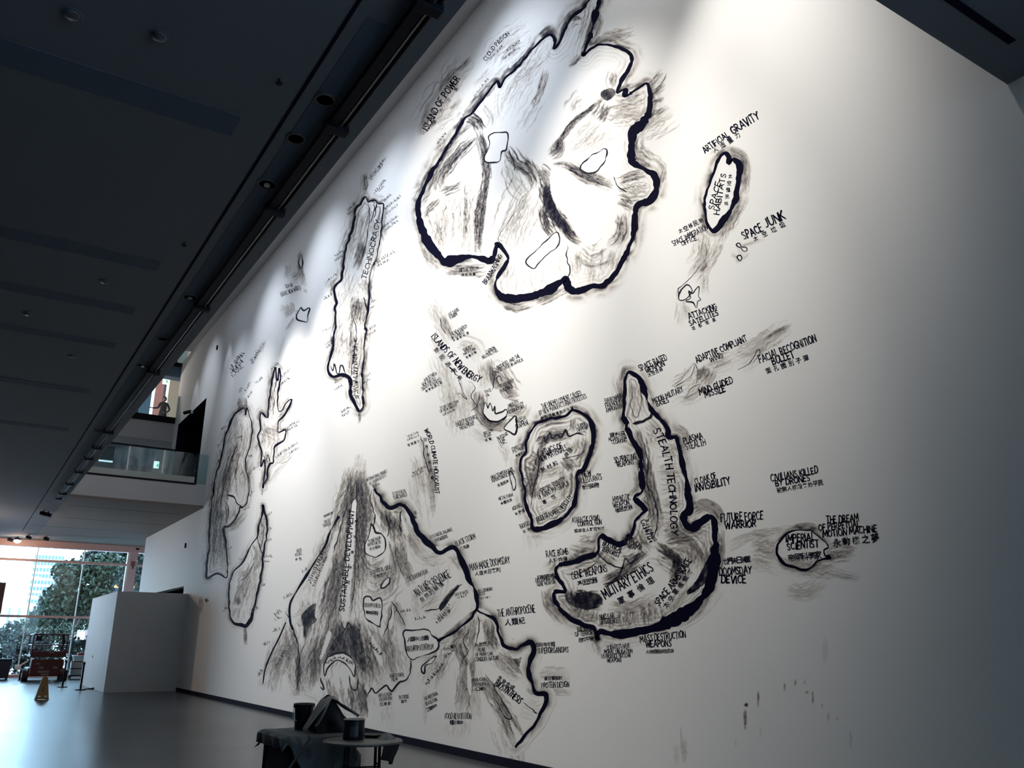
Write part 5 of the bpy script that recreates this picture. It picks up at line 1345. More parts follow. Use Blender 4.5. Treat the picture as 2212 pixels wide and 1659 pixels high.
# ---- the great mountain over the table
island('ink_mountain', 'great ink mountain range rising from the foot of the wall, tallest peak streaked black', ZM,
       outline=[(552, 70), (540, 110), (520, 190), (500, 260), (470, 330), (440, 390), (415, 430), (400, 480), (350, 560), (300, 640), (250, 720), (215, 790), (205, 850), (190, 890), (150, 980), (110, 1060), (80, 1140), (68, 1215), (180, 1150), (240, 1270), (255, 1190), (300, 1270), (380, 1300), (440, 1360), (520, 1380), (600, 1390), (612, 1280), (640, 1240),
                (665, 1260), (690, 1225), (720, 1225), (745, 1255), (790, 1210), (840, 1180), (850, 1090), (880, 1075), (960, 1065), (990, 1010), (1060, 970), (1130, 900), (1180, 840), (1230, 845), (1290, 880), (1310, 950), (1340, 1020), (1390, 1080), (1440, 1140), (1480, 1210), (1500, 1265), (1562, 1270), (1555, 1360), (1500, 1450), (1450, 1500), (1408, 1560),
                (1380, 1500), (1340, 1420), (1290, 1300), (1220, 1230), (1180, 1120), (1195, 880), (1200, 800), (1180, 720), (1140, 660), (1125, 590), (1085, 500), (1060, 490), (1000, 520), (940, 480), (890, 430), (860, 360), (830, 290), (800, 275), (770, 290), (740, 285), (700, 240), (665, 180), (650, 200), (640, 240), (615, 190), (600, 90), (585, 160), (570, 60)],
       ow=0, halo=(6, 0.2), ripple=(10, 0.16, 6), wobble_amp=1.6, wash=0.86,
       clears=[[(482, 850), (497, 640), (515, 480), (530, 320), (542, 255), (562, 255), (556, 400), (548, 560), (532, 720), (522, 850), (505, 880)], [(430, 470), (445, 440), (440, 520), (405, 640), (360, 740), (350, 700), (395, 580)],
               [(650, 250), (662, 300), (690, 360), (680, 380), (650, 320)], [(800, 330), (830, 390), (835, 430), (812, 420)], [(1205, 880), (1225, 900), (1235, 990), (1190, 1000), (1195, 930)], [(640, 960), (670, 1000), (700, 1090), (690, 1120), (655, 1050)],
               [(450, 1140), (470, 1200), (462, 1260), (440, 1200)], [(500, 1130), (520, 1190), (510, 1290), (490, 1200)], [(1370, 1400), (1400, 1440), (1440, 1500), (1420, 1530), (1385, 1460)], [(1130, 740), (1170, 790), (1120, 890), (1040, 940), (990, 960), (1010, 900), (1080, 860)],
               [(745, 800), (760, 840), (755, 900), (735, 930)], [(410, 940), (430, 960), (390, 1060), (370, 1080)], [(1150, 1110), (1170, 1200), (1165, 1280), (1145, 1220)]],
       bundles=[([(565, 80), (530, 300), (480, 620), (440, 900), (380, 1250)], 60, 70, 3, .62), ([(575, 70), (560, 300), (545, 600), (530, 880)], 60, 40, 3, .75), ([(590, 90), (590, 300), (590, 560), (600, 720)], 60, 40, 3, .8), ([(555, 80), (500, 280), (440, 420)], 40, 40, 3, .7), ([(600, 120), (620, 300), (640, 440)], 30, 30, 3, .55),
                ([(440, 420), (380, 600), (330, 800)], 34, 90, 3, .35), ([(420, 460), (400, 520), (430, 560)], 20, 30, 3, .5), ([(480, 520), (450, 700), (400, 900)], 50, 50, 3.5, .65), ([(480, 880), (450, 1000), (400, 1120)], 50, 60, 4, .75), ([(510, 880), (520, 1000), (540, 1100)], 60, 60, 4, .85), ([(560, 860), (580, 1000), (600, 1250)], 60, 50, 4, .8), ([(450, 1180), (460, 1280), (470, 1380)], 30, 60, 4, .6),
                ([(560, 1200), (580, 1300), (590, 1400)], 46, 46, 4, .85), ([(280, 860), (310, 900), (300, 960)], 30, 40, 4, .8), ([(300, 760), (290, 850), (230, 900)], 26, 40, 3, .4), ([(360, 940), (300, 1080), (270, 1240)], 40, 50, 3.5, .55), ([(220, 920), (180, 1060), (110, 1190)], 36, 60, 3, .45), ([(190, 900), (220, 1000), (240, 1240)], 30, 40, 3, .55), ([(160, 1080), (130, 1200), (120, 1270)], 20, 40, 3, .4), ([(250, 1040), (255, 1180), (250, 1280)], 20, 14, 4, .8),
                ([(320, 1020), (330, 1150), (300, 1260)], 36, 60, 3, .5), ([(380, 960), (360, 1080), (340, 1200)], 30, 40, 3, .55), ([(610, 560), (650, 600), (720, 560)], 30, 40, 4, .55), ([(620, 640), (680, 660), (750, 610)], 26, 30, 4, .45), ([(600, 720), (680, 740), (770, 660)], 26, 50, 4, .4), ([(720, 300), (730, 360), (740, 420)], 40, 30, 4, .85), ([(770, 320), (770, 400), (780, 470)], 40, 36, 4, .85), ([(760, 280), (800, 300), (810, 330)], 26, 26, 4, .7),
                ([(650, 200), (680, 280), (690, 360)], 26, 40, 3, .55), ([(640, 240), (660, 330), (700, 420)], 26, 40, 3, .45), ([(780, 450), (800, 560), (850, 700)], 40, 30, 3, .75), ([(760, 460), (760, 600), (740, 760)], 36, 30, 3, .6), ([(820, 320), (850, 420), (920, 540)], 26, 40, 3, .4), ([(820, 400), (880, 520), (960, 580)], 20, 40, 3, .3), ([(900, 560), (960, 560), (1040, 540)], 16, 30, 3, .28), ([(1000, 560), (990, 680), (960, 800)], 14, 90, 2, .28), ([(1080, 520), (1100, 560), (1110, 620)], 20, 40, 4, .4),
                ([(760, 780), (740, 900), (720, 1060)], 30, 30, 3, .6), ([(750, 780), (790, 860), (810, 960)], 26, 30, 3, .5), ([(770, 960), (780, 1080), (800, 1180)], 26, 60, 2.5, .45), ([(700, 960), (730, 1060), (740, 1200)], 26, 40, 2.5, .5), ([(620, 900), (660, 1000), (700, 1180)], 36, 60, 3, .5), ([(620, 1000), (640, 1100), (680, 1220)], 40, 50, 3, .6), ([(880, 700), (880, 780), (890, 860)], 14, 30, 2, .35), ([(900, 820), (960, 780), (1020, 740)], 20, 30, 3, .4),
                ([(1100, 700), (1040, 760), (1000, 820)], 30, 14, 4, .9), ([(960, 850), (1040, 830), (1100, 760)], 14, 30, 3, .25), ([(1100, 740), (1140, 820), (1080, 920)], 10, 60, 3, .15), ([(880, 1060), (960, 1010), (1060, 980)], 22, 30, 3, .4), ([(1000, 1060), (960, 1140), (930, 1230)], 26, 60, 2.5, .4), ([(1060, 1000), (1020, 1100), (980, 1200)], 26, 70, 2.5, .4), ([(1140, 900), (1110, 960), (1060, 1040)], 34, 40, 4, .65), ([(1200, 860), (1180, 960), (1160, 1060)], 40, 40, 3, .65),
                ([(1250, 870), (1270, 960), (1300, 1050)], 40, 30, 4, .75), ([(1220, 870), (1230, 960), (1240, 1100)], 20, 40, 3, .4), ([(1160, 1060), (1140, 1200), (1110, 1380)], 46, 36, 3, .6), ([(1170, 1080), (1180, 1220), (1210, 1400)], 30, 60, 2.5, .4), ([(1100, 1000), (1130, 1080), (1150, 1120)], 34, 26, 4, .8), ([(1290, 1060), (1350, 1120), (1420, 1180)], 34, 40, 3.5, .45), ([(1340, 1060), (1400, 1110), (1470, 1170)], 36, 26, 4, .6), ([(1240, 1180), (1300, 1280), (1380, 1390)], 40, 30, 3.5, .7),
                ([(1290, 1300), (1350, 1400), (1400, 1510)], 36, 30, 3.5, .65), ([(1370, 1380), (1400, 1460), (1430, 1510)], 26, 30, 4, .75), ([(1440, 1320), (1500, 1350), (1540, 1340)], 16, 40, 3, .25), ([(1460, 1230), (1500, 1250), (1550, 1250)], 20, 22, 4, .45), ([(1330, 1420), (1360, 1520), (1400, 1620)], 16, 60, 3, .3), ([(1420, 1560), (1420, 1640)], 14, 30, 4, .3), ([(1080, 1400), (1090, 1500)], 10, 60, 3, .2), ([(1120, 1380), (1120, 1500)], 12, 60, 3, .22),
                ([(920, 1240), (920, 1440)], 10, 16, 3, .25), ([(730, 1320), (735, 1440)], 10, 40, 3, .2), ([(1020, 1100), (1000, 1200)], 12, 100, 2, .3), ([(680, 1260), (690, 1340)], 12, 60, 3, .3), ([(1380, 980), (1410, 1060), (1450, 1130)], 34, 26, 5, .75), ([(1430, 1000), (1480, 1010), (1520, 1040)], 26, 30, 5, .55), ([(1520, 1160), (1600, 1160), (1690, 1165)], 22, 34, 5, .32), ([(1560, 1250), (1620, 1250), (1700, 1260)], 20, 24, 5, .32), ([(1570, 1310), (1620, 1310)], 12, 24, 5, .28),
                ([(180, 980), (140, 1090), (100, 1180)], 26, 50, 3, .4), ([(100, 1000), (70, 1010)], 6, 16, 3, .3), ([(540, 90), (510, 170), (480, 260)], 12, 20, 2, .3), ([(600, 30), (602, 120)], 10, 12, 2, .3), ([(570, 0), (570, 80)], 12, 30, 2, .3)],
       fills=[([(275, 845), (345, 790), (340, 850), (350, 880), (310, 920), (285, 975), (280, 900)], .7), ([(500, 930), (560, 920), (610, 1080), (600, 1150), (540, 1080), (420, 1060), (450, 980)], .45), ([(1100, 690), (1060, 760), (1010, 830), (1000, 800), (1040, 760)], .9)],
       islets=[[(615, 455), (635, 410), (640, 370), (665, 410), (700, 430), (718, 480), (705, 520), (660, 545), (615, 530), (605, 490)], [(598, 770), (630, 755), (650, 775), (690, 760), (698, 820), (690, 900), (685, 915), (640, 890), (610, 860)], [(690, 700), (720, 660), (735, 655), (730, 690), (700, 710)],
               [(815, 935), (860, 930), (900, 925), (940, 930), (960, 955), (990, 980), (995, 1020), (960, 1050), (900, 1070), (860, 1085), (830, 1060), (815, 990)],
               [(390, 1130), (395, 1100), (420, 1070), (470, 1052), (520, 1062), (550, 1100), (556, 1140), (550, 1175), (525, 1130), (490, 1100), (450, 1095), (410, 1130), (395, 1170)], [(910, 1120), (960, 1080), (985, 1070), (960, 1105), (925, 1120), (920, 1160), (905, 1150)]],
       lines=[([(545, 180), (510, 520), (495, 820)], 1.6), ([(565, 130), (560, 520), (535, 850)], 1.6), ([(480, 880), (500, 930), (520, 890), (540, 930)], 2.2), ([(520, 240), (470, 420), (440, 520)], 2), ([(720, 320), (735, 390), (725, 440)], 3), ([(800, 300), (790, 360), (800, 420)], 3), ([(750, 780), (745, 840), (730, 900), (700, 970)], 1.8), ([(750, 775), (790, 850), (820, 910)], 1.8),
              ([(190, 830), (230, 930), (260, 1060), (250, 1250)], 2.2), ([(850, 1080), (840, 1170), (790, 1210), (745, 1255), (720, 1222), (665, 1262), (640, 1238), (615, 1290)], 3.4), ([(920, 830), (1000, 815), (1040, 760), (1120, 690)], 2.6), ([(1150, 940), (1125, 990), (1150, 1040), (1120, 1090)], 2.2), ([(1200, 850), (1210, 920), (1190, 1010)], 2), ([(640, 180), (635, 250), (660, 320), (650, 400)], 2), ([(1440, 1310), (1520, 1370)], 1.8),
              ([(1430, 1140), (1480, 1050), (1480, 1100)], 3.0), ([(1240, 1160), (1330, 1300), (1380, 1390), (1350, 1390), (1280, 1270)], 1.8), ([(375, 1180), (390, 1240), (370, 1230)], 3), ([(525, 1170), (530, 1230), (560, 1250), (575, 1180)], 2.6)],
       captions=[(ZM, [('SUSTAINABLE DEVELOPMENT', [(497, 832), (512, 700), (524, 560), (538, 420), (550, 298)], 26), ('@可持續發展', (520, 680), (560, 360), 18)]), (ZM, [('PLANETARIUM', [(630, 470), (692, 450)], 16), ('HYPOTHESIS', [(625, 490), (692, 472)], 16), ('@天文假說', (638, 503), (682, 490), 16)]), (ZM, [('ECOLOGICAL CRISIS', [(638, 640), (746, 606)], 20), ('@生態危機', (660, 650), (715, 635), 20)]),
                 (ZM, [('DETERIORATION', [(843, 672), (940, 630)], 22)]), (ZM, [("NATURE'S REVENGE", [(886, 755), (970, 700), (1060, 648)], 42), ('@自然的報復', (908, 768), (1008, 690), 28)]), (ZM, [('ZOO HYPOTHESIS', [(600, 808), (690, 812)], 20), ('@動物園假', (622, 838), (668, 842), 20)]), (ZM, [('@人類中心主義', (840, 980), (932, 970), 26), ('ANTHROPOCENTRISM', [(828, 1045), (968, 1030)], 28)]),
                 (ZM, [('@人定勝天', (1195, 1008), (1262, 1000), 24), ('PEAK', [(1205, 1045), (1242, 1042)], 18), ('OF MAN CAN', [(1190, 1070), (1282, 1062)], 18), ('CONQUER NATURE', [(1188, 1096), (1316, 1086)], 20)]), (ZM, [('@生物合成', (1320, 1185), (1385, 1232), 24), ('BIOSYNTHESIS', [(1290, 1222), (1358, 1268), (1420, 1320)], 34)]), (ZM, [('POPULATION', [(1172, 1205), (1245, 1198)], 18), ('EXPLOSION', [(1178, 1228), (1244, 1222)], 18), ('@人口爆炸', (1190, 1243), (1235, 1240), 18)]),
                 (ZM, [('FOOD REVOLUTION', [(1030, 1400), (1168, 1398)], 30), ('@糧食革命', (1066, 1418), (1116, 1418), 24)]), (ZM, [('~', (938, 1225), (1025, 1112), 20)]), (ZM, [('AGRICULTURAL', [(738, 1182), (814, 1174)], 18), ('FILM', [(750, 1202), (780, 1198)], 18)]), (ZM, [('ANTI-SEASON', [(680, 1285), (748, 1276)], 18), ('CULTIVATION', [(684, 1306), (750, 1298)], 18), ('@反季節', (695, 1322), (735, 1318), 20)]), (ZM, [('PESTICIDE', [(790, 1296), (840, 1288)], 18), ('@農藥', (805, 1308), (822, 1306), 16)]),
                 (ZM, [('THE INDUSTRIAL', [(924, 1304), (995, 1270)], 18), ('REVOLUTION', [(932, 1330), (990, 1302)], 18), ('@工業革命', (940, 1350), (980, 1328), 20)]), (ZM, [('LACK OF WATER', [(1085, 752), (1152, 735)], 16), ('~', (1095, 768), (1145, 755), 14)]), (ZM, [('SAFE DRINKING', [(1200, 735), (1280, 720)], 17), ('WATER', [(1204, 752), (1242, 744)], 17), ('~', (1215, 772), (1268, 760), 14)]), (ZM, [('MAN-MADE DOOMSDAY', [(1164, 618), (1374, 574)], 36), ('@人造末日審判', (1198, 632), (1310, 612), 24)]),
                 (ZM, [('THE ANTHROPOCENE', [(1310, 861), (1506, 836)], 38), ('@人類紀', (1362, 890), (1435, 880), 36)]), (ZM, [('@超級有機體', (1518, 1008), (1600, 1004), 24), ('SUPERORGANISMS', [(1520, 1055), (1680, 1046)], 28)]), (ZM, [('@蛋白質設計', (1562, 1186), (1640, 1182), 22), ('PROTEIN DESIGN', [(1540, 1236), (1684, 1230)], 28)]), (ZM, [('BLACK STORM', [(1090, 490), (1193, 446)], 28), ('@黑風暴', (1118, 500), (1150, 488), 18)]),
                 (ZC, [('ECOLOGICAL BALANCE', [(150, 1610), (290, 1558)], 20), ('DISORDERS', [(180, 1632), (260, 1602)], 20)]), (ZM, [('ECOLOGICAL', [(757, 222), (826, 202)], 18), ('THRESHOLD', [(760, 243), (830, 224)], 18)]), (ZM, [('INTERNATIONAL MARKET', [(620, 146), (728, 98)], 16), ('OF CARBON OFFSETS', [(634, 166), (720, 122)], 16), ('~', (650, 178), (690, 160), 16)]), (ZM, [('~', (400, 1112), (470, 1076), 18), ('~', (470, 1076), (545, 1120), 18)]),
                 (ZM, [('GREEN', [(248, 522), (273, 514)], 16), ('VIOLENCE', [(240, 543), (276, 532)], 16), ('@綠色', (246, 558), (266, 554), 16)], 'ink_soft'), (ZM, [('@廢物轉移', (395, 330), (432, 312), 16), ('WASTE', [(396, 368), (424, 358)], 16), ('TRANSFER', [(388, 388), (430, 376)], 16)], 'ink_soft'), (ZM, [('~', (320, 690), (400, 520), 22), ('~', (340, 700), (412, 545), 18)], 'ink_soft'), (ZM, [('~', (135, 860), (165, 835), 18), ('~', (135, 885), (165, 865), 18), ('~', (120, 945), (160, 930), 18), ('~', (75, 1015), (108, 1000), 16), ('~', (45, 1180), (75, 1150), 20)], 'ink_grey'), (ZM, [('~', (180, 770), (225, 742), 16), ('~', (280, 630), (310, 610), 16)], 'ink_grey'),
                 (ZM, [('~', (1000, 880), (1060, 800), 20), ('~', (990, 900), (1065, 830), 18)], 'ink_soft'), (ZM, [('~', (795, 840), (850, 830), 16), ('~', (870, 880), (930, 868), 16), ('~', (600, 980), (690, 1070), 18), ('~', (150, 1120), (190, 1040), 16)], 'ink_soft'), (ZM, [('~', (1030, 1080), (1085, 1040), 18), ('@外山重陣', (1030, 1030), (1082, 1012), 20)])], pad=30)

# heavy brush rims of the mountain
rim = empty('ink_ridge', (to_wall([ZM([(1180, 800)])[0]])[0][0], WY, 3.0), 'thick black brushed ridge line down the right flank of the great mountain', 'ink ridge')
bpy.context.view_layer.update()
rr = np.random.default_rng(77)
cv = Canvas(*(ZM([(560, 100)])[0]), *(ZM([(1700, 1660)])[0]), rr)
for pts, w, hal in (([(655, 185), (690, 235), (735, 285), (800, 268), (830, 290), (865, 365), (900, 430), (950, 480), (1005, 520), (1060, 492), (1090, 505), (1120, 570), (1150, 650), (1185, 720), (1200, 790), (1180, 850), (1110, 920), (1040, 965), (990, 990)], 7.5, 14),
                    ([(1195, 820), (1240, 845), (1295, 880), (1315, 950), (1345, 1010), (1400, 1030), (1430, 1010), (1480, 1000), (1500, 1040), (1480, 1090), (1470, 1150), (1490, 1220), (1510, 1262), (1562, 1272), (1550, 1340), (1500, 1430), (1440, 1500), (1400, 1550)], 6.5, 14)):
    p = smooth_line(ZM(pts), 2.0)
    p = p + normals(p) * wobble(len(p), 5, 1.0, rr)[:, None]
    d = cv.dist(p, hal * 3)
    nz = vnoise(cv.D.shape, 10, rr)
    cv.D = 1 - (1 - cv.D) * (1 - np.clip(0.68 * np.exp(-(d / hal) ** 2 * 1.8) * (0.3 + nz), 0, 1))
    t = np.linspace(0, 1, len(p))
    fl = Flat()
    fl.ribbon(p, np.maximum(0.6, 0.5 * w * (0.5 + 0.9 * np.sin(np.pi * np.clip(t * 0.95 + .03, 0, 1)) ** 0.6) * (1 + wobble(len(p), 10, 0.3, rr))))
    fl.build('brush_line', rim, 0.0015, M['ink'])
# the wash must not cover the drawing to the left of the ridge: keep it outside
zz = smooth_line(ZM([(655, 185), (735, 285), (800, 268), (865, 365), (950, 480), (1060, 492), (1120, 570), (1200, 790), (1110, 920), (990, 990), (1195, 820), (1295, 880), (1345, 1010), (1430, 1140), (1510, 1262), (1562, 1272), (1500, 1430), (1400, 1550), (1000, 1500), (560, 1400), (560, 185)]), 3.0, True)
cv.D[in_poly(cv.X, cv.Y, zz)] = 0
cv.mesh('ink_wash', rim, 0.0013)
# left flank rim
fl = Flat()
p = smooth_line(ZM([(470, 330), (420, 420), (400, 480), (350, 560), (300, 640), (250, 720), (212, 795), (212, 880), (225, 930)]), 2.0)
fl.ribbon(p, 2.1 * (1 + wobble(len(p), 8, 0.3, rr)))
p = smooth_line(ZM([(190, 890), (150, 980), (110, 1060), (80, 1140), (68, 1215)]), 2.0)
fl.ribbon(p, 1.3 * (1 + wobble(len(p), 8, 0.3, rr)))
fl.build('brush_line', rim, 0.0015, M['ink'])

# stray drips low on the right part of the wall
dr = empty('paint_drips', (-6.0, WY, 1.2), 'thin grey vertical paint drips on bare wall under the small oval islet', 'paint drips')
bpy.context.view_layer.update()
ZR = Z(1400, 1000, 2.517)
cv = Canvas(1440, 1330, 1900, 1659, np.random.default_rng(4))
for x, y0, y1, w, a in ((525, 1320, 1450, 3, .5), (527, 1310, 1325, 4, .7), (597, 1240, 1335, 3, .4), (740, 1195, 1245, 2.5, .35), (798, 1175, 1215, 3, .4), (850, 1185, 1205, 3, .4), (898, 1240, 1320, 3, .35), (862, 1240, 1258, 3, .4), (178, 1420, 1600, 4, .16), (610, 1430, 1500, 2, .15),
                        (475, 1500, 1560, 2, .2), (980, 1350, 1410, 2, .2), (960, 930, 1100, 14, .06), (1030, 1380, 1400, 3, .2), (200, 1500, 1659, 8, .1), (150, 1520, 1659, 10, .08), (1100, 1450, 1560, 3, .15), (800, 1245, 1255, 3, .3), (945, 1310, 1335, 3, .25)):
    cv.bundle(ZR([(x, y0), (x + 2, (y0 + y1) / 2), (x, y1)]), 4, 2, w, a)
cv.mesh('drips', dr, 0.0003)['kind'] = 'stuff'
bpy.data.objects.remove(_to, do_unlink=True)

# ================================================================== outside the window
struct('ground_outside', MB().box(-140, -46.3, -60, 60, -0.5, -0.25), mat('pale_paving', (0.30, 0.31, 0.33), 0.7, var=0.15, scale=0.4))


def leaf_mat(name, c):
    m_ = mat(name, c, 0.55, var=0.55, scale=1.6, spec=0.3)
    return m_


LEAF = [leaf_mat('leaf_dark', (0.0032, 0.0088, 0.0032)), leaf_mat('leaf_mid', (0.007, 0.0150, 0.0042)), leaf_mat('leaf_pale', (0.014, 0.023, 0.008))]


def foliage(parent, blobs, n, size, matl, seed, name='foliage'):
    """leaf quads scattered through ellipsoid blobs; local to parent"""
    r = np.random.default_rng(seed)
    V, F = [], []
    vol = np.array([b[3] * b[4] * b[5] for b in blobs])
    cnt = (n * vol / vol.sum()).astype(int)
    for b, k in zip(blobs, cnt):
        d = r.normal(size=(k, 3))
        d /= np.linalg.norm(d, axis=1)[:, None]
        p = np.array(b[:3]) + d * (r.uniform(0.25, 1, (k, 1)) ** 0.5) * np.array(b[3:6])
        a = r.normal(size=(k, 3))
        a /= np.linalg.norm(a, axis=1)[:, None]
        c = np.cross(a, r.normal(size=(k, 3)))
        c /= np.linalg.norm(c, axis=1)[:, None]
        s = size * r.uniform(0.5, 1.4, (k, 1))
        for i in range(k):
            j = len(V)
            V += [tuple(p[i] - a[i] * s[i]), tuple(p[i] + c[i] * s[i] * 0.5), tuple(p[i] + a[i] * s[i]), tuple(p[i] - c[i] * s[i] * 0.5)]
            F.append((j, j + 1, j + 2, j + 3))
    me = bpy.data.meshes.new(name)
    me.from_pydata(V, [], F)
    me.materials.append(matl)
    o = bpy.data.objects.new(name, me)
    COL.objects.link(o)
    o.parent = parent
    o['kind'] = 'stuff'
    return o


M['bark'] = mat('bark', (0.06, 0.045, 0.04), 0.9, var=0.4, scale=6, bump=0.5)


def tree(x, y, blobs, n, size, lm, label, seed, trunk_h=2.5, name='leafy_tree', r=0.16):
    e = empty(name, (x, y, -0.25), label, 'tree' if trunk_h > 1.2 else 'shrub', 'trees outside the window' if trunk_h > 1.2 else 'shrubs outside the window')
    f = foliage(e, blobs, n, size, lm, seed)
    t = MB().tube([(0, 0, 0), (0.08, 0.05, trunk_h * 0.5), (0, 0, trunk_h)], [r, r * 0.8, r * 0.6], 8)
    for b in blobs[:4]:
        t.tube([(0, 0, trunk_h * 0.8), (b[0] * 0.6, b[1] * 0.6, (trunk_h + b[2]) / 2), (b[0], b[1], b[2])], [r * 0.5, r * 0.3, r * 0.12], 6)
    t.build('trunk', M['bark'], e)
    return e


tree(-56, 5.7, [(0, 0.3, 4.8, 1.2, 1.4, 1.3), (0, -1.0, 4.0, 1.1, 1.0, 1.0), (0.2, 1.3, 5.9, 1.2, 1.2, 1.0), (0, -0.5, 5.6, 1.0, 1.1, 0.8), (0.2, 0.9, 4.0, 1, 1.2, 0.9), (0, -0.8, 3.1, 0.9, 0.9, 0.6)], 9000, 0.15, LEAF[1],
     'broad mid green tree in the middle of the window view', 1, 3.0)
tree(-58.5, 8.2, [(0, 0, 6.4, 1.2, 1.6, 1.2), (0, -1.3, 6.6, 1.2, 1.2, 0.9), (0, 0.8, 5.0, 1.0, 0.9, 1.2), (0, -1.0, 4.4, 1.0, 0.8, 1.2), (0.2, 1.6, 6.4, 1, 1, 1)], 6500, 0.15, LEAF[0],
     'darker tree beside the orange building outside', 2, 4.0)
tree(-62, 5.2, [(0, 0, 3.2, 1.2, 1.5, 1.2), (0, 1.4, 3.6, 1.2, 1.2, 1.2), (0, -1.2, 2.4, 1, 1.0, 0.9)], 4500, 0.16, LEAF[2], 'pale leaved tree behind the broad tree', 3, 2.2)
sh = [(-49.2, 0.6, 1.1), (-52.0, 2.0, 1.25), (-49.3, 3.2, 1.0), (-52.2, 4.5, 1.25), (-49.4, 5.6, 1.0), (-52.3, 7.3, 1.2)]
for i, (x, y, s) in enumerate(sh):
    tree(x, y, [(0, 0, 1.2 * s, 0.8, 0.75 * s, 0.75 * s), (0.1, 0.5, 1.8 * s, 0.6, 0.55, 0.45 * s), (0, -0.5, 1.6 * s, 0.6, 0.6, 0.5 * s), (0, 0, 0.5 * s, 0.7, 0.7, 0.45)], 2600, 0.10, LEAF[(0, 1, 0, 2, 0, 1)[i]],
         ['dark shrub against the glass beside the blue bin', 'mid green shrub behind the red lift, farthest from the column', 'dark shrub right behind the red lift rails', 'pale shrub behind the red lift, nearer the boxes', 'dark shrub behind the cart of boxes', 'mid green shrub behind the end of the partition'][i], 20 + i, 0.7, 'garden_shrub', 0.05)

# buildings
e = empty('office_building', (-120, 7.6, -0.25), 'white office block with a grid of small windows, far outside', 'building')
MB().box(-6, 6, -1.2, 2.0, 0, 11.6).build('wall', mat('white_facade', (0.30, 0.31, 0.33), 0.7, var=0.04), e)
wmat = mat('far_window', (0.05, 0.09, 0.12), 0.3, var=0.2)
w0 = None
for r_ in range(8):
    for c_ in range(9):
        if w0 is None:
            w0 = MB().box(6.0, 6.06, -0.11, 0.11, -0.2, 0.2).build('window_pane', wmat, e)
            w = w0
        else:
            w = w0.copy()
            COL.objects.link(w)
        w.location = (0, -1.0 + c_ * 0.35, 11.2 - r_ * 0.72)
e = empty('truss_mast', (-84, 3.0, -0.25), 'white lattice mast with crossed bars outside the glass', 'mast')
for y in (-1.3, 1.3):
    MB().tube([(0, y, 0), (0, y, 8.8)], 0.16, 6).build('upright', M['whitefr'], e)
for k in range(5):
    z = 0.6 + k * 1.6
    MB().tube([(0, -1.3, z), (0, 1.3, z + 1.6)], 0.07, 6).build('brace', M['whitefr'], e)
    MB().tube([(0, 1.3, z), (0, -1.3, z + 1.6)], 0.07, 6).build('brace', M['whitefr'], e)
    MB().tube([(0, -2.0, z), (0, 2.4, z)], 0.09, 6).build('cross_bar', M['whitefr'], e)
e = empty('low_building', (-78, 3.5, -0.25), 'low white building with vertical ribs outside the window', 'building')
MB().box(-2, 2, -4.5, 2.2, 0, 4.4).build('wall', mat('white_render', (0.30, 0.31, 0.33), 0.7, var=0.03), e)
for k in range(10):
    MB().box(2, 2.1, -4.2 + k * 0.65, -4.12 + k * 0.65, 0.2, 4.2).build('rib', mat('grey_rib', (0.1, 0.13, 0.16), 0.6, var=0.1) if k == 0 else bpy.data.materials['grey_rib'], e)
e = empty('orange_building', (-78, 12.2, -0.25), 'orange and brick coloured building glimpsed through the trees', 'building')
MB().box(-3, 3, -3.0, 6.5, 5.9, 7.9).build('upper_wall', mat('orange_cladding', (0.30, 0.11, 0.015), 0.6, var=0.08, scale=1), e)
MB().box(-3, 2.9, -3.0, 6.5, 0, 5.6).build('brick_wall', mat('brick_red', (0.10, 0.04, 0.03), 0.8, var=0.2, scale=3), e)
MB().box(-3, 3.02, -3.0, 6.5, 5.6, 5.9).build('ledge', M['black'], e)
MB().box(-3, 2.8, -3.0, 6.5, 7.9, 10.5).build('top_storey', mat('dark_storey', (0.02, 0.022, 0.028), 0.5, var=0.1), e)

# ================================================================== things on the far floor
# ---- red scissor lift
LX, LY = -42.0, 3.43
M['red'] = mat('dark_red_paint', (0.045, 0.005, 0.007), 0.5, var=0.25, scale=4)
M['rubber'] = mat('black_rubber', (0.012, 0.012, 0.014), 0.75, var=0.2, scale=8)
M['decal'] = mat('pale_decal', (0.13, 0.12, 0.12), 0.5, var=0.3, scale=30)
lift = empty('scissor_lift', (LX, LY, 0), 'dark red scissor lift parked by the window with guard rails up', 'lift')
MB().box(-1.1, 0.95, -0.68, 0.68, 0.20, 0.52).build('chassis', M['red'], lift, bevel=0.05)
for sx in (-0.75, 0.65):
    for sy in (-0.72, 0.72):
        w = MB().tube([(sx, sy - 0.11, 0.22), (sx, sy + 0.11, 0.22)], 0.22, 18).build('wheel', M['rubber'], lift, smooth=True)
        MB().tube([(sx, sy + (0.115 if sy > 0 else -0.115), 0.22), (sx, sy + (0.13 if sy > 0 else -0.13), 0.22)], 0.09, 12).build('hub', M['steel'], w)
for k in range(4):
    z = 0.56 + k * 0.09
    for sy in (-0.45, 0.45):
        MB().box(-1.0, 0.9, sy - 0.04, sy + 0.04, z, z + 0.07).build('scissor_arm', M['red'], lift)
MB().box(-1.15, 1.0, -0.66, 0.66, 0.94, 1.02).build('platform', M['red'], lift, bevel=0.02)
MB().box(0.96, 1.0, -0.66, 0.66, 1.02, 1.18).build('toe_board', M['red'], lift)
for sx in (-1.1, 0.97):
    for sy in (-0.63, 0.63):
        MB().tube([(sx, sy, 1.0), (sx, sy, 1.80), (sx, sy * 0.97, 1.84)], 0.035, 8).build('rail_post', M['red'], lift)
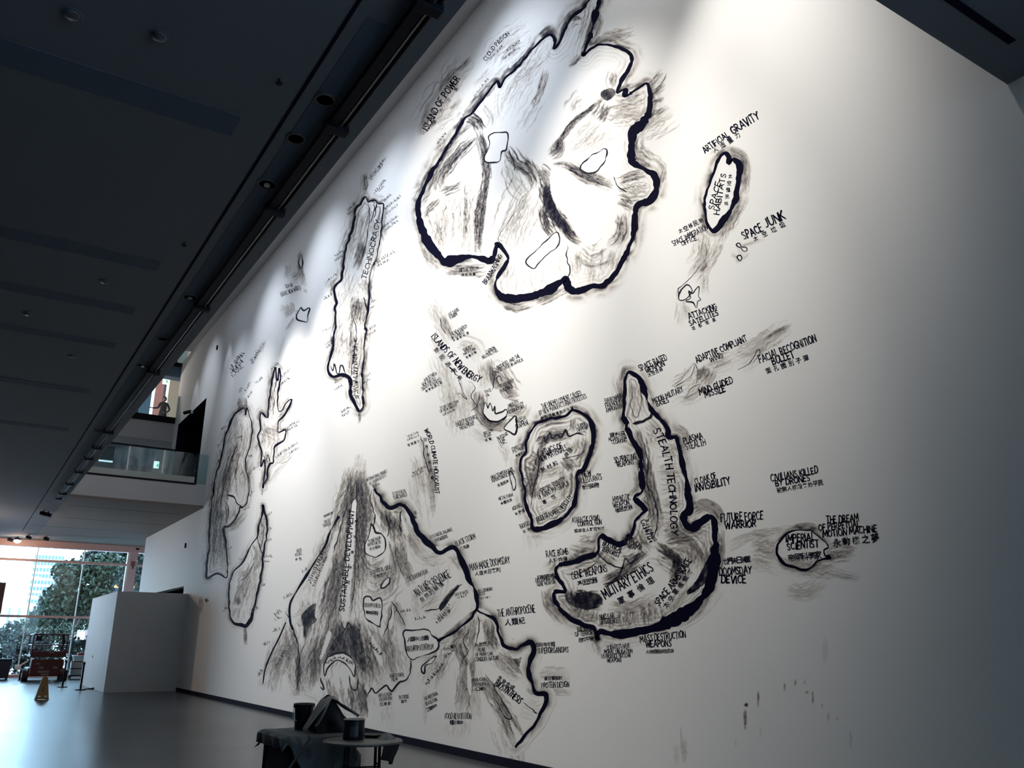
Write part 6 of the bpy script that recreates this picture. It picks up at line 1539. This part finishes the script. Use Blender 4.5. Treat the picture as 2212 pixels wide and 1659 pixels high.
for z in (1.42, 1.84):
    for sx in (-1.1, 0.97):
        MB().tube([(sx, -0.63, z), (sx, 0.63, z)], 0.03 if z > 1.5 else 0.02, 8).build('guard_rail', M['red'], lift)
    for sy in (-0.63, 0.63):
        MB().tube([(-1.1, sy, z), (0.97, sy, z)], 0.03, 8).build('guard_rail', M['red'], lift)
MB().box(0.90, 0.98, -0.56, -0.33, 1.58, 1.78).build('control_box', M['black'], lift, bevel=0.015)
MB().tube([(0.97, 0.42, 1.84), (0.98, 0.50, 1.55), (0.98, 0.44, 1.2)], 0.05, 8).build('cable_loop', M['black'], lift)
MB().box(0.95, 1.12, -0.60, 0.60, 0.22, 0.86).build('front_panel', M['red'], lift, bevel=0.04)
for y0, y1, z0, z1 in ((-0.42, -0.28, 0.66, 0.72), (-0.28, -0.12, 0.50, 0.58), (0.22, 0.40, 0.50, 0.58), (-0.30, 0.12, 0.34, 0.42), (-0.18, 0.10, 0.24, 0.31), (0.5, 0.58, 0.40, 0.46), (0.0, 0.2, 1.10, 1.15)):
    MB().box(1.121 if z1 < 0.9 else 1.001, 1.125 if z1 < 0.9 else 1.005, y0, y1, z0, z1).build('decal', M['decal'], lift)
MB().tube([(0.6, -0.66, 0.80), (0.7, -0.92, 0.62)], 0.035, 8).build('side_arm', M['whitefr'], lift)
MB().box(0.66, 0.74, -1.12, -0.90, 0.48, 0.64).build('side_plate', M['whitefr'], lift, bevel=0.01)

# ---- yellow A-frame floor sign
M['yellow'] = mat('amber_plastic', (0.20, 0.105, 0.012), 0.5, var=0.15, scale=5)
cone = empty('wet_floor_sign', (-28.4, 2.38, 0), 'amber A-frame caution sign standing on the shiny floor', 'floor sign')
for s in (1, -1):
    a = MB().prism([(-0.175, 0.0), (-0.12, 0.0), (-0.10, 0.02), (0.10, 0.02), (0.12, 0.0), (0.175, 0.0), (0.075, 0.58), (0.05, 0.61), (-0.05, 0.61), (-0.075, 0.58)], 'x', -0.008, 0.008)
    for i, v in enumerate(a.v):
        a.v[i] = (v[0] + s * 0.14 * (1 - v[2] / 0.61), v[1], v[2])
    pn = a.build('front_panel' if s > 0 else 'rear_panel', M['yellow'], cone)
    for sy in (-0.135, 0.135):
        MB().box(s * 0.14 - 0.015, s * 0.14 + 0.015, sy - 0.03, sy + 0.03, 0.0, 0.02).build('foot', M['yellow'], pn)
    if s > 0:
        em = MB().prism([(-0.03, 0.36), (0.02, 0.34), (0.04, 0.27), (0.02, 0.20), (-0.04, 0.22), (-0.05, 0.30)], 'x', 0.0, 0.004)
        for i, v in enumerate(em.v):
            em.v[i] = (v[0] + 0.010 + 0.14 * (1 - v[2] / 0.61), v[1], v[2])
        em.build('emblem', mat('sign_emblem', (0.09, 0.055, 0.02), 0.6, var=0.1), pn)
        for sy in (-0.08, 0.08):
            q = MB().prism([(sy - 0.035, 0.085), (sy + 0.035, 0.085), (sy + 0.03, 0.115), (sy - 0.03, 0.115)], 'x', 0.0, 0.004)
            for i, v in enumerate(q.v):
                q.v[i] = (v[0] + 0.010 + 0.14 * (1 - v[2] / 0.61), v[1], v[2])
            q.build('white_patch', M['whitefr'], pn)
MB().tube([(0, -0.05, 0.60), (0, 0, 0.635), (0, 0.05, 0.60)], 0.012, 6).build('handle', M['yellow'], cone)

# ---- stanchions
for k, (x, y, h, lab) in enumerate(((-33.4, 3.92, 0.90, 'slim black stanchion beside the end of the partition'), (-35.6, 3.58, 0.90, 'slim black stanchion beside the red lift'))):
    s = empty('stanchion_post', (x, y, 0), lab, 'stanchion')
    MB().lathe([(0.17, 0), (0.17, 0.015), (0.15, 0.028), (0.03, 0.035)], 20).build('base', M['black'], s, smooth=True)
    MB().tube([(0, 0, 0.02), (0, 0, h)], 0.032, 10).build('post', M['black'], s)
    MB().lathe([(0.038, h - 0.09), (0.042, h - 0.04), (0.038, h), (0.02, h + 0.012)], 12).build('belt_head', M['black'], s, smooth=True)

# ---- cart with strapped boxes
ct = empty('box_cart', (-43.2, 4.8, 0), 'low dark trolley beside the red lift', 'trolley')
MB().box(-0.35, 0.35, -0.30, 0.30, 0.12, 0.17).build('deck', M['black'], ct)
for sx in (-0.25, 0.25):
    for sy in (-0.24, 0.24):
        MB().tube([(sx, sy - 0.02, 0.06), (sx, sy + 0.02, 0.06)], 0.06, 10).build('castor', M['rubber'], ct)
MB().tube([(-0.33, -0.25, 0.17), (-0.33, -0.25, 0.9), (-0.33, 0.25, 0.9), (-0.33, 0.25, 0.17)], 0.018, 6).build('handle', M['black'], ct)
M['carton'] = mat('white_carton', (0.40, 0.39, 0.38), 0.7, var=0.08, scale=3)
for (z0, z1, dx, lab) in ((0.171, 0.46, 0.0, 'white carton at the bottom of the trolley stack'), (0.461, 0.75, 0.01, 'white strapped carton second on the trolley stack')):
    b = empty('carton', (-43.2 + dx, 4.8, z0), lab, 'box', 'cartons on the trolley')
    h = z1 - z0 - 0.002
    MB().box(-0.3, 0.3, -0.26, 0.26, 0, h).build('body', M['carton'], b, bevel=0.01)
    MB().box(-0.305, 0.305, -0.265, 0.265, h * 0.86, h * 0.98).build('strap', M['black'], b)
b = empty('plastic_tub', (-43.2, 4.83, 0.752), 'pale blue tub on top of the carton stack', 'tub')
MB().prism([(-0.2, 0), (0.2, 0), (0.26, 0.2), (-0.26, 0.2)], 'x', -0.22, 0.22).build('tub', mat('blue_tub', (0.30, 0.48, 0.58), 0.4, var=0.1), b)
MB().box(-0.24, 0.24, -0.28, 0.28, 0.2, 0.235).build('lid', M['whitefr'], b, bevel=0.01)
b = empty('red_case', (-43.2, 4.9, 0.99), 'small red case lying on the pale blue tub', 'case')
MB().box(-0.15, 0.15, -0.15, 0.22, 0, 0.10).build('case_body', mat('red_case', (0.30, 0.03, 0.03), 0.5, var=0.1), b, bevel=0.015)
MB().box(0.15, 0.17, -0.03, 0.10, 0.03, 0.06).build('handle', M['black'], b)

# ---- bin at the left, brown post, floor wedge
b = empty('waste_bin', (-43.6, 1.9, 0), 'dark blue waste bin beside the red lift', 'bin')
MB().prism([(-0.32, 0.06), (0.32, 0.06), (0.38, 0.78), (-0.38, 0.78)], 'x', -0.35, 0.35).build('body', mat('dark_blue_bin', (0.010, 0.014, 0.045), 0.5, var=0.2), b)
MB().box(-0.38, 0.38, -0.40, 0.40, 0.78, 0.84).build('lid', M['black'], b, bevel=0.02)
for sy in (-0.28, 0.28):
    MB().tube([(-0.3, sy - 0.03, 0.06), (-0.3, sy + 0.03, 0.06)], 0.06, 10).build('wheel', M['rubber'], b)
    MB().tube([(0.3, sy - 0.03, 0.06), (0.3, sy + 0.03, 0.06)], 0.06, 10).build('wheel', M['rubber'], b)
b = empty('banner_stand', (-44.4, 1.24, 0), 'brown banner on a stand at the edge of the window view', 'banner')
MB().box(-0.12, 0.12, -0.3, 0.3, 0, 0.04).build('base', M['black'], b)
MB().tube([(0, 0, 0.04), (0, 0, 4.1)], 0.03, 8).build('pole', M['black'], b)
MB().box(0.03, 0.05, -0.30, 0.34, 2.7, 4.05).build('banner', mat('brown_banner', (0.10, 0.05, 0.05), 0.8, var=0.15), b)
b = empty('door_wedge', (-33.9, 4.25, 0), 'small dark wedge on the floor at the partition foot', 'wedge')
MB().prism([(-0.16, 0), (0.16, 0), (0.16, 0.05), (-0.16, 0.02)], 'x', -0.05, 0.05).build('wedge_body', M['black'], b)
MB().box(-0.03, 0.03, 0.10, 0.15, 0.05, 0.06).build('grip', M['rubber'], b)
b = empty('wall_socket', (-35.4, 4.4, 1.05), 'small dark socket low on the bright side of the partition', 'socket')
MB().box(-0.06, 0.06, -0.015, -0.001, -0.04, 0.04).build('plate', M['ring'], b)
MB().box(-0.03, 0.03, -0.02, -0.014, -0.015, 0.015).build('outlet', M['black'], b)

# ================================================================== the painter's tables in the foreground
M['cloth'] = mat('grey_drop_cloth', (0.085, 0.098, 0.105), 0.9, var=0.3, scale=5, bump=0.4)
M['cloth2'] = mat('pale_drop_cloth', (0.24, 0.24, 0.225), 0.9, var=0.3, scale=6, bump=0.4)
M['blackcloth'] = mat('black_cloth', (0.007, 0.007, 0.012), 0.9, var=0.3, scale=8, bump=0.3)
M['wood'] = mat('table_top', (0.10, 0.095, 0.09), 0.5, var=0.3, scale=6)
TX, TY, TZ = -9.0, 3.12, 0.72
# cabinet / work table under the cloth
wt = empty('work_table', (TX, TY, 0), 'black work table mostly hidden under a grey drop cloth', 'table')
MB().box(-0.35, 0.5, -0.24, 0.42, TZ - 0.04, TZ - 0.004).build('table_top', M['matte'], wt)
for sx in (-0.30, 0.45):
    for sy in (-0.20, 0.38):
        MB().box(sx - 0.025, sx + 0.025, sy - 0.025, sy + 0.025, 0, TZ - 0.04).build('leg', M['matte'], wt)
MB().box(-0.28, 0.47, -0.22, 0.40, 0.04, TZ - 0.05).build('cabinet_body', M['matte'], wt)


def draped(name, x0, x1, y0, y1, top, edge, matl, seed, nx=40, ny=40, lift_=None, hang=None):
    """a cloth sheet lying on a rectangle (edge) and hanging past it"""
    r = np.random.default_rng(seed)
    V, F = [], []
    n1 = vnoise((ny, nx), 6, r)
    n2 = vnoise((ny, nx), 3, r)
    for j in range(ny):
        for i in range(nx):
            y = y0 + (y1 - y0) * j / (ny - 1)
            xe = edge[1] + hang(y) if hang else x1
            x = x0 + (xe - x0) * i / (nx - 1)
            ox = max(edge[0] - x, 0, x - edge[1])
            oy = max(edge[2] - y, 0, y - edge[3])
            o = math.hypot(ox, oy)
            z = top + 0.006 + 0.012 * n2[j, i]
            if o > 0:
                f = 0.05 * math.sin((x + y) * 23 + 3 * n1[j, i]) * min(1, o / 0.15)
                cx = min(max(x, edge[0]), edge[1])
                cy = min(max(y, edge[2]), edge[3])
                dx, dy = (x - cx) / o, (y - cy) / o
                k = 0.03 + 0.10 * o + f * 0.6
                x, y = cx + dx * k, cy + dy * k
                z = top - o * 0.97 + 0.006
            if lift_:
                z += lift_(x, y)
            V.append((x, y, max(z, 0.01)))
    for j in range(ny - 1):
        for i in range(nx - 1):
            a = j * nx + i
            F.append((a, a + 1, a + nx + 1, a + nx))
    mb = MB()
    mb.v, mb.f = V, F
    o = mb.build(name, matl, smooth=True)
    s = o.modifiers.new('thickness', 'SOLIDIFY')
    s.thickness = 0.004
    s.offset = 1
    return o


o = draped('drop_cloth', TX - 0.50, TX + 1.0, TY - 0.36, TY + 0.78, TZ, (TX - 0.36, TX + 0.50, TY - 0.25, TY + 0.42), M['cloth'], 3,
           hang=lambda y: 0.06 + 0.40 * min(1, max(0, (y - (TY - 0.25)) / 0.22)) - 0.25 * max(0, (y - (TY + 0.35)) / 0.4))
tag(o, 'crumpled grey drop cloth hanging over the black work table', 'cloth')


# bucket
bk = empty('paint_bucket', (-9.05, 3.20, TZ + 0.022), 'black plastic bucket standing on the grey drop cloth', 'bucket')
M['plastic'] = mat('black_plastic', (0.006, 0.006, 0.012), 0.4, var=0.2, scale=6, spec=0.3)
MB().lathe([(0.080, 0.0), (0.083, 0.005), (0.102, 0.235), (0.110, 0.237), (0.112, 0.250), (0.104, 0.253), (0.099, 0.238), (0.080, 0.012), (0.01, 0.010)], 28).build('body', M['plastic'], bk, smooth=True)
MB().tube([(0, 0.108, 0.225), (0.03, 0.125, 0.15), (0.045, 0.118, 0.09), (0.045, 0.0, 0.075 + 0.02), (0.045, -0.118, 0.09), (0.03, -0.125, 0.15), (0, -0.108, 0.225)], 0.004, 6).build('bail_handle', M['steel'], bk)
for sy in (-1, 1):
    MB().tube([(0, sy * 0.100, 0.225), (0, sy * 0.114, 0.225)], 0.012, 8).build('ear', M['plastic'], bk)

# heap of black cloth with a grey sheet thrown over it
def heap(name, cx, cy, z0, hgt, rx, ry, matl, label, seed, peak=(0, 0), cut=1.0, nlat=26, nlon=40, cat='cloth'):
    r = np.random.default_rng(seed)
    n1 = vnoise((nlat, nlon), 5, r)
    V, F = [], []
    for j in range(nlat):
        t = j / (nlat - 1)
        for i in range(nlon):
            a = 2 * math.pi * i / nlon
            rad = (1 - t) ** 0.62 * (1 + 0.16 * math.sin(a * 5 + 4 * t) * (1 - t) + 0.22 * (n1[j, i if i < nlon - 3 else nlon - 1 - i] - 0.5))
            V.append((cx + peak[0] * t + rx * rad * math.cos(a), cy + peak[1] * t + ry * rad * math.sin(a), z0 + hgt * t * (1 + 0.05 * math.sin(a * 3))))
    for j in range(nlat - 1):
        for i in range(nlon):
            i2 = (i + 1) % nlon
            F.append((j * nlon + i, j * nlon + i2, (j + 1) * nlon + i2, (j + 1) * nlon + i))
    F.append(tuple(reversed(range(nlon))))
    F.append(tuple((nlat - 1) * nlon + i for i in range(nlon)))
    mb = MB()
    mb.v, mb.f = V, F
    o = mb.build(name, matl, smooth=True)
    return tag(o, label, cat) if label else o


hp = empty('cloth_heap', (-8.75, 3.42, TZ + 0.03), 'dark heap of cloth with a paler sheet thrown over its top', 'cloth')
bpy.context.view_layer.update()
h1 = heap('black_bundle', -8.78, 3.40, TZ + 0.022, 0.335, 0.20, 0.21, M['blackcloth'], None, 11, (0.0, -0.05))
h1.parent = hp
h1.matrix_parent_inverse = hp.matrix_world.inverted()


def sheet(name, path, half, matl, parent, seed, n=26, m_=9):
    """a folded strip of cloth following a path of points (x,y,z)"""
    r = np.random.default_rng(seed)
    P = np.array(path, float)
    t = np.linspace(0, len(P) - 1, n)
    C = np.stack([np.interp(t, np.arange(len(P)), P[:, k]) for k in range(3)], 1)
    for _ in range(2):
        C[1:-1] = (C[:-2] + C[1:-1] * 2 + C[2:]) / 4
    H = np.interp(t, np.arange(len(half)) * (len(P) - 1) / (len(half) - 1), half)
    nz = vnoise((n, m_), 3, r)
    V, F = [], []
    for i in range(n):
        for j in range(m_):
            u = (j / (m_ - 1) - 0.5) * 2
            # the strip lies across the x direction (towards / away from the viewer)
            V.append((C[i][0] + u * H[i], C[i][1] + 0.012 * (nz[i, j] - 0.5), C[i][2] - 0.05 * u * u * H[i] + 0.03 * (nz[i, j] - 0.5)))
    for i in range(n - 1):
        for j in range(m_ - 1):
            a = i * m_ + j
            F.append((a, a + 1, a + m_ + 1, a + m_))
    mb = MB()
    mb.v, mb.f = V, F
    o = mb.build(name, matl, smooth=True)
    s = o.modifiers.new('thickness', 'SOLIDIFY')
    s.thickness = 0.006
    o.parent = parent
    o.matrix_parent_inverse = parent.matrix_world.inverted()
    return o


sheet('grey_sheet', [(-8.62, 3.06, TZ + 0.05), (-8.62, 3.15, TZ + 0.17), (-8.66, 3.24, TZ + 0.28), (-8.72, 3.32, TZ + 0.345), (-8.75, 3.39, TZ + 0.345), (-8.76, 3.47, TZ + 0.285), (-8.74, 3.58, TZ + 0.21), (-8.70, 3.66, TZ + 0.16)], [0.05, 0.09, 0.11, 0.12, 0.11, 0.08, 0.06, 0.03], M['cloth2'], hp, 5)
sheet('grey_sheet_fold', [(-8.55, 3.16, TZ + 0.09), (-8.55, 3.20, TZ + 0.16), (-8.58, 3.25, TZ + 0.25), (-8.66, 3.32, TZ + 0.33)], [0.03, 0.04, 0.05, 0.05], M['cloth2'], hp, 6)

# round side table with can, tray, rag
RX, RY = -8.05, 3.45
rt = empty('round_table', (RX, RY, 0), 'small round dark table with thin legs beside the work table', 'table')
MB().lathe([(0.36, TZ - 0.028), (0.375, TZ - 0.02), (0.375, TZ - 0.006), (0.365, TZ)], 40).build('table_top', M['wood'], rt, smooth=True)
for a in (0.5, 2.07, 3.64, 5.21):
    MB().tube([(0.20 * math.cos(a), 0.20 * math.sin(a), TZ - 0.03), (0.22 * math.cos(a), 0.22 * math.sin(a), 0.0)], 0.014, 8).build('leg', M['black'], rt)
MB().tube([(0.215 * math.cos(0.5), 0.215 * math.sin(0.5), 0.50), (0.215 * math.cos(2.07), 0.215 * math.sin(2.07), 0.50)], 0.008, 6).build('stretcher', M['black'], rt)
MB().tube([(0.215 * math.cos(3.64), 0.215 * math.sin(3.64), 0.50), (0.215 * math.cos(5.21), 0.215 * math.sin(5.21), 0.50)], 0.008, 6).build('stretcher', M['black'], rt)
MB().tube([(0.215 * math.cos(0.5), 0.215 * math.sin(0.5), 0.50), (0.215 * math.cos(5.21), 0.215 * math.sin(5.21), 0.50)], 0.008, 6).build('stretcher', M['black'], rt)

can = empty('paint_can', (-8.12, 3.38, TZ + 0.001), 'black paint can with a pale rim standing on the round table', 'paint can')
MB().lathe([(0.098, 0.0), (0.100, 0.004), (0.100, 0.165), (0.104, 0.168), (0.104, 0.176), (0.096, 0.178)], 30).build('body', M['plastic'], can, smooth=True)
MB().lathe([(0.103, 0.176), (0.104, 0.181), (0.096, 0.182), (0.094, 0.172), (0.02, 0.172)], 30).build('lid', mat('can_lid', (0.30, 0.30, 0.28), 0.45, var=0.1), can, smooth=True)
lb = MB()
for k in range(7):
    a0 = -0.75 + k * 0.11
    a1 = a0 + 0.11
    lb.add([(0.1012 * math.cos(a0), 0.1012 * math.sin(a0), 0.03), (0.1012 * math.cos(a1), 0.1012 * math.sin(a1), 0.03), (0.1012 * math.cos(a1), 0.1012 * math.sin(a1), 0.125), (0.1012 * math.cos(a0), 0.1012 * math.sin(a0), 0.125)], [(0, 1, 2, 3)])
lb.build('label_band', mat('can_label', (0.030, 0.032, 0.045), 0.5, var=0.2), can)
tray = empty('paint_tray', (-8.22, 3.64, TZ + 0.001), 'shallow dark tray beside the paint can', 'tray')
MB().lathe([(0.09, 0.0), (0.12, 0.025), (0.125, 0.027), (0.115, 0.020), (0.088, 0.006)], 24).build('dish', M['plastic'], tray, smooth=True)
MB().lathe([(0.085, 0.008), (0.03, 0.009)], 20).build('ink_pool', mat('pale_paint', (0.28, 0.27, 0.24), 0.3, var=0.1), tray)
rg = heap('rag', -8.00, 3.66, TZ + 0.001, 0.055, 0.07, 0.09, M['cloth2'], 'crumpled grey rag on the round table edge', 31, (0.0, 0.02), cat='rag')
# cloth hanging from the rim of the round table
hc = MB()
nx_, nz_ = 16, 8
for j in range(nz_):
    for i in range(nx_):
        a_ = math.radians(10 + 100 * i / (nx_ - 1))
        dep = (0.20 if i < 12 else 0.20 - 0.04 * (i - 11)) * (1 - 0.6 * abs(i / (nx_ - 1) - 0.7)) * j / (nz_ - 1)
        rr_ = 0.345 - 0.35 * dep + 0.012 * math.sin(i * 1.9 + j * 0.4)
        hc.v.append((rr_ * math.cos(a_), rr_ * math.sin(a_), TZ - 0.03 - dep))
for j in range(nz_ - 1):
    for i in range(nx_ - 1):
        k = j * nx_ + i
        hc.f.append((k, k + 1, k + nx_ + 1, k + nx_))
ho = hc.build('hanging_cloth', M['blackcloth'], rt, smooth=True)
sm = ho.modifiers.new('thickness', 'SOLIDIFY')
sm.thickness = 0.004
# white sheets of paper on a low box under the table
bx = empty('low_box', (-8.9, 3.75, 0), 'low dark box on the floor behind the round table legs', 'box')
MB().box(-0.22, 0.22, -0.2, 0.2, 0, 0.30).build('body', M['black'], bx, bevel=0.01)
MB().box(-0.23, 0.23, -0.21, 0.21, 0.30, 0.315).build('lid', M['black'], bx)
pp = MB().add([(-8.80, 3.66, 0.318), (-8.72, 3.80, 0.330), (-8.88, 3.90, 0.322), (-8.98, 3.74, 0.318)], [(0, 1, 2, 3)]).build('paper_sheet', mat('white_paper', (0.8, 0.84, 0.9), 0.6, var=0.05))
s = pp.modifiers.new('thickness', 'SOLIDIFY')
s.thickness = 0.003
tag(pp, 'white sheet of paper glowing under the round table', 'paper')
# broom handle leaning on the work table
br = empty('broom', (-7.92, 2.80, 0), 'dark broom with its handle leaning on the work table', 'broom')
bpy.context.view_layer.update()
pa = on_x(668, 1597, -8.32)
pb = on_x(626, 1659, -8.0)
d = (pb - pa).normalized()
pb2 = pa + d * ((pa.z - 0.06) / -d.z)
loc_build(MB().tube([pa, pb2], 0.012, 8), 'handle', M['black'], br)
loc_build(MB().box(pb2.x - 0.05, pb2.x + 0.05, pb2.y - 0.16, pb2.y + 0.16, 0.03, 0.09), 'head', M['black'], br)
loc_build(MB().box(pb2.x - 0.04, pb2.x + 0.04, pb2.y - 0.15, pb2.y + 0.15, 0.0, 0.03), 'bristles', M['rubber'], br)

# ================================================================== person on the third floor
def skin_mesh(name, verts, edges, radii, matl, root=0, sub=1):
    me = bpy.data.meshes.new(name)
    me.from_pydata(verts, edges, [])
    o = bpy.data.objects.new(name, me)
    COL.objects.link(o)
    sk = o.modifiers.new('skin', 'SKIN')
    sk.use_smooth_shade = True
    for i, r in enumerate(radii):
        me.skin_vertices[0].data[i].radius = (r, r) if not isinstance(r, tuple) else r
        me.skin_vertices[0].data[i].use_root = (i == root)
    sb = o.modifiers.new('sub', 'SUBSURF')
    sb.levels = sub
    sb.render_levels = sub
    me.materials.append(matl)
    return o


PX_, PY_ = -41.4, 6.62
per = empty('person', (PX_, PY_, 11.0), 'person in dark clothes standing at the third floor edge, one arm held out', 'person')
M['darkcloth'] = mat('dark_clothes', (0.008, 0.008, 0.014), 0.85, var=0.2, scale=10)
M['skin_'] = mat('skin', (0.20, 0.12, 0.09), 0.6, var=0.08, scale=12)
V = [(0, 0, 0.93), (0, 0, 1.10), (0, 0, 1.30), (0, 0, 1.42), (0.01, 0, 1.50),          # 0 pelvis 1 waist 2 chest 3 collar 4 neck
     (0, -0.09, 0.88), (0.02, -0.10, 0.48), (0, -0.10, 0.08), (0.12, -0.11, 0.03),       # 5-8 leg
     (0, 0.09, 0.88), (0.02, 0.10, 0.48), (0, 0.10, 0.08), (0.12, 0.11, 0.03),           # 9-12 leg
     (0, -0.17, 1.39), (0.03, -0.24, 1.16), (0.14, -0.44, 1.10), (0.17, -0.52, 1.09),    # 13-16 arm held out
     (0, 0.17, 1.39), (-0.02, 0.29, 1.15), (0.08, 0.17, 0.99), (0.10, 0.12, 0.97)]       # 17-20 arm on hip
E_ = [(0, 1), (1, 2), (2, 3), (3, 4), (0, 5), (5, 6), (6, 7), (7, 8), (0, 9), (9, 10), (10, 11), (11, 12), (3, 13), (13, 14), (14, 15), (15, 16), (3, 17), (17, 18), (18, 19), (19, 20)]
Rr = [(0.12, 0.16), (0.10, 0.14), (0.12, 0.17), (0.08, 0.12), 0.05, 0.09, 0.06, 0.045, 0.04, 0.09, 0.06, 0.045, 0.04, 0.06, 0.048, 0.036, 0.03, 0.06, 0.048, 0.036, 0.03]
body = skin_mesh('body', V, E_, Rr, M['darkcloth'], 0, 2)
body.parent = per
# coat skirt
ck = MB().lathe([(0.13, 1.12), (0.155, 0.98), (0.175, 0.80), (0.185, 0.62), (0.178, 0.62), (0.12, 1.0)], 20)
for i, v in enumerate(ck.v):
    ck.v[i] = (v[0] * 0.85, v[1] * 1.08, v[2])
ck.build('coat_skirt', M['darkcloth'], per, smooth=True)
# hands with fingers
def hand(base, fwd, up, name):
    base, f, u = Vector(base), Vector(fwd).normalized(), Vector(up).normalized()
    sd = f.cross(u).normalized()
    vs_ = [base, base + f * 0.05, base + f * 0.09]
    es = [(0, 1), (1, 2)]
    rs = [0.022, (0.034, 0.018), (0.034, 0.016)]
    for k, L in enumerate((0.065, 0.078, 0.074, 0.058)):
        o_ = sd * (-0.028 + 0.0185 * k)
        i = len(vs_)
        vs_ += [base + f * 0.095 + o_, base + f * (0.095 + L * 0.5) + o_ - u * 0.006, base + f * (0.095 + L) + o_ - u * 0.024]
        es += [(2, i), (i, i + 1), (i + 1, i + 2)]
        rs += [0.009, 0.0085, 0.007]
    i = len(vs_)
    vs_ += [base + f * 0.03 - sd * 0.035, base + f * 0.065 - sd * 0.055 - u * 0.008, base + f * 0.09 - sd * 0.058 - u * 0.018]
    es += [(0, i), (i, i + 1), (i + 1, i + 2)]
    rs += [0.012, 0.010, 0.008]
    o = skin_mesh(name, [tuple(v) for v in vs_], es, rs, M['skin_'], 0, 1)
    o.parent = per
    return o


hand((0.175, -0.53, 1.09), (0.25, -1, -0.1), (0, 0, 1), 'hand')
hand((0.10, 0.115, 0.97), (0.4, -1, -0.2), (1, 0.3, 0.2), 'hand')
# head: shaped, turned a little down
hb = bmesh.new()
bmesh.ops.create_uvsphere(hb, u_segments=24, v_segments=16, radius=0.11)
for v in hb.verts:
    x, y, z = v.co
    y *= 0.78
    z *= 1.12
    if z < -0.02:
        y *= 1 - 0.25 * min(1, (-0.02 - z) / 0.1)
        x = x * (1 - 0.12 * min(1, (-0.02 - z) / 0.1)) + 0.008
    if x > 0.085 and abs(y) < 0.02 and -0.035 < z < 0.02:
        x += 0.022 * (1 - abs(y) / 0.02)
    if x > 0.07 and 0.012 < abs(y) < 0.045 and 0.0 < z < 0.03:
        x -= 0.008
    v.co = (x, y, z)
hme = bpy.data.meshes.new('head')
hb.to_mesh(hme)
hb.free()
hme.materials.append(M['skin_'])
hme.polygons.foreach_set('use_smooth', [True] * len(hme.polygons))
head = bpy.data.objects.new('head', hme)
COL.objects.link(head)
head.parent = per
head.location = (0.03, 0.0, 1.62)
head.rotation_euler = (0, math.radians(12), math.radians(-8))
M['eye'] = mat('eye_dark', (0.01, 0.01, 0.01), 0.3, var=0.1)
for sy in (-0.032, 0.032):
    MB().lathe([(0.002, -0.008), (0.009, 0), (0.002, 0.008)], 10, (0.092, sy, 0.014)).build('eye', M['eye'], head, smooth=True)
    MB().lathe([(0.004, -0.028), (0.012, -0.01), (0.014, 0.012), (0.004, 0.028)], 10, (0.0, sy * 2.62, 0.0)).build('ear', M['skin_'], head, smooth=True)
MB().box(0.094, 0.100, -0.024, 0.024, -0.056, -0.050).build('mouth', mat('lips', (0.12, 0.05, 0.045), 0.6, var=0.1), head)
hr = bmesh.new()
bmesh.ops.create_uvsphere(hr, u_segments=24, v_segments=16, radius=0.122)
for v in list(hr.verts):
    x, y, z = v.co
    v.co = (x - 0.012, y * 0.82, z * 1.1 + 0.012)
bmesh.ops.delete(hr, geom=[v for v in hr.verts if (v.co.x > 0.055 and v.co.z < 0.055) or v.co.z < -0.085], context='VERTS')
rme = bpy.data.meshes.new('hair')
hr.to_mesh(rme)
hr.free()
rme.materials.append(mat('dark_hair', (0.012, 0.010, 0.012), 0.6, var=0.3, scale=30, stretch=(1, 1, 8)))
hair = bpy.data.objects.new('hair', rme)
COL.objects.link(hair)
hair.parent = head
# a glinting phone in the raised hand
ph = empty('phone', (PX_ + 0.21, PY_ - 0.62, 12.09), 'dark phone held in the outstretched hand', 'phone')
MB().box(-0.035, 0.035, -0.07, 0.07, 0.0, 0.009).build('phone_body', M['black'], ph, bevel=0.003)
MB().box(-0.031, 0.031, -0.064, 0.064, 0.0092, 0.0098).build('screen', mat('phone_screen', (0.05, 0.06, 0.08), 0.2, var=0.1), ph)
